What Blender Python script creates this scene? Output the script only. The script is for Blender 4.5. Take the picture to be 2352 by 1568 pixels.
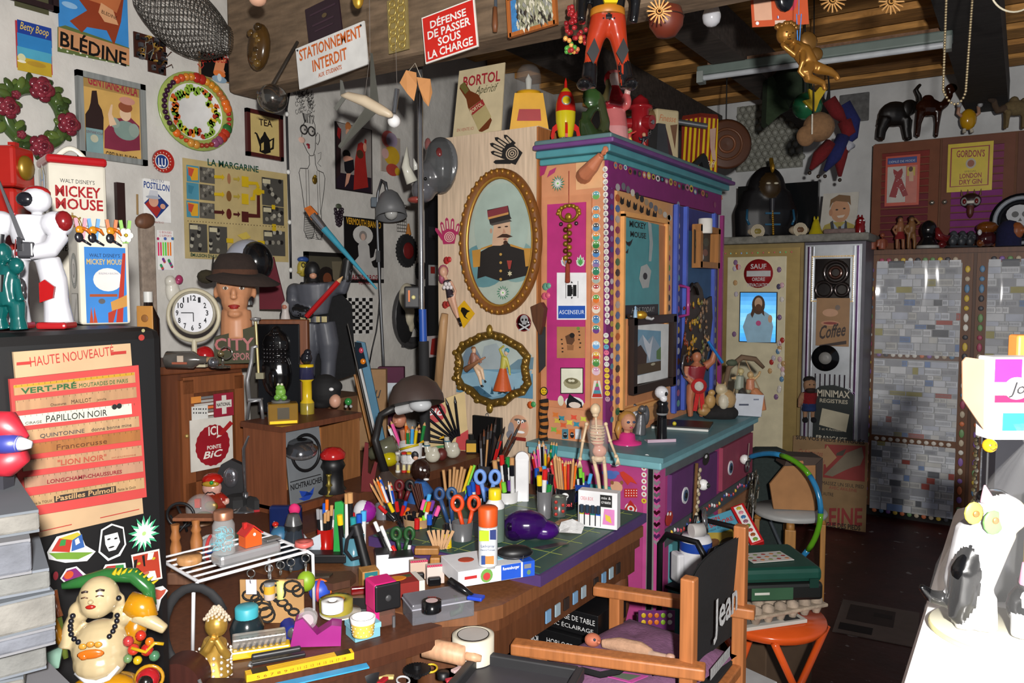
G_,A_,M_,W_,E_,C_,K_,P_='gloss','satin','matte','wood','metal','chrome','cloth','print'
import bpy,bmesh,math,random
ma=math
from mathutils import Vector as V,Matrix as Mx
from mathutils.bvhtree import BVHTree
random.seed(7)
R=ma.radians
sc=bpy.context.scene
for o in list(bpy.data.objects):bpy.data.objects.remove(o)
F,EYE,HEAD,PIT=1801.0,1.55,R(33.1),R(3.78)
cd=bpy.data.cameras.new('camera');cam=bpy.data.objects.new('camera',cd);sc.collection.objects.link(cam)
cd.sensor_width=36;cd.lens=36*F/2352;cd.clip_start=.02;cd.clip_end=60
cam.location=(0,0,EYE);cam.rotation_euler=(R(90)-PIT,0,HEAD-R(90));sc.camera=cam
w=bpy.data.worlds.new('world');sc.world=w;w.use_nodes=True
w.node_tree.nodes['Background'].inputs[0].default_value=(.80,.88,1,1);w.node_tree.nodes['Background'].inputs[1].default_value=.24
def lamp(name,kind,loc,power,color=(1,1,1),size=.02,rot=(0,0,0)):
 l=bpy.data.lights.new(name,kind);l.energy=power;l.color=color
 if kind=='AREA':l.size=size
 else:l.shadow_soft_size=size
 o=bpy.data.objects.new(name,l);o.location=loc;o.rotation_euler=rot;sc.collection.objects.link(o);return o
lamp('camera_flash','POINT',(-.13,-.20,EYE+.13),480,(1,.97,.93),.03)
vs=sc.view_settings;vs.view_transform='Standard';vs.look='None';vs.exposure=0;vs.gamma=1;vs.use_curve_mapping=False
fw=V((ma.cos(HEAD)*ma.cos(PIT),ma.sin(HEAD)*ma.cos(PIT),-ma.sin(PIT)))
rt=V((ma.sin(HEAD),-ma.cos(HEAD),0));up=rt.cross(fw)
eye=V((0,0,EYE));CY=HEAD-R(90)
def ray(px,py):return fw+rt*((px-1176)/F)+up*((784-py)/F)
def P(px,py,d):return eye+ray(px,py)*d
def onz(px,py,z):
 q=ray(px,py);return eye+q*((z-EYE)/q.z)
def onp(px,py,p,n):
 q=ray(px,py);return eye+q*((p-eye).dot(n)/q.dot(n))
def dep(p):return(V(p)-eye).dot(fw)
def lin(h):
 h=h.lstrip('#');h=''.join(c*2 for c in h)if len(h)==3 else h
 f=lambda c:c/12.92 if c<=.04045 else((c+.055)/1.055)**2.4
 return tuple(f(int(h[i:i+2],16)/255)for i in(0,2,4))+(1,)
MATS={}
SPEC=dict(matte=(.8,0,0),satin=(.45,0,0),gloss=(.18,0,0),metal=(.38,.65,0),chrome=(.14,.85,0),gold=(.36,.55,0),cloth=(.95,0,0),wood=(.5,0,0),rough=(.9,0,0),glass=(.05,0,1),clear=(.25,0,.8),plaster=(.95,0,0),holo=(.22,.6,0),plank=(.8,0,0),floor=(.5,0,0),glow=(.4,0,0),film=(.06,0,0),wrap=(.2,0,0))
def mat(k):
 if k in MATS:return MATS[k]
 m=bpy.data.materials.new(k+'_surface');m.use_nodes=True;MATS[k]=m
 nt=m.node_tree;N=nt.nodes;L=nt.links;b=N['Principled BSDF'];ro,me,tr=SPEC[k]
 at=N.new('ShaderNodeAttribute');at.attribute_name='Col';tc=N.new('ShaderNodeTexCoord')
 nz=N.new('ShaderNodeTexNoise');mp=N.new('ShaderNodeMapping');L.new(tc.outputs['Object'],mp.inputs[0]);L.new(mp.outputs[0],nz.inputs[0])
 rp=N.new('ShaderNodeMapRange');L.new(nz.outputs[0],rp.inputs[0]);mx=N.new('ShaderNodeMix');mx.data_type='RGBA';mx.blend_type='MULTIPLY';mx.inputs[0].default_value=1
 L.new(at.outputs['Color'],mx.inputs[6]);L.new(rp.outputs[0],mx.inputs[7]);L.new(mx.outputs[2],b.inputs['Base Color'])
 sca,lo=dict(wood=(9,.72),plank=(7,.5),plaster=(5,.84),floor=(7,.55),rough=(30,.6),cloth=(60,.8)).get(k,(14,.88))
 nz.inputs['Scale'].default_value=sca;nz.inputs['Detail'].default_value=6
 rp.inputs[1].default_value=.3;rp.inputs[2].default_value=.7;rp.inputs[3].default_value=lo;rp.inputs[4].default_value=1.06
 if k==W_:mp.inputs['Scale'].default_value=(9,9,.6)
 if k=='plank':mp.inputs['Scale'].default_value=(6,1,6)
 b.inputs['Roughness'].default_value=ro;b.inputs['Metallic'].default_value=me;b.inputs['IOR'].default_value=1.45
 if tr:
  b.inputs['Transmission Weight'].default_value=tr
  rp.inputs[3].default_value=1;rp.inputs[4].default_value=1
 if k in('plaster','plank','floor','rough',K_):
  n2=N.new('ShaderNodeTexNoise');n2.inputs['Scale'].default_value=dict(plaster=9,plank=40,floor=25).get(k,120);n2.inputs['Detail'].default_value=8
  L.new(tc.outputs['Object'],n2.inputs[0]);bp=N.new('ShaderNodeBump');bp.inputs['Strength'].default_value=.5;bp.inputs['Distance'].default_value=.02 if k=='plaster' else.004
  L.new(n2.outputs[0],bp.inputs['Height']);L.new(bp.outputs[0],b.inputs['Normal'])
  if k=='floor':
   n3=N.new('ShaderNodeTexNoise');n3.inputs['Scale'].default_value=16;n3.inputs['Detail'].default_value=10;L.new(tc.outputs['Object'],n3.inputs[0])
   r3=N.new('ShaderNodeMapRange');r3.inputs[1].default_value=.66;r3.inputs[2].default_value=.70;L.new(n3.outputs[0],r3.inputs[0])
   m3=N.new('ShaderNodeMix');m3.data_type='RGBA';L.new(r3.outputs[0],m3.inputs[0]);L.new(mx.outputs[2],m3.inputs[6]);m3.inputs[7].default_value=(.3,.27,.26,1);L.new(m3.outputs[2],b.inputs['Base Color'])
 if k=='wrap':b.inputs['Alpha'].default_value=.02
 if k=='film':
  b.inputs['Alpha'].default_value=.12;b.inputs['Specular IOR Level'].default_value=1
 if k=='glow':
  L.new(mx.outputs[2],b.inputs['Emission Color']);b.inputs['Emission Strength'].default_value=1.0
 return m
class B:
 def __init__(s,m=None):
  s.v=[];s.f=[];s.c=[];s.s=[];s.m=m or Mx();s.t=None
 def add(s,vs,fs,col,sm=False):
  n=len(s.v);s.v+=[s.m@V(p)for p in vs]
  for i,f in enumerate(fs):
   s.f.append([n+j for j in f]);s.c.append(col if isinstance(col,str)else col[i%len(col)]);s.s.append(sm)
  return s
 def box(s,c,d,col,bev=0,rz=0,rx=0,ry=0,tap=1):
  x,y,z=(k/2 for k in d);m=Mx.Translation(c)@Mx.Rotation(R(rz),4,'Z')@Mx.Rotation(R(ry),4,'Y')@Mx.Rotation(R(rx),4,'X')
  if bev:
   bm=bmesh.new();bmesh.ops.create_cube(bm,size=1)
   for q in bm.verts:
    t=tap if q.co.z>0 else 1
    q.co=V((q.co.x*d[0]*t,q.co.y*d[1]*t,q.co.z*d[2]))
   bmesh.ops.bevel(bm,geom=bm.edges[:],offset=bev,segments=2,affect='EDGES',profile=.5);bm.verts.index_update()
   s.add([m@q.co for q in bm.verts],[[q.index for q in f.verts]for f in bm.faces],col);bm.free();return s
  t=tap
  vs=[(-x,-y,-z),(x,-y,-z),(x,y,-z),(-x,y,-z),(-x*t,-y*t,z),(x*t,-y*t,z),(x*t,y*t,z),(-x*t,y*t,z)]
  return s.add([m@V(q)for q in vs],[(0,3,2,1),(4,5,6,7),(0,1,5,4),(1,2,6,5),(2,3,7,6),(3,0,4,7)],col)
 def la(s,pr,col,c=(0,0,0),n=16,d=(0,0,1),sm=True,sx=1):
  q=V((0,0,1)).rotation_difference(V(d)).to_matrix().to_4x4();m=Mx.Translation(c)@q
  vs=[];fs=[];cs=[];cur=col
  for i,e in enumerate(pr):
   for j in range(n):
    a=2*ma.pi*j/n;vs.append(m@V((e[0]*ma.cos(a)*sx,e[0]*ma.sin(a),e[1])))
   if len(e)>2:cur=e[2]
   if i<len(pr)-1:
    for j in range(n):
     k=(j+1)%n;fs.append((i*n+j,i*n+k,i*n+n+k,i*n+n+j));cs.append(cur)
  s.add(vs,fs,cs,sm)
  for i,fl in((0,1),(len(pr)-1,0)):
   if pr[i][0]>1e-6:
    f=[i*n+j for j in range(n)];cc=pr[i][2]if len(pr[i])>2 else(cur if i else col);s.add([vs[k]for k in f],[list(range(n))[::-1]if fl else list(range(n))],cc)
  return s
 def cyl(s,a,b,r,col,r2=None,n=10,sm=True):
  a=V(a);b=V(b);r2=r if r2 is None else r2
  return s.la([(r,0),(r2,(b-a).length)],col,a,n,(b-a).normalized(),sm)
 def ba(s,c,r,col,n=10,rot=None):
  r=(r,r,r)if not isinstance(r,tuple)else r;vs=[];fs=[];q=rot or Mx();h=n//2+1
  for i in range(h+1):
   t=ma.pi*i/h
   for j in range(n):
    a=2*ma.pi*j/n;vs.append(V(c)+q@V((r[0]*ma.sin(t)*ma.cos(a),r[1]*ma.sin(t)*ma.sin(a),-r[2]*ma.cos(t))))
  for i in range(h):
   for j in range(n):
    k=(j+1)%n;fs.append((i*n+j,i*n+k,i*n+n+k,i*n+n+j))
  return s.add(vs,fs,col,True)
 def tu(s,pts,r,col,n=8,closed=False,flat=1):
  pts=[V(p)for p in pts];k=len(pts);rr=r if isinstance(r,(list,tuple))else[r]*k;vs=[];fs=[];pn=None
  for i,p in enumerate(pts):
   a=pts[(i-1)%k]if closed or i else p;b=pts[(i+1)%k]if closed or i<k-1 else p;t=(b-a).normalized()
   if pn is None:pn=t.cross(V((0,1,0)))if abs(t.y)<.9 else t.cross(V((1,0,0)))
   pn=(pn-t*pn.dot(t)).normalized();bn=t.cross(pn)
   for j in range(n):
    g=2*ma.pi*j/n;vs.append(p+pn*(rr[i]*ma.cos(g))+bn*(rr[i]*ma.sin(g)*flat))
  for i in range(k if closed else k-1):
   for j in range(n):
    l=(j+1)%n;i2=(i+1)%k;fs.append((i*n+j,i2*n+j,i2*n+l,i*n+l))
  if not closed:fs+=[tuple(range(n)),tuple(range((k-1)*n,k*n))[::-1]]
  return s.add(vs,fs,col,True)
 def pm(s,pts,y0,y1,col,pl='xz'):
  f=(lambda p,y:V((p[0],y,p[1])))if pl=='xz' else(lambda p,y:V((p[0],p[1],y)))
  n=len(pts);vs=[f(p,y0)for p in pts]+[f(p,y1)for p in pts]
  return s.add(vs,[tuple(range(n)),tuple(range(n,2*n))[::-1]]+[(i,i+n,(i+1)%n+n,(i+1)%n)for i in range(n)],col)
 def rg(s,c,r,t,col,n=24,ax='y',sx=1,k=8):
  pts=[]
  for i in range(n):
   a=2*ma.pi*i/n;x,z=r*ma.cos(a)*sx,r*ma.sin(a)
   pts.append(V(c)+V(dict(y=(x,0,z),z=(x,z,0),x=(0,x,z))[ax]))
  return s.tu(pts,t,col,k,True)
 def q(s,px,py,off):return s.t.loc_of(px,py,off)
 def poly(s,pts,col,off=.001):
  vs=[s.q(x,y,off)for x,y in pts];return s.add(vs,[tuple(range(len(vs)))],col)
 def quad(s,x0,y0,x1,y1,col,off=.001):
  a=s.q(x0,y0,off);b=s.q(x1,y1,off)
  return s.add([(a.x,a.y,b.z),(b.x,a.y,b.z),(b.x,a.y,a.z),(a.x,a.y,a.z)],[(0,1,2,3)],col)
 def rect(s,x0,y0,x1,y1,col,off=.001):
  a=s.q(x0,y0,off);c=s.q(x0,y1,off);b=s.q(x1,y0+(y1-y0)/2,off).x
  return s.add([(a.x,a.y,c.z),(b,a.y,c.z),(b,a.y,a.z),(a.x,a.y,a.z)],[(0,1,2,3)],col)
 def ell(s,px,py,rx,rz,col,off=.001,n=20,a0=0,star=0):
  c=s.q(px,py,off);k=abs(s.q(px+10,py,off).x-s.q(px-10,py,off).x)/20;kz=abs(s.q(px,py+10,off).z-s.q(px,py-10,off).z)/20
  vs=[]
  for i in range(n):
   a=a0+2*ma.pi*i/n;g=(1 if i%2 else star)if star else 1
   vs.append(c+V((k*rx*ma.cos(a)*g,0,kz*rz*ma.sin(a)*g)))
  return s.add(vs,[tuple(range(n))],col)
 def text(s,t,x0,y,x1,h,col,off=.0015,sh=0,bold=0,y1=None,up=0):
  """letters from pixel (x0,y) on the baseline to x1; h = height in pixels"""
  a=s.q(x0,y,off);b=s.q(x1,y if y1 is None else y1,off);kz=abs(s.q(x0,y+5,off).z-s.q(x0,y-5,off).z)/10
  if y1 is None:b.z=a.z
  vs,fs,wd,hh=glyphs(t,sh,bold);dx=(b-a);L=dx.length;dx.normalize();dz=V((0,0,1))if up==0 else V((-dx.z,0,dx.x))
  return s.add([a+dx*(p[0]/wd*L)+dz*(p[1]/hh*h*kz)for p in vs],fs,col)
 def wo(s,t,c,w,h,col,sh=0,bold=0,m=None):
  """letters in the local x-z plane, facing -y, lower left corner at c"""
  vs,fs,wd,hh=glyphs(t,sh,bold);m=m or Mx()
  return s.add([m@(V(c)+V((p[0]/wd*w,0,p[1]/hh*h)))for p in vs],fs,col)
 def fuse(s,vox,it=4):
  """one continuous skin over everything added so far; colours follow the shape below"""
  me=bpy.data.meshes.new('tmp');me.from_pydata(s.v,[],s.f);o=bpy.data.objects.new('tmp',me);sc.collection.objects.link(o)
  bt=BVHTree.FromPolygons(s.v,s.f)
  k=sum(s.m.to_scale())/3;md=o.modifiers.new('r','REMESH');md.mode='VOXEL';md.voxel_size=vox*k;md.use_smooth_shade=True
  sm=o.modifiers.new('s','SMOOTH');sm.iterations=it;sm.factor=.5
  dg=bpy.context.evaluated_depsgraph_get();m2=bpy.data.meshes.new_from_object(o.evaluated_get(dg))
  old=s.c;s.v=[v.co.copy()for v in m2.vertices];s.f=[list(p.vertices)for p in m2.polygons];s.s=[True]*len(s.f)
  s.c=[]
  for p in m2.polygons:
   h=bt.find_nearest(p.center);s.c.append(old[h[2]]if h[2]is not None else old[0])
  bpy.data.objects.remove(o);bpy.data.meshes.remove(me);bpy.data.meshes.remove(m2);return s
 def mesh(s,name,k):
  me=bpy.data.meshes.new(name);me.from_pydata(s.v,[],s.f);me.update()
  ca=me.color_attributes.new('Col','FLOAT_COLOR','CORNER');buf=[]
  for f,c in zip(s.f,s.c):buf+=list(LC(c))*len(f)
  ca.data.foreach_set('color',buf);me.polygons.foreach_set('use_smooth',s.s);me.materials.append(mat(k));return me
_lc={}
def LC(c):
 if c not in _lc:_lc[c]=lin(c)
 return _lc[c]
_gl={}
def glyphs(t,sh=0,bold=0):
 k=(t,sh,bold)
 if k not in _gl:
  cu=bpy.data.curves.new('w','FONT');cu.body=t;cu.shear=sh;cu.offset=min(bold,.022);cu.resolution_u=2;cu.fill_mode='FRONT';cu.size=1
  o=bpy.data.objects.new('w',cu);me=bpy.data.meshes.new_from_object(o)
  vs=[v.co.copy()for v in me.vertices];fs=[tuple(p.vertices)for p in me.polygons]
  if not vs:vs=[V((0,0,0)),V((1,0,0)),V((1,1,0))];fs=[(0,1,2)]
  x0=min(v.x for v in vs);x1=max(v.x for v in vs);y0=0 if '\n' not in t else min(v.y for v in vs);y1=max(v.y for v in vs)
  bpy.data.objects.remove(o);bpy.data.curves.remove(cu);bpy.data.meshes.remove(me)
  _gl[k]=([(v.x-x0,v.y-y0)for v in vs],fs,max(x1-x0,.01),max(y1-y0,.01))
 return _gl[k]
class T:
 """a top-level thing: stands at loc, turned by yaw, built in units of sc metres"""
 def __init__(s,name,label,cat,loc,yaw=CY,k=1.0,group=None,kind=None,tilt=None):
  s.name,s.label,s.cat,s.loc,s.yaw,s.k,s.group,s.kind=name,label,cat,V(loc),yaw,k,group,kind
  s.root=None;s.tilt=tilt;s.n=Mx.Rotation(yaw,3,'Z')@V((0,-1,0));s.inv=Mx.Rotation(-yaw,3,'Z')
 def loc_of(s,px,py,off):return s.inv@(onp(px,py,s.loc+s.n*off,s.n)-s.loc)
 def b(s,m=None):
  x=B(Mx.Scale(s.k,4)@(m or Mx()));x.t=s;return x
 def dress(s,o):
  o.location=s.loc;o.rotation_euler=(s.tilt[0]if s.tilt else 0,s.tilt[1]if s.tilt else 0,s.yaw)
  o['label']=s.label;o['category']=s.cat
  if s.group:o['group']=s.group
  if s.kind:o['kind']=s.kind
  sc.collection.objects.link(o);s.root=o;return o
 def so(s,b,k=M_):
  return s.dress(bpy.data.objects.new(s.name,b.mesh(s.name,k)))
 def pt(s,name,b,k=M_,parent=None,label=None):
  if s.root is None:s.dress(bpy.data.objects.new(s.name,None));s.root.empty_display_size=.02
  o=bpy.data.objects.new(name,b.mesh(name,k));o.parent=parent or s.root;sc.collection.objects.link(o)
  if label:o['label']=label
  return o
def copy(t,label,loc,yaw=None,scale=None,group=None):
 """a copy of a thing and of every part and sub-part"""
 r=t.root.copy();sc.collection.objects.link(r);r.location=loc;r['label']=label
 if yaw is not None:r.rotation_euler.z=yaw
 if scale:r.scale=(scale,)*3
 if group:r['group']=group
 for c in t.root.children:
  d=c.copy();sc.collection.objects.link(d);d.parent=r
  for e in c.children:
   g=e.copy();sc.collection.objects.link(g);g.parent=d
 return r
def ST(name,label,cat,px,py,z=None,d=None,yaw=0,group=None,unit='px',tilt=None):
 """stands with its base centre seen at (px,py) on the level z (or at depth d); units are pixels at that depth"""
 l=onz(px,py,z)if z is not None else P(px,py,d)
 return T(name,label,cat,l,CY+R(yaw),dep(l)/F if unit=='px' else 1,group,None,tilt)
def WL(name,label,cat,pl,px,py,group=None,off=0):
 """lies on a vertical surface pl = (point, yaw) with its centre seen at (px,py)"""
 p,yaw=pl;n=Mx.Rotation(yaw,3,'Z')@V((0,-1,0));l=onp(px,py,V(p)+n*off,n)
 return T(name,label,cat,l,yaw,dep(l)/F,group)
def S(name,b,k,parent=None):
 o=bpy.data.objects.new(name,b.mesh(name,k));sc.collection.objects.link(o)
 if parent:o.parent=parent
 else:o['kind']='structure';o['label']=STR.get(name,name.replace('_',' '));o['category']=name.split('_')[0]
 return o
STR={}
def slab(t,px0,py0,px1,py1,th,col,b=None):
 """a board whose front, seen from corner to corner, stands th in front of the thing's plane"""
 b=b or t.b();a=t.loc_of(px0,py0,th);c=t.loc_of(px1,py1,th)
 m=b.m;b.m=Mx();b.box(((a.x+c.x)/2,-th/2,(a.z+c.z)/2),(abs(c.x-a.x),th,abs(a.z-c.z)),col);b.m=m;return b
def art(t):x=B();x.t=t;return x
XW,YW=6.3,3.0
WALL,FACE=(V((0,YW,0)),0.0),(V((2.9,0,0)),R(-90))
STR.update(floor='dark maroon painted concrete floor with worn pale scuffs',wall_left='white roughcast wall covered with old enamel signs and posters',wall_far='white plaster wall at the far end above the lockers and cabinets',ceiling='dark boards above the orange brown ceiling joists',trim_1='heavy weathered oak beam crossing the room and carrying the signs',trim_2='dark oak purlin running towards the far wall past the light bulb',trim_3='dark oak purlin over the portrait panel',trim_4='black painted purlin at the right above the bead chain',trim_5='orange brown softwood joists across the ceiling')
b=B();b.box((3,1,-.05),(7.4,6,.1),'4a1d18');S('floor',b,'floor')
b=B();b.box((2.9,YW+.06,1.5),(7.2,.12,3.1),'c9c6c0');S('wall_left',b,'plaster')
b=B();b.box((XW+.06,.9,1.5),(.12,5,3.1),'cfd0d0');S('wall_far',b,'plaster')
b=B();b.box((3.2,1.0,3.14),(6.6,4.4,.06),'2b2019');S('ceiling',b,'plank')
b=B()
for i in range(14):b.box((1.75+i*.33,1.0,3.05),(.20,3.98,.10),'cf9650' if i%3 else 'bd8646')
S('trim_5',b,'plank')
for nm,y,wd in(('trim_2',1.36,.17),('trim_3',2.16,.15),('trim_4',.25,.24)):
 b=B();b.box((4.1,y,2.85),(4.4,wd,.19),'4a403a' if nm!='trim_4' else '2a2624');S(nm,b,'plank')
BEAM=(P(1035,110,2.75),R(-90))
bt=T('trim_1','','',BEAM[0],BEAM[1])
b=B(Mx.Translation((BEAM[0].x,BEAM[0].y,0))@Mx.Rotation(BEAM[1],4,'Z'));b.box((.35,.10,2.625),(3.2,.16,.43),'7a6651',.02);S('trim_1',b,'plank')
t=T('wooden_desk','brown oak desk with moulded edge, curved front and cutting mat on top','desk',(1.9,1.4,0),0)
def flat(pts,dz,z0,z1,col,bb):
 bb.pm([(p[0]-t.loc.x,p[1]-t.loc.y)for p in pts],z0,z1,col,'xy');return bb
D1=[(2.40,1.04),(1.60,1.07),(1.53,1.10),(1.47,1.17),(1.43,1.22),(1.41,1.32),(1.41,1.90),(2.70,1.90),(2.68,1.6),(2.60,1.3)]
def grow(pts,e):return[(x-e if x<1.6 else x,y-e if y<1.25 else y)for x,y in pts]
t.pt('desk_top',flat(D1,0,.725,.76,'74492b',t.b()),W_)
t.pt('edge_moulding',flat(grow(D1,-.012),0,.69,.725,'5d371f',t.b()),W_)
t.pt('apron',flat(grow(D1,-.03),0,.60,.69,'5a351e',t.b()),W_)
for x,y in((2.33,1.10),(1.50,1.22),(2.6,1.8),(1.47,1.84)):
 t.pt('leg',t.b().la([(.035,0),(.028,.1),(.035,.3),(.022,.42),(.04,.5),(.035,.6)],'5a351e',(x-1.9,y-1.4,0)),W_)
for i in range(9):
 x=1.82+i*.052+(.03 if i>4 else 0);t.pt('sticker',t.b().box((x-1.9,1.055-1.4+.012,.652),(.026,.004,.034),['6d93b5','8fa3ad','2a2422'][i*7%3]),A_)
b=t.b();b.box((.20,-.04,.775),(.70,.62,.03),'4a3566');t.pt('drawing_board',b,A_,label='purple edged board under the cutting mat')
t2=T('side_desk','dark brown wooden side desk with rounded front edge at lower left','desk',(1.1,1.7,0),0)
def wing(e,z0,z1,c):return t2.b().pm([(x-1.1,y-1.7)for x,y in((1.41-e,1.115+e),(.95,1.28+e),(.80,1.36+e),(.80,2.93),(2.18,2.93),(2.18,2.09),(1.96,2.09),(1.96,1.91),(1.40,1.91),(1.405-e,1.3))],z0,z1,c,'xy')
t2.pt('desk_top',wing(0,.735,.765,'54301e'),W_);t2.pt('edge_moulding',wing(.012,.71,.735,'4a2818'),W_)
t2.pt('cabinet',wing(.06,0,.71,'45281a'),W_)
t=T('cutting_mat','dark green cutting mat with purple border on the oak desk','mat',(2.1,1.36,.790),0)
b=t.b();b.box((0,0,.0015),(.68,.60,.003),'2f4f45');
for i in range(6):b.box((-.3+i*.12,-.0,.0034),(.002,.56,.0006),'8f9a4a')
for i in range(5):b.box((0,-.24+i*.12,.0034),(.64,.002,.0006),'8f9a4a')
t.so(b,A_)
t=T('raised_shelf','long brown wooden shelf raised across the back of the desk','shelf',(2.3,2.2,.0),0)
LS=[(-.33,-.28),(.45,-.28),(.45,.55),(-.115,.55),(-.115,-.10),(-.33,-.10)]
t.pt('board',t.b().pm(LS,.805,.84,'5b3521','xy'),W_);t.pt('cabinet',t.b().pm([(x*.99,y*.98)for x,y in LS],0,.805,'4d2c1b','xy'),W_)
t=T('cubby_box','open fronted orange brown wooden box standing behind the desk clutter','box',(1.985,2.215,.766),0)
b=t.b();b.box((0,0,.014),(.37,.21,.028),'6b3b22');b.box((0,0,.306),(.385,.22,.02),'5e3420');b.box((-.179,0,.16),(.012,.21,.29),'74432a');b.box((.179,0,.16),(.012,.21,.29),'8a5a34');t.pt('case',b,W_)
t.pt('back',t.b().box((0,.1,.16),(.35,.01,.28),'a8703f'),W_)
t=T('glass_door_cabinet','mahogany cabinet with one glass door, below the table clock','cabinet',(1.68,2.70,.7655),R(-5))
b=t.b();b.box((0,.0,.25),(.56,.34,.5),'5a2f18');t.pt('body',b,W_)
t.pt('top',t.b().box((0,-.01,.5),(.60,.38,.03),'6a3a20',.006),W_)
d=t.pt('door',t.b().box((.15,-.18,.44),(.24,.02,.06),'7a4524').box((.15,-.18,.05),(.24,.02,.07),'7a4524').box((.045,-.18,.24),(.05,.02,.44),'7a4524').box((.255,-.18,.24),(.04,.02,.44),'7a4524'),W_)
t.pt('knob',t.b().ba((.035,-.197,.26),.008,'c0a060',8),E_,d)
b=t.b()
for i in range(8):b.box((.15,-.172,.30+i*.0125),(.16,.004,.009),['bdbab4','8f8c86','d9d6cf','777470','c9622f','b5b2ad','a09d98','6a6a6c'][i])
t.pt('papers',b,M_,label='stack of papers seen through the glass')
CAB=t
t=T('black_cupboard','tall matt black cupboard at the left with a ruler display card','cupboard',(.545,1.40,0),0)
b=t.b();b.box((0,0,.745),(.42,.47,1.49),'060607',.018);t.so(b,A_);BLK=(V((0,1.165,0)),0.0)
t=T('side_table','small dark table under the laughing statue and books','table',(.42,.78,0),0)
t.pt('top',t.b().box((0,0,.995),(.34,.52,.03),'3a2a20'),W_)
for x in(-.14,.14):
 for y in(-.22,.22):t.pt('leg',t.b().box((x,y,.49),(.03,.03,.98),'3a2a20'),W_)
t=T('white_fridge','white enamel cabinet in the right foreground carrying the wrapped cats','cabinet',(1.24,-.27,0),0)
b=t.b();b.box((0,0,.575),(.86,.73,1.15),'f2f2f2',.02);t.pt('body',b,A_);t.pt('handle',t.b().box((-.44,.2,.9),(.02,.03,.25),'c8c8c8'),E_)
t=T('painted_dresser','pink and turquoise painted buffet covered with stickers, portrait panel behind','cabinet',(2.735,1.12,0),R(-90));DR=t
W2=lambda x,y,z:(-(y-1.12),x-2.735,z)
def wb(b,x0,x1,y0,y1,z0,z1,col,bev=0):
 c=W2((x0+x1)/2,(y0+y1)/2,(z0+z1)/2);return b.box(c,(y1-y0,x1-x0,z1-z0),col,bev)
t.pt('lower_body',wb(t.b(),2.75,3.98,1.14,1.698,.02,.88,'a83a78'),M_)
t.pt('counter',wb(wb(t.b(),2.715,4.02,1.10,1.698,.905,.925,'5f8b93'),2.725,4.01,1.112,1.698,.875,.905,'76aab2',.006),A_)
t.pt('corner_post',wb(t.b(),2.74,2.80,1.125,1.19,.0,.875,'b84a88'),A_)
t.pt('end_panel',wb(t.b(),2.742,2.752,1.29,1.68,.10,.78,'3f8f96'),M_,label='turquoise painted end panel')
for x0,x1,c in((2.86,3.40,'5b2c63'),(3.48,3.95,'8f3a50')):
 d=t.pt('drawer',wb(t.b(),x0,x1,1.122,1.145,.63,.83,c),M_,label='purple drawer' if x0<3 else 'dark red drawer')
 xm=(x0+x1)/2+.02;t.pt('knob',t.b().ba(W2(xm,1.098,.735),.024,'e9e9e6').ba(W2(xm,1.078,.735),.012,'333333',8),G_,d)
 t.pt('eye_sticker',t.b().la([(.034,0,'d8d8dc'),(.034,.004)],'d8d8dc',W2(xm-.15,1.121,.72),20,(1,0,0)).la([(.024,0,'39506e'),(.024,.006)],'39506e',W2(xm-.15,1.121,.72),20,(1,0,0)).la([(.012,0,'111'),(.012,.008)],'111',W2(xm-.15,1.121,.72),12,(1,0,0)),A_,d)
for x0,x1,c in((2.88,3.38,'4b8f96'),(3.48,3.95,'9b6a48')):
 d=t.pt('door',wb(t.b(),x0,x1,1.124,1.142,.08,.55,c),M_,label='turquoise lower door' if x0<3 else 'brown lower door')
 t.pt('panel',wb(t.b(),x0+.09,x1-.09,1.118,1.126,.16,.47,'8d3a80' if x0<3 else '33403f'),M_,d)
wb_=wb(t.b(),2.81,3.98,1.128,1.142,.555,.62,'4d5257');t.pt('drawer_rail',wb_,M_);t.pt('top_rail',wb(t.b(),2.81,3.98,1.128,1.142,.835,.88,'55595c'),M_)
for i in range(34):x=2.84+i*.034;b=t.b();b.ba(W2(x,1.128,.59+.012*ma.sin(i)),(.009,.004,.009),random.choice(['b03a3a','d8b03a','3a7a5a','cfcfd0','3a4a8a','c06a90']),6);t.pt('sticker',b,G_)
t.pt('upper_body',wb(t.b(),2.83,4.20,1.41,1.698,.925,2.06,'c98a63'),M_,label='orange pink painted upper cabinet')
t.pt('purple_stile',wb(t.b(),2.835,2.90,1.398,1.41,.925,2.06,'7a2a6a'),A_)
t.pt('purple_frieze',wb(t.b(),2.835,4.22,1.394,1.412,1.955,2.06,'7c2467'),A_)
b=t.b()
for o,z0,z1,c in((.02,2.06,2.085,'4f9298'),(.05,2.085,2.115,'4a8a92'),(.075,2.115,2.135,'6a3f7a'),(.06,2.135,2.155,'5b7678')):wb(b,2.83-o,4.2+o,1.41-o,1.698,z0,z1,c,.006)
t.pt('cornice',b,A_,label='turquoise and violet painted cornice')
t.pt('end_door',wb(t.b(),2.818,2.83,1.46,1.685,1.06,1.93,'c8865f'),A_)
t.pt('end_panel',wb(t.b(),2.812,2.82,1.482,1.66,1.09,1.90,'b02a72'),M_,label='magenta painted end panel')
d=t.pt('door',wb(t.b(),2.92,3.52,1.395,1.412,.96,1.95,'cc9560'),A_,label='orange door with a teal poster')
t.pt('panel',wb(t.b(),3.02,3.42,1.390,1.397,1.06,1.84,'b87a50'),M_,d)
b=t.b()
for a in((2.955,2.97,1.04,1.86),(3.42,3.44,1.04,1.86)):wb(b,a[0],a[1],1.378,1.395,a[2],a[3],'dd9f5e')
for z in(1.03,1.85):wb(b,2.955,3.44,1.378,1.395,z,z+.02,'dd9f5e')
t.pt('panel_moulding',b,A_,d)
d=t.pt('door',wb(t.b(),3.56,4.18,1.395,1.412,.96,1.95,'343a78'),A_,label='blue door with a palette')
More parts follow.
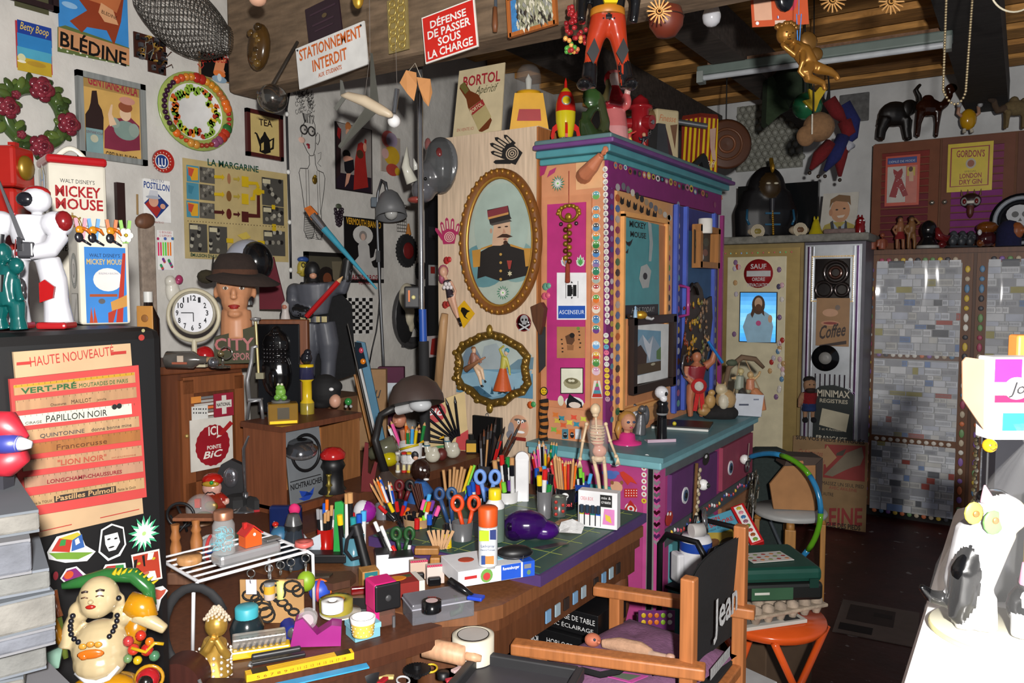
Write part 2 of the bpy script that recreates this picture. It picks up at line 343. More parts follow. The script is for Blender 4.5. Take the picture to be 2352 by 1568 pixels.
t.pt('panel',wb(t.b(),3.68,4.06,1.390,1.397,1.03,1.84,'3a5a80'),M_,d)
b=t.b()
for x in(3.535,3.66,4.07,4.20):wb(b,x,x+.022,1.376,1.395,.96,1.95,'4a5fb8' if x<4.2 else '8a2a6a')
t.pt('panel_moulding',b,A_,d)
t.pt('handle',t.b().tu([W2(3.62,1.395,1.42),W2(3.62,1.35,1.43),W2(3.62,1.35,1.56),W2(3.62,1.395,1.57)],.009,'a03a80'),G_,d)
t=T('wardrobe_panel','pale wood grain wardrobe side carrying the oval portrait','wardrobe',(2.815,1.97,0),R(-90));PN=t
t.pt('side_board',t.b().box((0,.24,1.113),(.53,.48,2.225),'d8bfa4'),W_)
t.pt('edge_board',t.b().box((.262,.24,1.112),(.008,.484,2.22),'b0703f'),W_)
t=T('gold_locker','gold locker with a no entry sign and a glowing picture','locker',(5.42,1.565,0),R(-90));GL=t
t.pt('body',t.b().box((0,.18,.93),(.667,.34,1.86),'8f7a4a'),A_);d=t.pt('door',t.b().box((0,.005,.93),(.63,.03,1.8),'b39a62'),E_)
t.pt('door_panel',t.b().box((.03,-.012,1.1),(.40,.012,1.35),'d9cfae',.005),A_,d)
for i in range(60):b=t.b();b.ba((-.26+.52*(i%15)/14 if i<15 else-.27,-.016,1.80 if i<15 else 1.79-(i-15)*.02),(.006,.003,.006),random.choice(['7fdc7f','9fe0d0','ffd070','a0c0ff','e07070']),6);t.pt('glitter',b,G_,d)
t=T('silver_locker','chrome striped locker with an embossed panel and a coffee sign','locker',(5.42,1.042,0),R(-90));SL=t
t.pt('body',t.b().box((0,.18,.93),(.375,.32,1.86),'5a5660'),A_);d=t.pt('door',t.b().box((0,.0,.93),(.345,.04,1.82),'b8bcc0'),E_)
b=t.b()
for x in(-.15,-.125,.125,.15):b.box((x,-.026,.93),(.012,.012,1.8),'cfd2d6' if abs(x)<.14 else '8f6a9a')
for i in range(7):b.box((-.09+.03*i,-.022,.55),(.01,.006,.9),'8d8a92')
t.pt('ribs',b,C_,d)
b=t.b().box((0,-.026,1.62),(.215,.012,.26),'3a3634');b.rg((.02,-.034,1.66),.07,.014,'5a5250',18,'y');b.rg((.02,-.034,1.66),.035,.012,'7a5a50',16);b.rg((-.05,-.034,1.55),.05,.012,'5a5250');b.rg((.06,-.034,1.55),.04,.012,'5a5250');t.pt('embossed_panel',b,C_,d)
b=t.b()
for i in range(22):b.box((-.125+i*.0119,-.024,1.765),(.008,.02,.008),'ffd58a');b.box((-.125+i*.0119,-.024,1.475),(.008,.02,.008),'ffd58a')
for i in range(24):
 for x in(-.125,.125):b.box((x,-.034,1.48+i*.012),(.007,.008,.007),'ffe0a0')
t.pt('bead_border',b,G_,d)
t=T('locker_mantel','grey dusty mantel board lying across the two lockers','shelf',(5.6,1.37,1.862),R(-90));t.so(t.b().box((0,0,.025),(1.08,.44,.05),'8a8880',.01),'rough')
t=T('barcode_cabinet','brown double cabinet with doors papered in barcodes under clear plastic','cabinet',(5.78,.265,0),R(-90));BC=t
t.pt('body',t.b().box((0,.26,.93),(1.28,.49,1.72),'5a3620'),W_);t.pt('top',t.b().box((0,.24,1.80),(1.30,.5,.03),'6b4228'),W_);t.pt('plinth',t.b().box((0,.27,.03),(1.30,.46,.06),'22201f'),M_)
for dx,dl in((-.32,'left door'),(.32,'right door')):
 d=t.pt('door',t.b().box((dx,0,.93),(.62,.03,1.70),'6f4527'),W_)
 for k,(z,h)in enumerate(((1.42,.60),(.83,.52),(.29,.46))):
  b=t.b();rnd=random.Random(int(dx*100)+k);zz=z-h/2
  b.box((dx,-.016,z),(.50,.004,h),'a9abad')
  while zz<z+h/2-.02:
   rh=rnd.choice((.03,.042,.05));xx=-.25
   while xx<.23:
    rw=min(rnd.choice((.035,.05,.07,.10)),.25-xx);c=rnd.choice(['d4d6da','c6c8cc','e0e1e4','b2b4ba','c2c7d4','cecdc9','a2a4aa','d8dbe2']+(['7d95c0','b05a50','6a6d72','a8a060']if rnd.random()<.25 else[]))
    b.box((dx+xx+rw/2,-.019,zz+rh/2),(rw*.92,.002,rh*.9),c)
    for q in range(int(rw/.009)if rnd.random()<.55 else 0):b.box((dx+xx+.006+q*.008,-.0205,zz+rh/2),(.003,.001,rh*.5),'85878c')
    xx+=rw
   zz+=rh
  t.pt('barcode_panel',b,M_,d,label='grey mosaic of cut out barcodes')
 cols=['c9b9a0','d87a50','e0c050','6a8fb0','b0506a','7aa06a','e8e4da','906ab0','4a4a50']
 for i in range(26):
  for x in(-.28,.28):b=t.b();b.ba((dx+x,-.017,.13+i*.062),(.016,.003,.016+.006*(i%3)),random.choice(cols),8);t.pt('sticker',b,A_,d)
 for zz in(1.745,1.115,.545,.05):
  for i in range(11):b=t.b();b.ba((dx-.22+i*.043,-.017,zz),(.016,.003,.014),random.choice(cols)if zz!=.545 else 'd8d0c4',8);t.pt('sticker',b,A_,d)
 vs=[];fs=[];n=26;b=t.b()
 for i in range(n+1):
  for j in range(n+1):
   x,z=-.25+.5*i/n,.57+1.16*j/n
   vs.append((dx+x,-.030+.008*ma.sin(x*19+1.6*ma.sin(z*3.1))+.002*ma.sin(z*9+x*9),z))
 for i in range(n):
  for j in range(n):fs.append((i*(n+1)+j,i*(n+1)+n+1+j,i*(n+1)+n+2+j,i*(n+1)+j+1))
 b.add(vs,fs,'ffffff',True);t.pt('plastic_film',b,'film',d,label='rippled clear plastic film')
t=T('louvred_cupboard','wall cupboard with red and purple louvred doors above the barcode cabinet','cupboard',(6.02,.28,1.832),R(-90));LC_=t
t.pt('body',t.b().box((0,.13,.36),(1.26,.24,.74),'6f4a36'),M_)
for i,(x,c1,c2,c3)in enumerate(((-.43,'74452f','7a2a24','6a2830'),(-.005,'6f4636','7a3a58','7f3475'),(.42,'664438','4a3440','3a3038'))):
 d=t.pt('door',t.b().box((x,0,.36),(.41,.03,.72),c1),M_);b=t.b()
 for k in range(13):b.box((x,-.018,.06+k*.048),(.29,.012,.038),c2 if k>6 else c3,rx=20)
 t.pt('louvre',b,M_,d)
 t.pt('knob',t.b().ba((x+(.17 if i!=1 else-.18),-.035,.30),.018,'c0b8a8'),C_,d)
def sg(name,label,cat,px0,py0,px1,py1,th=.006,frame=None,pl=WALL,tilt=0,k=A_,back='e8e2d4',group=None):
 p,yaw=pl;n=Mx.Rotation(yaw,3,'Z')@V((0,-1,0));l=onp((px0+px1)/2,(py0+py1)/2,V(p)+n*.002,n)
 t=T(name,label,cat,l,yaw,1,group,tilt=(0,R(tilt))if tilt else None)
 t.pt('board',slab(t,px0,py0,px1,py1,th,back),k)
 if frame:
  c,wd=frame;b=art(t);b.m=Mx();a=t.loc_of(px0,py0,th);e=t.loc_of(px1,py1,th)
  for(x,z,w,h)in((a.x,0,wd,1),(e.x,0,wd,1),(0,a.z,1,wd),(0,e.z,1,wd)):
   b.box((x if x else(a.x+e.x)/2,-th/2-.006,z if z else(a.z+e.z)/2),(wd if h==1 else abs(e.x-a.x)+wd,th+.012,abs(a.z-e.z)+wd if h==1 else wd),c)
  t.pt('frame',b,W_)
 t.th=th;return t
def pic(t,prims,name='picture',k=A_,parent=None,d0=.0006):
 """flat printed shapes, each a hair in front of the one before"""
 b=art(t);o=getattr(t,'th',0)+.0008
 for i,p in enumerate(prims):
  f=p[0];z=o+i*d0*.25
  if f=='r':b.rect(*p[1:5],p[5],z)
  elif f=='p':b.poly(p[1],p[2],z)
  elif f=='e':b.ell(*p[1:5],p[5],z,*p[6:])
  elif f=='t':b.text(p[1],p[2],p[3],p[4],p[5],p[6],z+.0004,**(p[7]if len(p)>7 else{}))
 return t.pt(name,b,k,parent)
BD=dict(bold=.03)
t=sg('enamel_sign','blue beach sign with yellow sand and a curly yellow title','sign',36,46,121,172,back='b02a3a')
pic(t,[('r',39,44,118,90,'1a3a8c'),('r',39,74,118,110,'2a7ab8'),('r',39,105,118,130,'4a9cb8'),('r',39,128,118,160,'b89a2a'),('t','Betty Boop',46,66,112,17,'e0c050',dict(sh=.3,y1=84,up=1)),('e',50,132,9,9,'c9c8a0'),('e',50,141,10,3,'e0dcc8'),('e',84,148,22,6,'a8862a')])
t=sg('enamel_sign','large blue sign with BLEDINE in tall black letters over grass','sign',132,-62,297,145,back='3a86c8')
pic(t,[('e',160,12,18,7,'8ab4d8'),('p',[(132,62),(150,58),(297,110),(297,152),(132,118)],'5a6a3a'),('p',[(160,48),(200,24),(182,0),(215,-20),(286,-20),(278,50),(262,105),(245,70),(200,62),(188,75)],'8a3a20'),('p',[(204,0),(228,8),(268,30),(282,-10),(280,-40),(225,-45)],'b86a40'),('p',[(232,6),(260,24),(272,58),(240,50),(226,28)],'d09a70'),('t','BLEDINE',233,30,268,8,'1a1512',dict(y1=46,up=1)),('p',[(134,62),(297,112),(297,150),(134,108)],'c08a60'),('t','BLÉDINE',138,104,290,42,'0c0a0a',dict(bold=.045,y1=152,up=1))]+[('e',140+i*15,110+i*4+(i%3)*4,2.5,2,'d8dcc8')for i in range(10)])
t=sg('dark_picture','dark framed picture cropped by the top edge, above the beach sign','picture',5,-80,126,22,back='1a1014',frame=('241418',.02))
pic(t,[('r',30,-70,110,12,'4a4a34')])
t=sg('framed_poster','grey framed drinks poster with a dark bottle and a lady','poster',180,168,330,374,th=.008,back='b8965a',frame=('868a88',.022))
pic(t,[('r',186,168,324,356,'c8a05a'),('r',186,168,324,196,'a08048'),('t','GENTIANE-KOLA',202,192,316,22,'9a2a3a',dict(bold=.03,y1=222,up=1)),('p',[(197,352),(196,262),(204,250),(208,236),(211,208),(222,208),(226,238),(234,252),(238,270),(237,360)],'2a1a18'),('r',197,292,237,352,'7a9a9c'),('t','GENTIANE KOLA',198,304,236,6,'6a2030'),('e',217,318,9,9,'b8b8a0'),('p',[(240,300),(262,272),(300,270),(320,290),(322,345),(285,348),(240,340)],'7a2a40'),('e',290,300,28,22,'7a9088'),('e',264,282,11,12,'8a9a90'),('e',308,300,12,16,'8a9a90'),('e',288,262,13,16,'d8b898'),('e',288,246,16,12,'8a4a30'),('e',292,232,18,9,'c08878'),('p',[(252,290),(248,262),(255,240),(259,240),(257,262),(268,286)],'d8b898'),('t','GIBELIN&L.RUBOD',243,360,316,14,'3a2a1a',dict(bold=.02,y1=374,up=1))])
def ringpts(t,px,py,rx,rz,n,a0=0):return[(t.loc_of(px+rx*ma.cos(a0+6.2832*i/n),py-rz*ma.sin(a0+6.2832*i/n),0))for i in range(n)]
t=WL('rose_wreath','glazed ceramic wreath of dark red roses and green leaves','wreath',WALL,75,268)
rn=random.Random(3)
b=t.b();b.rg((0,-9,0),64,17,'3f5428',28)
for i in range(40):
 a=i*.157*1.0;r_=rn.uniform(48,84);b.ba((r_*ma.cos(a),-16-rn.uniform(0,8),r_*ma.sin(a)),(17,4,9),rn.choice(['4a5c2c','3c4f24','55682f','2f4020']),8,Mx.Rotation(-a+rn.uniform(-.8,.8),4,'Y'))
t.pt('leaf_ring',b,G_)
for dx,dz,s_ in((8,60,32),(-65,5,27),(66,-8,30),(2,-70,30),(-40,-50,11),(-48,36,11)):
 b=t.b()
 for k in range(3):
  for j in range(5):a=j*1.257+k*.6;q=(1-k*.3)*s_*.6;b.ba((dx+q*ma.cos(a),-30-k*5,dz+q*ma.sin(a)),(s_*.45*(1-k*.2),6,s_*.34*(1-k*.2)),['6e2430','84303c','7a2a36'][k],8,Mx.Rotation(-a+1.57,4,'Y'))
 b.ba((dx,-44,dz),s_*.25,'5a1a26',8);t.pt('rose',b,G_)
t=WL('circuit_board','old brown circuit board bristling with components and loose wires','circuit board',WALL,343,124)
b=t.b();b.box((0,-3,12),(78,4,56),'3a1c12').box((16,-3,-26),(44,4,30),'3a1c12');t.pt('board',b,A_)
b=t.b()
for i in range(46):x=rn.uniform(-36,36);b.box((x,-9,rn.uniform(-36,38)if x>-2 else rn.uniform(-14,38)),(rn.uniform(3,9),8,rn.uniform(3,10)),rn.choice(['1c1c1e','28282c','6a4a24','b08a40','4a4a4e']))
t.pt('components',b,A_);b=t.b()
for i in range(9):x=rn.uniform(-30,38);z=rn.uniform(-30,36);b.tu([(x,-10,z),(x+rn.uniform(-12,14),-22,z+10),(x+rn.uniform(0,22),-14,z+rn.uniform(-18,18))],1,rn.choice(['6a6058','8a8a80','4a2a20']),5)
t.pt('wires',b,M_)
t=WL('wire_fish_trap','large grey wire mesh fish trap hanging high on the wall','trap',WALL,425,45,off=.14)
b=t.b();n=30
def egg(u,v):r_=78*ma.sin(ma.pi*min(u,.93))**.62+2;return V((-128+256*u,r_*.55*ma.cos(v),r_*ma.sin(v)-(u-.5)*36))
for i in range(1,26):b.tu([egg(i/27,6.2832*j/n)for j in range(n)],1.0,'4b4a48',4,True)
for j in range(0,n):b.tu([egg(i/27,6.2832*j/n+i*.05)for i in range(1,27)],.9,'56544f',4)
t.so(b,E_)
t=sg('poster','black poster with a squeezed fruit and arched red lettering','poster',457,118,560,200,back='a88058')
pic(t,[('r',461,116,552,172,'0e0d0e'),('t','LA',463,158,475,14,'b8352a',dict(y1=142,up=1)),('t','SOCULENTE',470,142,544,20,'b8352a',dict(y1=146,up=1)),('p',[(496,140),(519,136),(514,160),(518,168),(500,172),(490,165)],'d88a60'),('e',504,170,14,8,'d8763a'),('e',504,182,17,8,'8aa4b8'),('e',504,178,5,9,'c8d4d8'),('e',543,166,8,9,'b03a34'),('p',[(537,170),(549,170),(543,180)],'b03a34'),('r',530,186,548,194,'8a8a8a')])
t=WL('fruit_plate','oval ceramic plate rimmed with moulded fruit and autumn leaves','plate',WALL,445,258)
b=t.b();b.la([(0,0,'dcdcda'),(62,-2,'e4e4e0'),(70,-6,'9aa85a'),(97,-12,'8fae4c'),(98,-9,'c8d8a0'),(60,4)],'dcdcda',(0,-3,0),40,(0,1,0),True);b.v=[V((p.x,p.y,p.z*.9))for p in b.v];t.pt('dish',b,G_)
b=t.b()
for i in range(44):
 a=i*6.2832/44;r_=rn.uniform(42,66);c=rn.choice(['c8582a','d88a2a','6a9a34','a83a24','d8b43a','8ab040']);q=Mx.Rotation(-a+rn.uniform(-.6,.6),4,'Y')
 b.add([q@V(p)+V((r_*ma.cos(a),-8,r_*ma.sin(a)*.9))for p in((-9,0,-2),(-4,0,-7),(0,0,-4),(6,0,-6),(11,0,0),(6,0,6),(0,0,4),(-4,0,7),(-9,0,2))],[tuple(range(9))[::-1]],c)
t.pt('leaf_painting',b,G_)
fr=[('c87a2a',9)]*2+[('a82a20',12)]*2+[('d08a2a',9)]*3+[('b86a34',9)]*2+[('d86a24',12)]*2+[('b82a2a',5)]*3+[('2f6a34',13)]+[('b83a24',13)]*2+[('8a4a6a',11)]*2+[('9a3a2a',6)]*3+[('c88a3a',10)]*2+[('c84a24',5)]*2+[('d86a24',10)]+[('5a6a24',9)]+[('3a1c34',6)]*9+[('c8502a',9)]*2
for i,(c,s_)in enumerate(fr):
 a=1.9-i*6.2832/len(fr);r_=84;t.pt('fruit',t.b().ba((r_*ma.cos(a),-15,r_*ma.sin(a)*.9),(s_,8,s_),c,10),G_)
t=sg('framed_poster','tea poster with a black coffee pot in a dark red frame','poster',567,253,645,366,back='c8b070',frame=('4a1a18',.018))
pic(t,[('r',572,256,642,350,'c9b273'),('t','TEA',595,287,626,15,'2a1a14',dict(bold=.02,y1=292,up=1)),('t','ORANGE PEKOE',590,273,628,5,'6a5a3a',dict(y1=279,up=1)),('p',[(596,348),(598,318),(604,310),(606,304),(608,302),(610,304),(613,311),(619,320),(622,350),(609,354)],'15120f'),('p',[(597,338),(588,308),(584,306),(586,303),(591,306),(600,326)],'15120f'),('p',[(618,322),(630,316),(629,342),(620,346),(620,342),(625,338),(626,321),(619,326)],'15120f'),('p',[(600,330),(606,326),(606,344),(600,346)],'b8a060')])
t=WL('round_sign','small round red tin sign with LU on a blue centre','sign',WALL,371,371)
t.pt('disc',t.b().la([(26,-6,'a8261f'),(26,0),(24,2),(0,2)][::-1],'a8261f',(0,-4,0),32,(0,1,0)),G_)
t.th=.0205
pic(t,[('e',372,371,16,17,'d8d4cc'),('e',372,371,14,15,'1f3a7a'),('t','LU',364,381,381,19,'eef0f0',BD)]+[('e',372+20*ma.cos(i*.35),371+21*ma.sin(i*.35),1.2,1.6,'d8b8a8')for i in range(18)])
t=sg('enamel_sign','white wine sign with a blue diamond and a man in a top hat','sign',328,410,393,512,back='e6e6e4')
pic(t,[('r',330,409,391,501,'e9e9e6'),('t','VINS DU',346,416,376,6,'3a4a7a',dict(y1=420,up=1)),('t','POSTILLON',330,430,389,15,'1f3f86',dict(bold=.04,y1=440,up=1)),('p',[(331,466),(358,440),(388,472),(360,502)],'1f3a7a'),('p',[(333,468),(345,458),(370,480),(360,499)],'a02a24'),('e',353,462,11,13,'d09a80'),('p',[(340,452),(344,436),(362,438),(364,456)],'c9ccd4'),('e',352,453,17,4,'aab0bc'),('e',374,474,6,6,'d09a80'),('t','EN VENTE ICI',345,511,376,4,'a03a34')])
t=sg('hanging_brush','dark wooden brush back seen at the edge of the tin boxes','brush',268,418,290,530,th=.02,back='2c1512')
t=WL('wooden_clog_form','brown wooden block on a stick hanging on the wall','tool',WALL,324,480)
t.pt('block',t.b().ba((0,-14,-28),(25,12,18),'6a4530',14,Mx.Rotation(R(-18),4,'Y')),W_);t.pt('stick',t.b().cyl((-14,-8,-14),(-12,-6,32),2.2,'9a7a48'),W_)
t=WL('wood_plank','rough grey weathered plank leaning below the brown block','plank',WALL,333,620)
b=t.b();b.box((0,-10,0),(36,14,205),'9a8a7c',3);t.so(b,'rough')
t=sg('candle_card','party candle pack with neon pink, green and orange candles','pack',360,528,400,620,back='e8e8e6')
pic(t,[('t','12 BOUGIES',366,535,394,5,'b03040'),('t','12 SUPPORTS',366,543,394,5,'b03040')]+[('r',362+i*5.5,556,366+i*5.5,587,['e03a6a','e03a6a','7ad83a','4ac84a','f0822a','f0822a'][i])for i in range(6)]+[('e',363+(i*17)%35,548 if i<5 else 594+(i*11)%24,3,3.5,rn.choice(['b03060','4a6ab0','3a9a5a','d8702a','6a3a8a']))for i in range(22)])
t=WL('porcelain_shoe','white porcelain baby shoe with a pink bow on the wall','ornament',WALL,389,660)
b=t.b();b.ba((-2,-14,-6),(16,14,30),'d8d4c8',14).ba((-8,-16,14),(13,12,14),'d0ccc0').ba((6,-22,-8),(7,6,9),'c9c5b8');b.fuse(2.4);t.pt('shoe',b,G_);t.pt('bow',t.b().ba((8,-26,18),(9,8,11),'a03a60',10).ba((2,-30,12),(5,4,5),'b04a70',8),G_)
t=sg('poster','yellowed school chart titled LA MARGARINE with arrows and photos','poster',420,362,663,602,th=.004,back='b8a574')
C=lambda x,y:x
pr_=[('t','LA MARGARINE',477,379,594,15,'1f4a3a',dict(bold=.045,y1=396,up=1))]
for i,(y,c1,c2,c3)in enumerate(((378,'4a8aa0','d8a02a','c04a34'),(418,'4a8aa0','4a8aa0','3a7a90'),(460,'4a8aa0','d8a02a','c04a34'))):
 pr_+=[('r',428,y,457,y+38,c1),('p',[(430,y+4),(455,y+8),(455,y+36),(440,y+36)],c2),('p',[(432,y+6),(446,y+10),(440,y+28),(433,y+24)],c3),('r',458,y+4,493,y+40,'5a5750')]
 for k in range(9):pr_.append(('e',462+(k*13)%29,y+10+(k*7)%27,3,4,['3a3834','77736a','8a867a'][k%3]))
for x0,y0,x1,y1 in((601,406,651,470),(603,472,652,514),(605,528,655,586),(434,512,476,578),(479,518,522,582)):
 pr_+=[('r',x0,y0,x1,y1,'4a4843')]
 for k in range(10):pr_.append(('e',x0+5+(k*17)%(x1-x0-9),y0+6+(k*23)%(y1-y0-12),4,5,['2a2826','8a867a','a5a193','1c1a19'][k%4]))
 pr_.append(('r',x0+2,y0+4,x0+20,y0+14,'c0b89a'))
for y,c,d in((406,'c8a81a','9a6a4a'),(446,'c8a81a','7a5228'),(487,'4a1a18','5a2018')):
 pr_+=[('p',[(492,y-4),(510,y-3),(510,y-7),(516,y+1),(510,y+8),(510,y+4),(492,y+3)],c),('e',526,y+4,6 if y>420 else 4,12,d),('p',[(536,y+2),(546,y+3),(546,y-2),(552,y+5),(546,y+12),(546,y+8),(536,y+7)],'b09a3a' if c[0]=='c' else c),('r',555,y-2,571,y+22,c)]
pr_+=[('p',[(571,416),(592,418),(597,430),(590,432),(588,424),(571,424)],'c8a81a'),('e',593,440,8,9,'c8a81a'),('r',600,436,607,444,'c8a81a'),('p',[(575,452),(580,452),(582,436),(588,436),(586,460),(575,460)],'c8a81a'),('p',[(571,490),(590,492),(590,448),(597,448),(598,500),(571,499)],'4a1a18'),('r',624,470,632,480,'c8a81a'),('r',625,514,634,530,'c8a81a'),('r',520,547,536,557,'c8a81a'),('r',592,552,608,560,'c8a81a'),('p',[(545,540),(566,532),(576,545),(560,552)],'c8b050'),('t','ÉMULSION D\'HUILES DE',438,588,520,9,'1f4a3a',dict(bold=.02,y1=594,up=1))]
pr_+=[('e',432+i*6.9,507+i*.45,1.1,1.1,'4a3a2a',6)for i in range(33)]
pic(t,pr_)
t=WL('wall_drawing','tall ink drawing of a woman with big glasses painted on the white wall','drawing',WALL,712,380)
b=t.b();K='2c2a2a'
def L2(pts,w=.9,c=K):b.tu([(x-712,-1,380-y)for x,y in pts],w,c,4,flat=.5)
for i in range(70):
 x=rn.uniform(668,725);y=rn.uniform(212,268);x+=(y-215)*.1
 L2([(x+4*ma.cos(k*1.0),y+5*ma.sin(k*1.0))for k in range(6)],.55)
for i in range(22):x=rn.uniform(690,728);L2([(x,265),(x+(710-x)*.35,285)],.5)
L2([(702,278),(690,296),(688,318),(686,325),(694,335),(704,350),(712,358),(722,356),(728,340),(730,310),(728,285),(722,275)])
L2([(730,312),(736,302),(742,306),(742,318),(736,330),(731,326)])
L2([(709,358),(710,378),(704,388),(682,390),(678,400),(686,440),(694,490),(692,500),(690,530),(700,548),(714,546),(722,530),(720,505),(716,494)])
L2([(726,352),(728,375),(734,388),(752,392),(757,404),(752,440),(743,480),(744,500),(748,530),(740,548),(730,545),(724,530)])
for x in(698,706,732,739):L2([(x,390),(x+1,430),(x+2,490)],.6)
for i in range(12):L2([(693,500+i*4),(721,501+i*4)],.7);L2([(724,503+i*4),(746,504+i*4)],.6)
L2([(736,350),(746,345),(744,360),(734,372),(745,378)],.6);t.pt('line_drawing',b,M_)
b=t.b()
for x in(694,717):b.rg((x-712,-2,380-302),10,1.6,'2a2828',20);b.ba((x-712,-2,78),(8,.8,8),'b8b4ae',12);b.ba((x-710,-3,78),(2.5,1,2.5),'3a3838',8)
b.tu([(x-712,-2,380-y)for x,y in((705,300),(708,300))],1.5,'2a2828',5);t.pt('glasses',b,A_)
t.pt('lips',t.b().ba((-6,-1.5,46),(6,1,3),'8a2030',8).ba((-4,-1.5,41),(4,1,4),'9a2a38',8).ba((-24,-1,54),(10,.8,7),'d8b0a0',10),M_,label='painted red mouth and pink nose')
t.pt('pendant',t.b().ba((10,-4,-32),(8,3,10),'7a6020',8,None).ba((10,-6,-24),(5,2,4),'a8872a',6),'gold',label='small gold mask pendant')
t=T('black_conduit','thin black cable running down the wall left of the ink drawing','cable',onp(655,400,V((0,YW-.012,0)),V((0,-1,0))),0)
b=t.b();b.tu([t.loc_of(x,y,0)for x,y in((666,200),(658,250),(660,330),(662,400),(665,480),(667,560),(668,640))],.006,'17171a',6)
t.pt('cable',b,A_);b=t.b()
for y in(262,395,510,620):b.ba(t.loc_of(659+(y-262)*.025,y,.004),.012,'dcdcd8',6)
t.pt('clip',b,A_)
t=sg('poster','poster of pin up women in black and red dresses, red curtain','poster',770,278,856,446,back='1a1416')
pic(t,[('r',773,280,853,431,'8a8480'),('r',773,395,853,431,'241824'),('p',[(773,281),(784,300),(782,400),(773,410)],'2a1a1c'),('p',[(776,292),(784,296),(780,320),(774,310)],'8a1a1c'),('p',[(815,370),(822,330),(830,326),(838,332),(840,370),(846,430),(812,436)],'9a2420'),('p',[(834,345),(838,318),(842,322),(840,350)],'9a2420'),('e',827,354,8,10,'4a3020'),('e',796,354,9,10,'15110f'),('e',800,366,12,8,'c8907a'),('p',[(790,372),(812,366),(814,390),(800,402),(792,392)],'15131a'),('p',[(796,398),(806,398),(800,420),(792,430)],'c8907a'),('e',800,292,7,12,'b06a3a'),('e',800,305,6,9,'c8957a'),('e',838,338,4,10,'c8907a')])
t=WL('grape_ornament','small dark glazed bunch of grapes hung on the wall','ornament',WALL,774,496)
b=t.b()
for i in range(30):a=i*2.4;r_=11*(1-(i/34)**1.6);b.ba((r_*ma.cos(a),-6+4*ma.sin(a),16-i*1.3),4.2,'2a2028',7)
t.pt('grapes',b,G_);t.pt('leaf',t.b().ba((0,-6,22),(10,3,6),'4a5040',8),A_)
t=sg('poster','black vermouth poster with a lady in a white hat and gown','poster',791,496,882,650,back='0d0c0e')
pic(t,[('r',792,612,882,640,'b4b2ae'),('t','VERMOUTH BIANCO',795,513,875,15,'d09a28',dict(bold=.03,y1=525,up=1)),('e',834,540,23,22,'c4c2be'),('e',834,541,9,11,'8a8480'),('e',834,544,5,8,'c8a898'),('p',[(828,552),(840,552),(848,566),(850,590),(856,610),(874,630),(872,640),(795,640),(805,610),(824,588),(822,565)],'b9b7b4'),('p',[(846,595),(858,590),(862,572),(872,570),(866,578),(862,596),(850,602)],'b9b7b4'),('t','MARTINI&ROSSI',800,642,874,12,'8a2430',BD),('t','TORINO',823,653,852,6,'8a2430',BD)])
t=sg('racing_board','black and white chequered board behind the leaning spirit levels','board',800,682,856,766,back='d8d6d2')
pic(t,[('r',800+c*8,684+r_*8.2,808+c*8,692+r_*8.2,'121214')for r_ in range(10)for c in range(7)if(r_+c)%2==0])
t=sg('framed_picture','black framed dim painting behind the caped figure','picture',702,582,790,680,back='4a463a',frame=('121010',.02))
pic(t,[('e',750,650,24,38,'1c1614'),('e',752,640,10,14,'6a3a24'),('p',[(762,600),(785,600),(785,670),(765,640)],'6a6250')])
t=WL('mask_ornament','small yellow grinning head with blue cap and black glasses','ornament',WALL,688,612)
b=t.b();b.ba((0,-10,-4),(14,11,20),'a8963a',12).ba((-13,-12,-14),(4,8,3),'a8963a',8).ba((14,-8,-2),(4,3,6),'a8963a',8);b.fuse(2.5,2);t.pt('head',b,A_);t.pt('cap',t.b().ba((2,-10,16),(15,11,7),'2a4a8a',10).box((-8,-18,13),(14,8,2),'2a4a8a'),A_);b=t.b();b.rg((-7,-20,3),5,1,'111',12).rg((5,-20,3),5,1,'111',12);t.pt('glasses',b,A_)
t=sg('wall_cutout','painted wooden cutout figure in yellow, red and pink hung on the wall','ornament',876,308,920,400,th=.008,back='a89a90',tilt=0)
pic(t,[('e',893,320,16,20,'c0605a'),('e',900,322,13,17,'9a8aa0'),('e',900,358,18,22,'c8a02a'),('e',902,390,15,14,'b0453a'),('e',885,352,8,12,'c8a09a'),('e',913,394,6,9,'c8a02a')])
def gear(px,py,r_,name,label,red,n=26,th=14):
 t=WL(name,label,'wheel',WALL,px,py);b=t.b();pts=[]
 for i in range(n*2):a=ma.pi*i/n;q=r_*(1 if i%2 else.9);pts.append((q*ma.cos(a)*.85,q*ma.sin(a)))
 b.pm(pts,-th,-2,'1a1a1c');t.pt('tyre',b,M_);t.pt('hub',t.b().la([(0,th+3),(r_*.42,th+1),(r_*.5,th),(r_*.5,4)][::-1],red,(0,0,0),24,(0,-1,0),True,1),A_);return t
gear(928,576,38,'tyre_ornament','black knobbly toy tyre with a red hub on the wall','6a1a1a')
gear(962,622,20,'tyre_ornament','smaller all black knobbly tyre half behind the chrome pole','222')
t=WL('wire_basket','flat grid of dusty wire hanging under the grey lamp','basket',WALL,918,502)
b=t.b()
for i in range(6):b.cyl((-16+i*6.4,-6,-30),(-16+i*6.4,-6,32),.7,'55524e',n=4)
for i in range(9):b.cyl((-16,-6,-30+i*7.7),(16,-6,-30+i*7.7),.7,'55524e',n=4)
t.so(b,E_)
t=WL('ice_cream_cone','small orange cone hanging above the black tyre','ornament',WALL,932,528);t.so(t.b().la([(2,14),(7,-10),(4,-14)][::-1],'a86a2a',(0,-8,0),10),M_)
t=WL('wheel_cover','round dark grey wheel cover with spokes behind the pale mask','wheel cover',WALL,938,727)
b=t.b();b.rg((0,-8,0),66,9,'3c3b3c',36,'y',.78);b.ba((0,-6,0),(20,6,24),'333235',14)
for a in(20,100,170,250,320):b.box((34*ma.cos(R(a))*.8,-7,34*ma.sin(R(a))),(56,6,16),'39383a',0,0,0,-a)
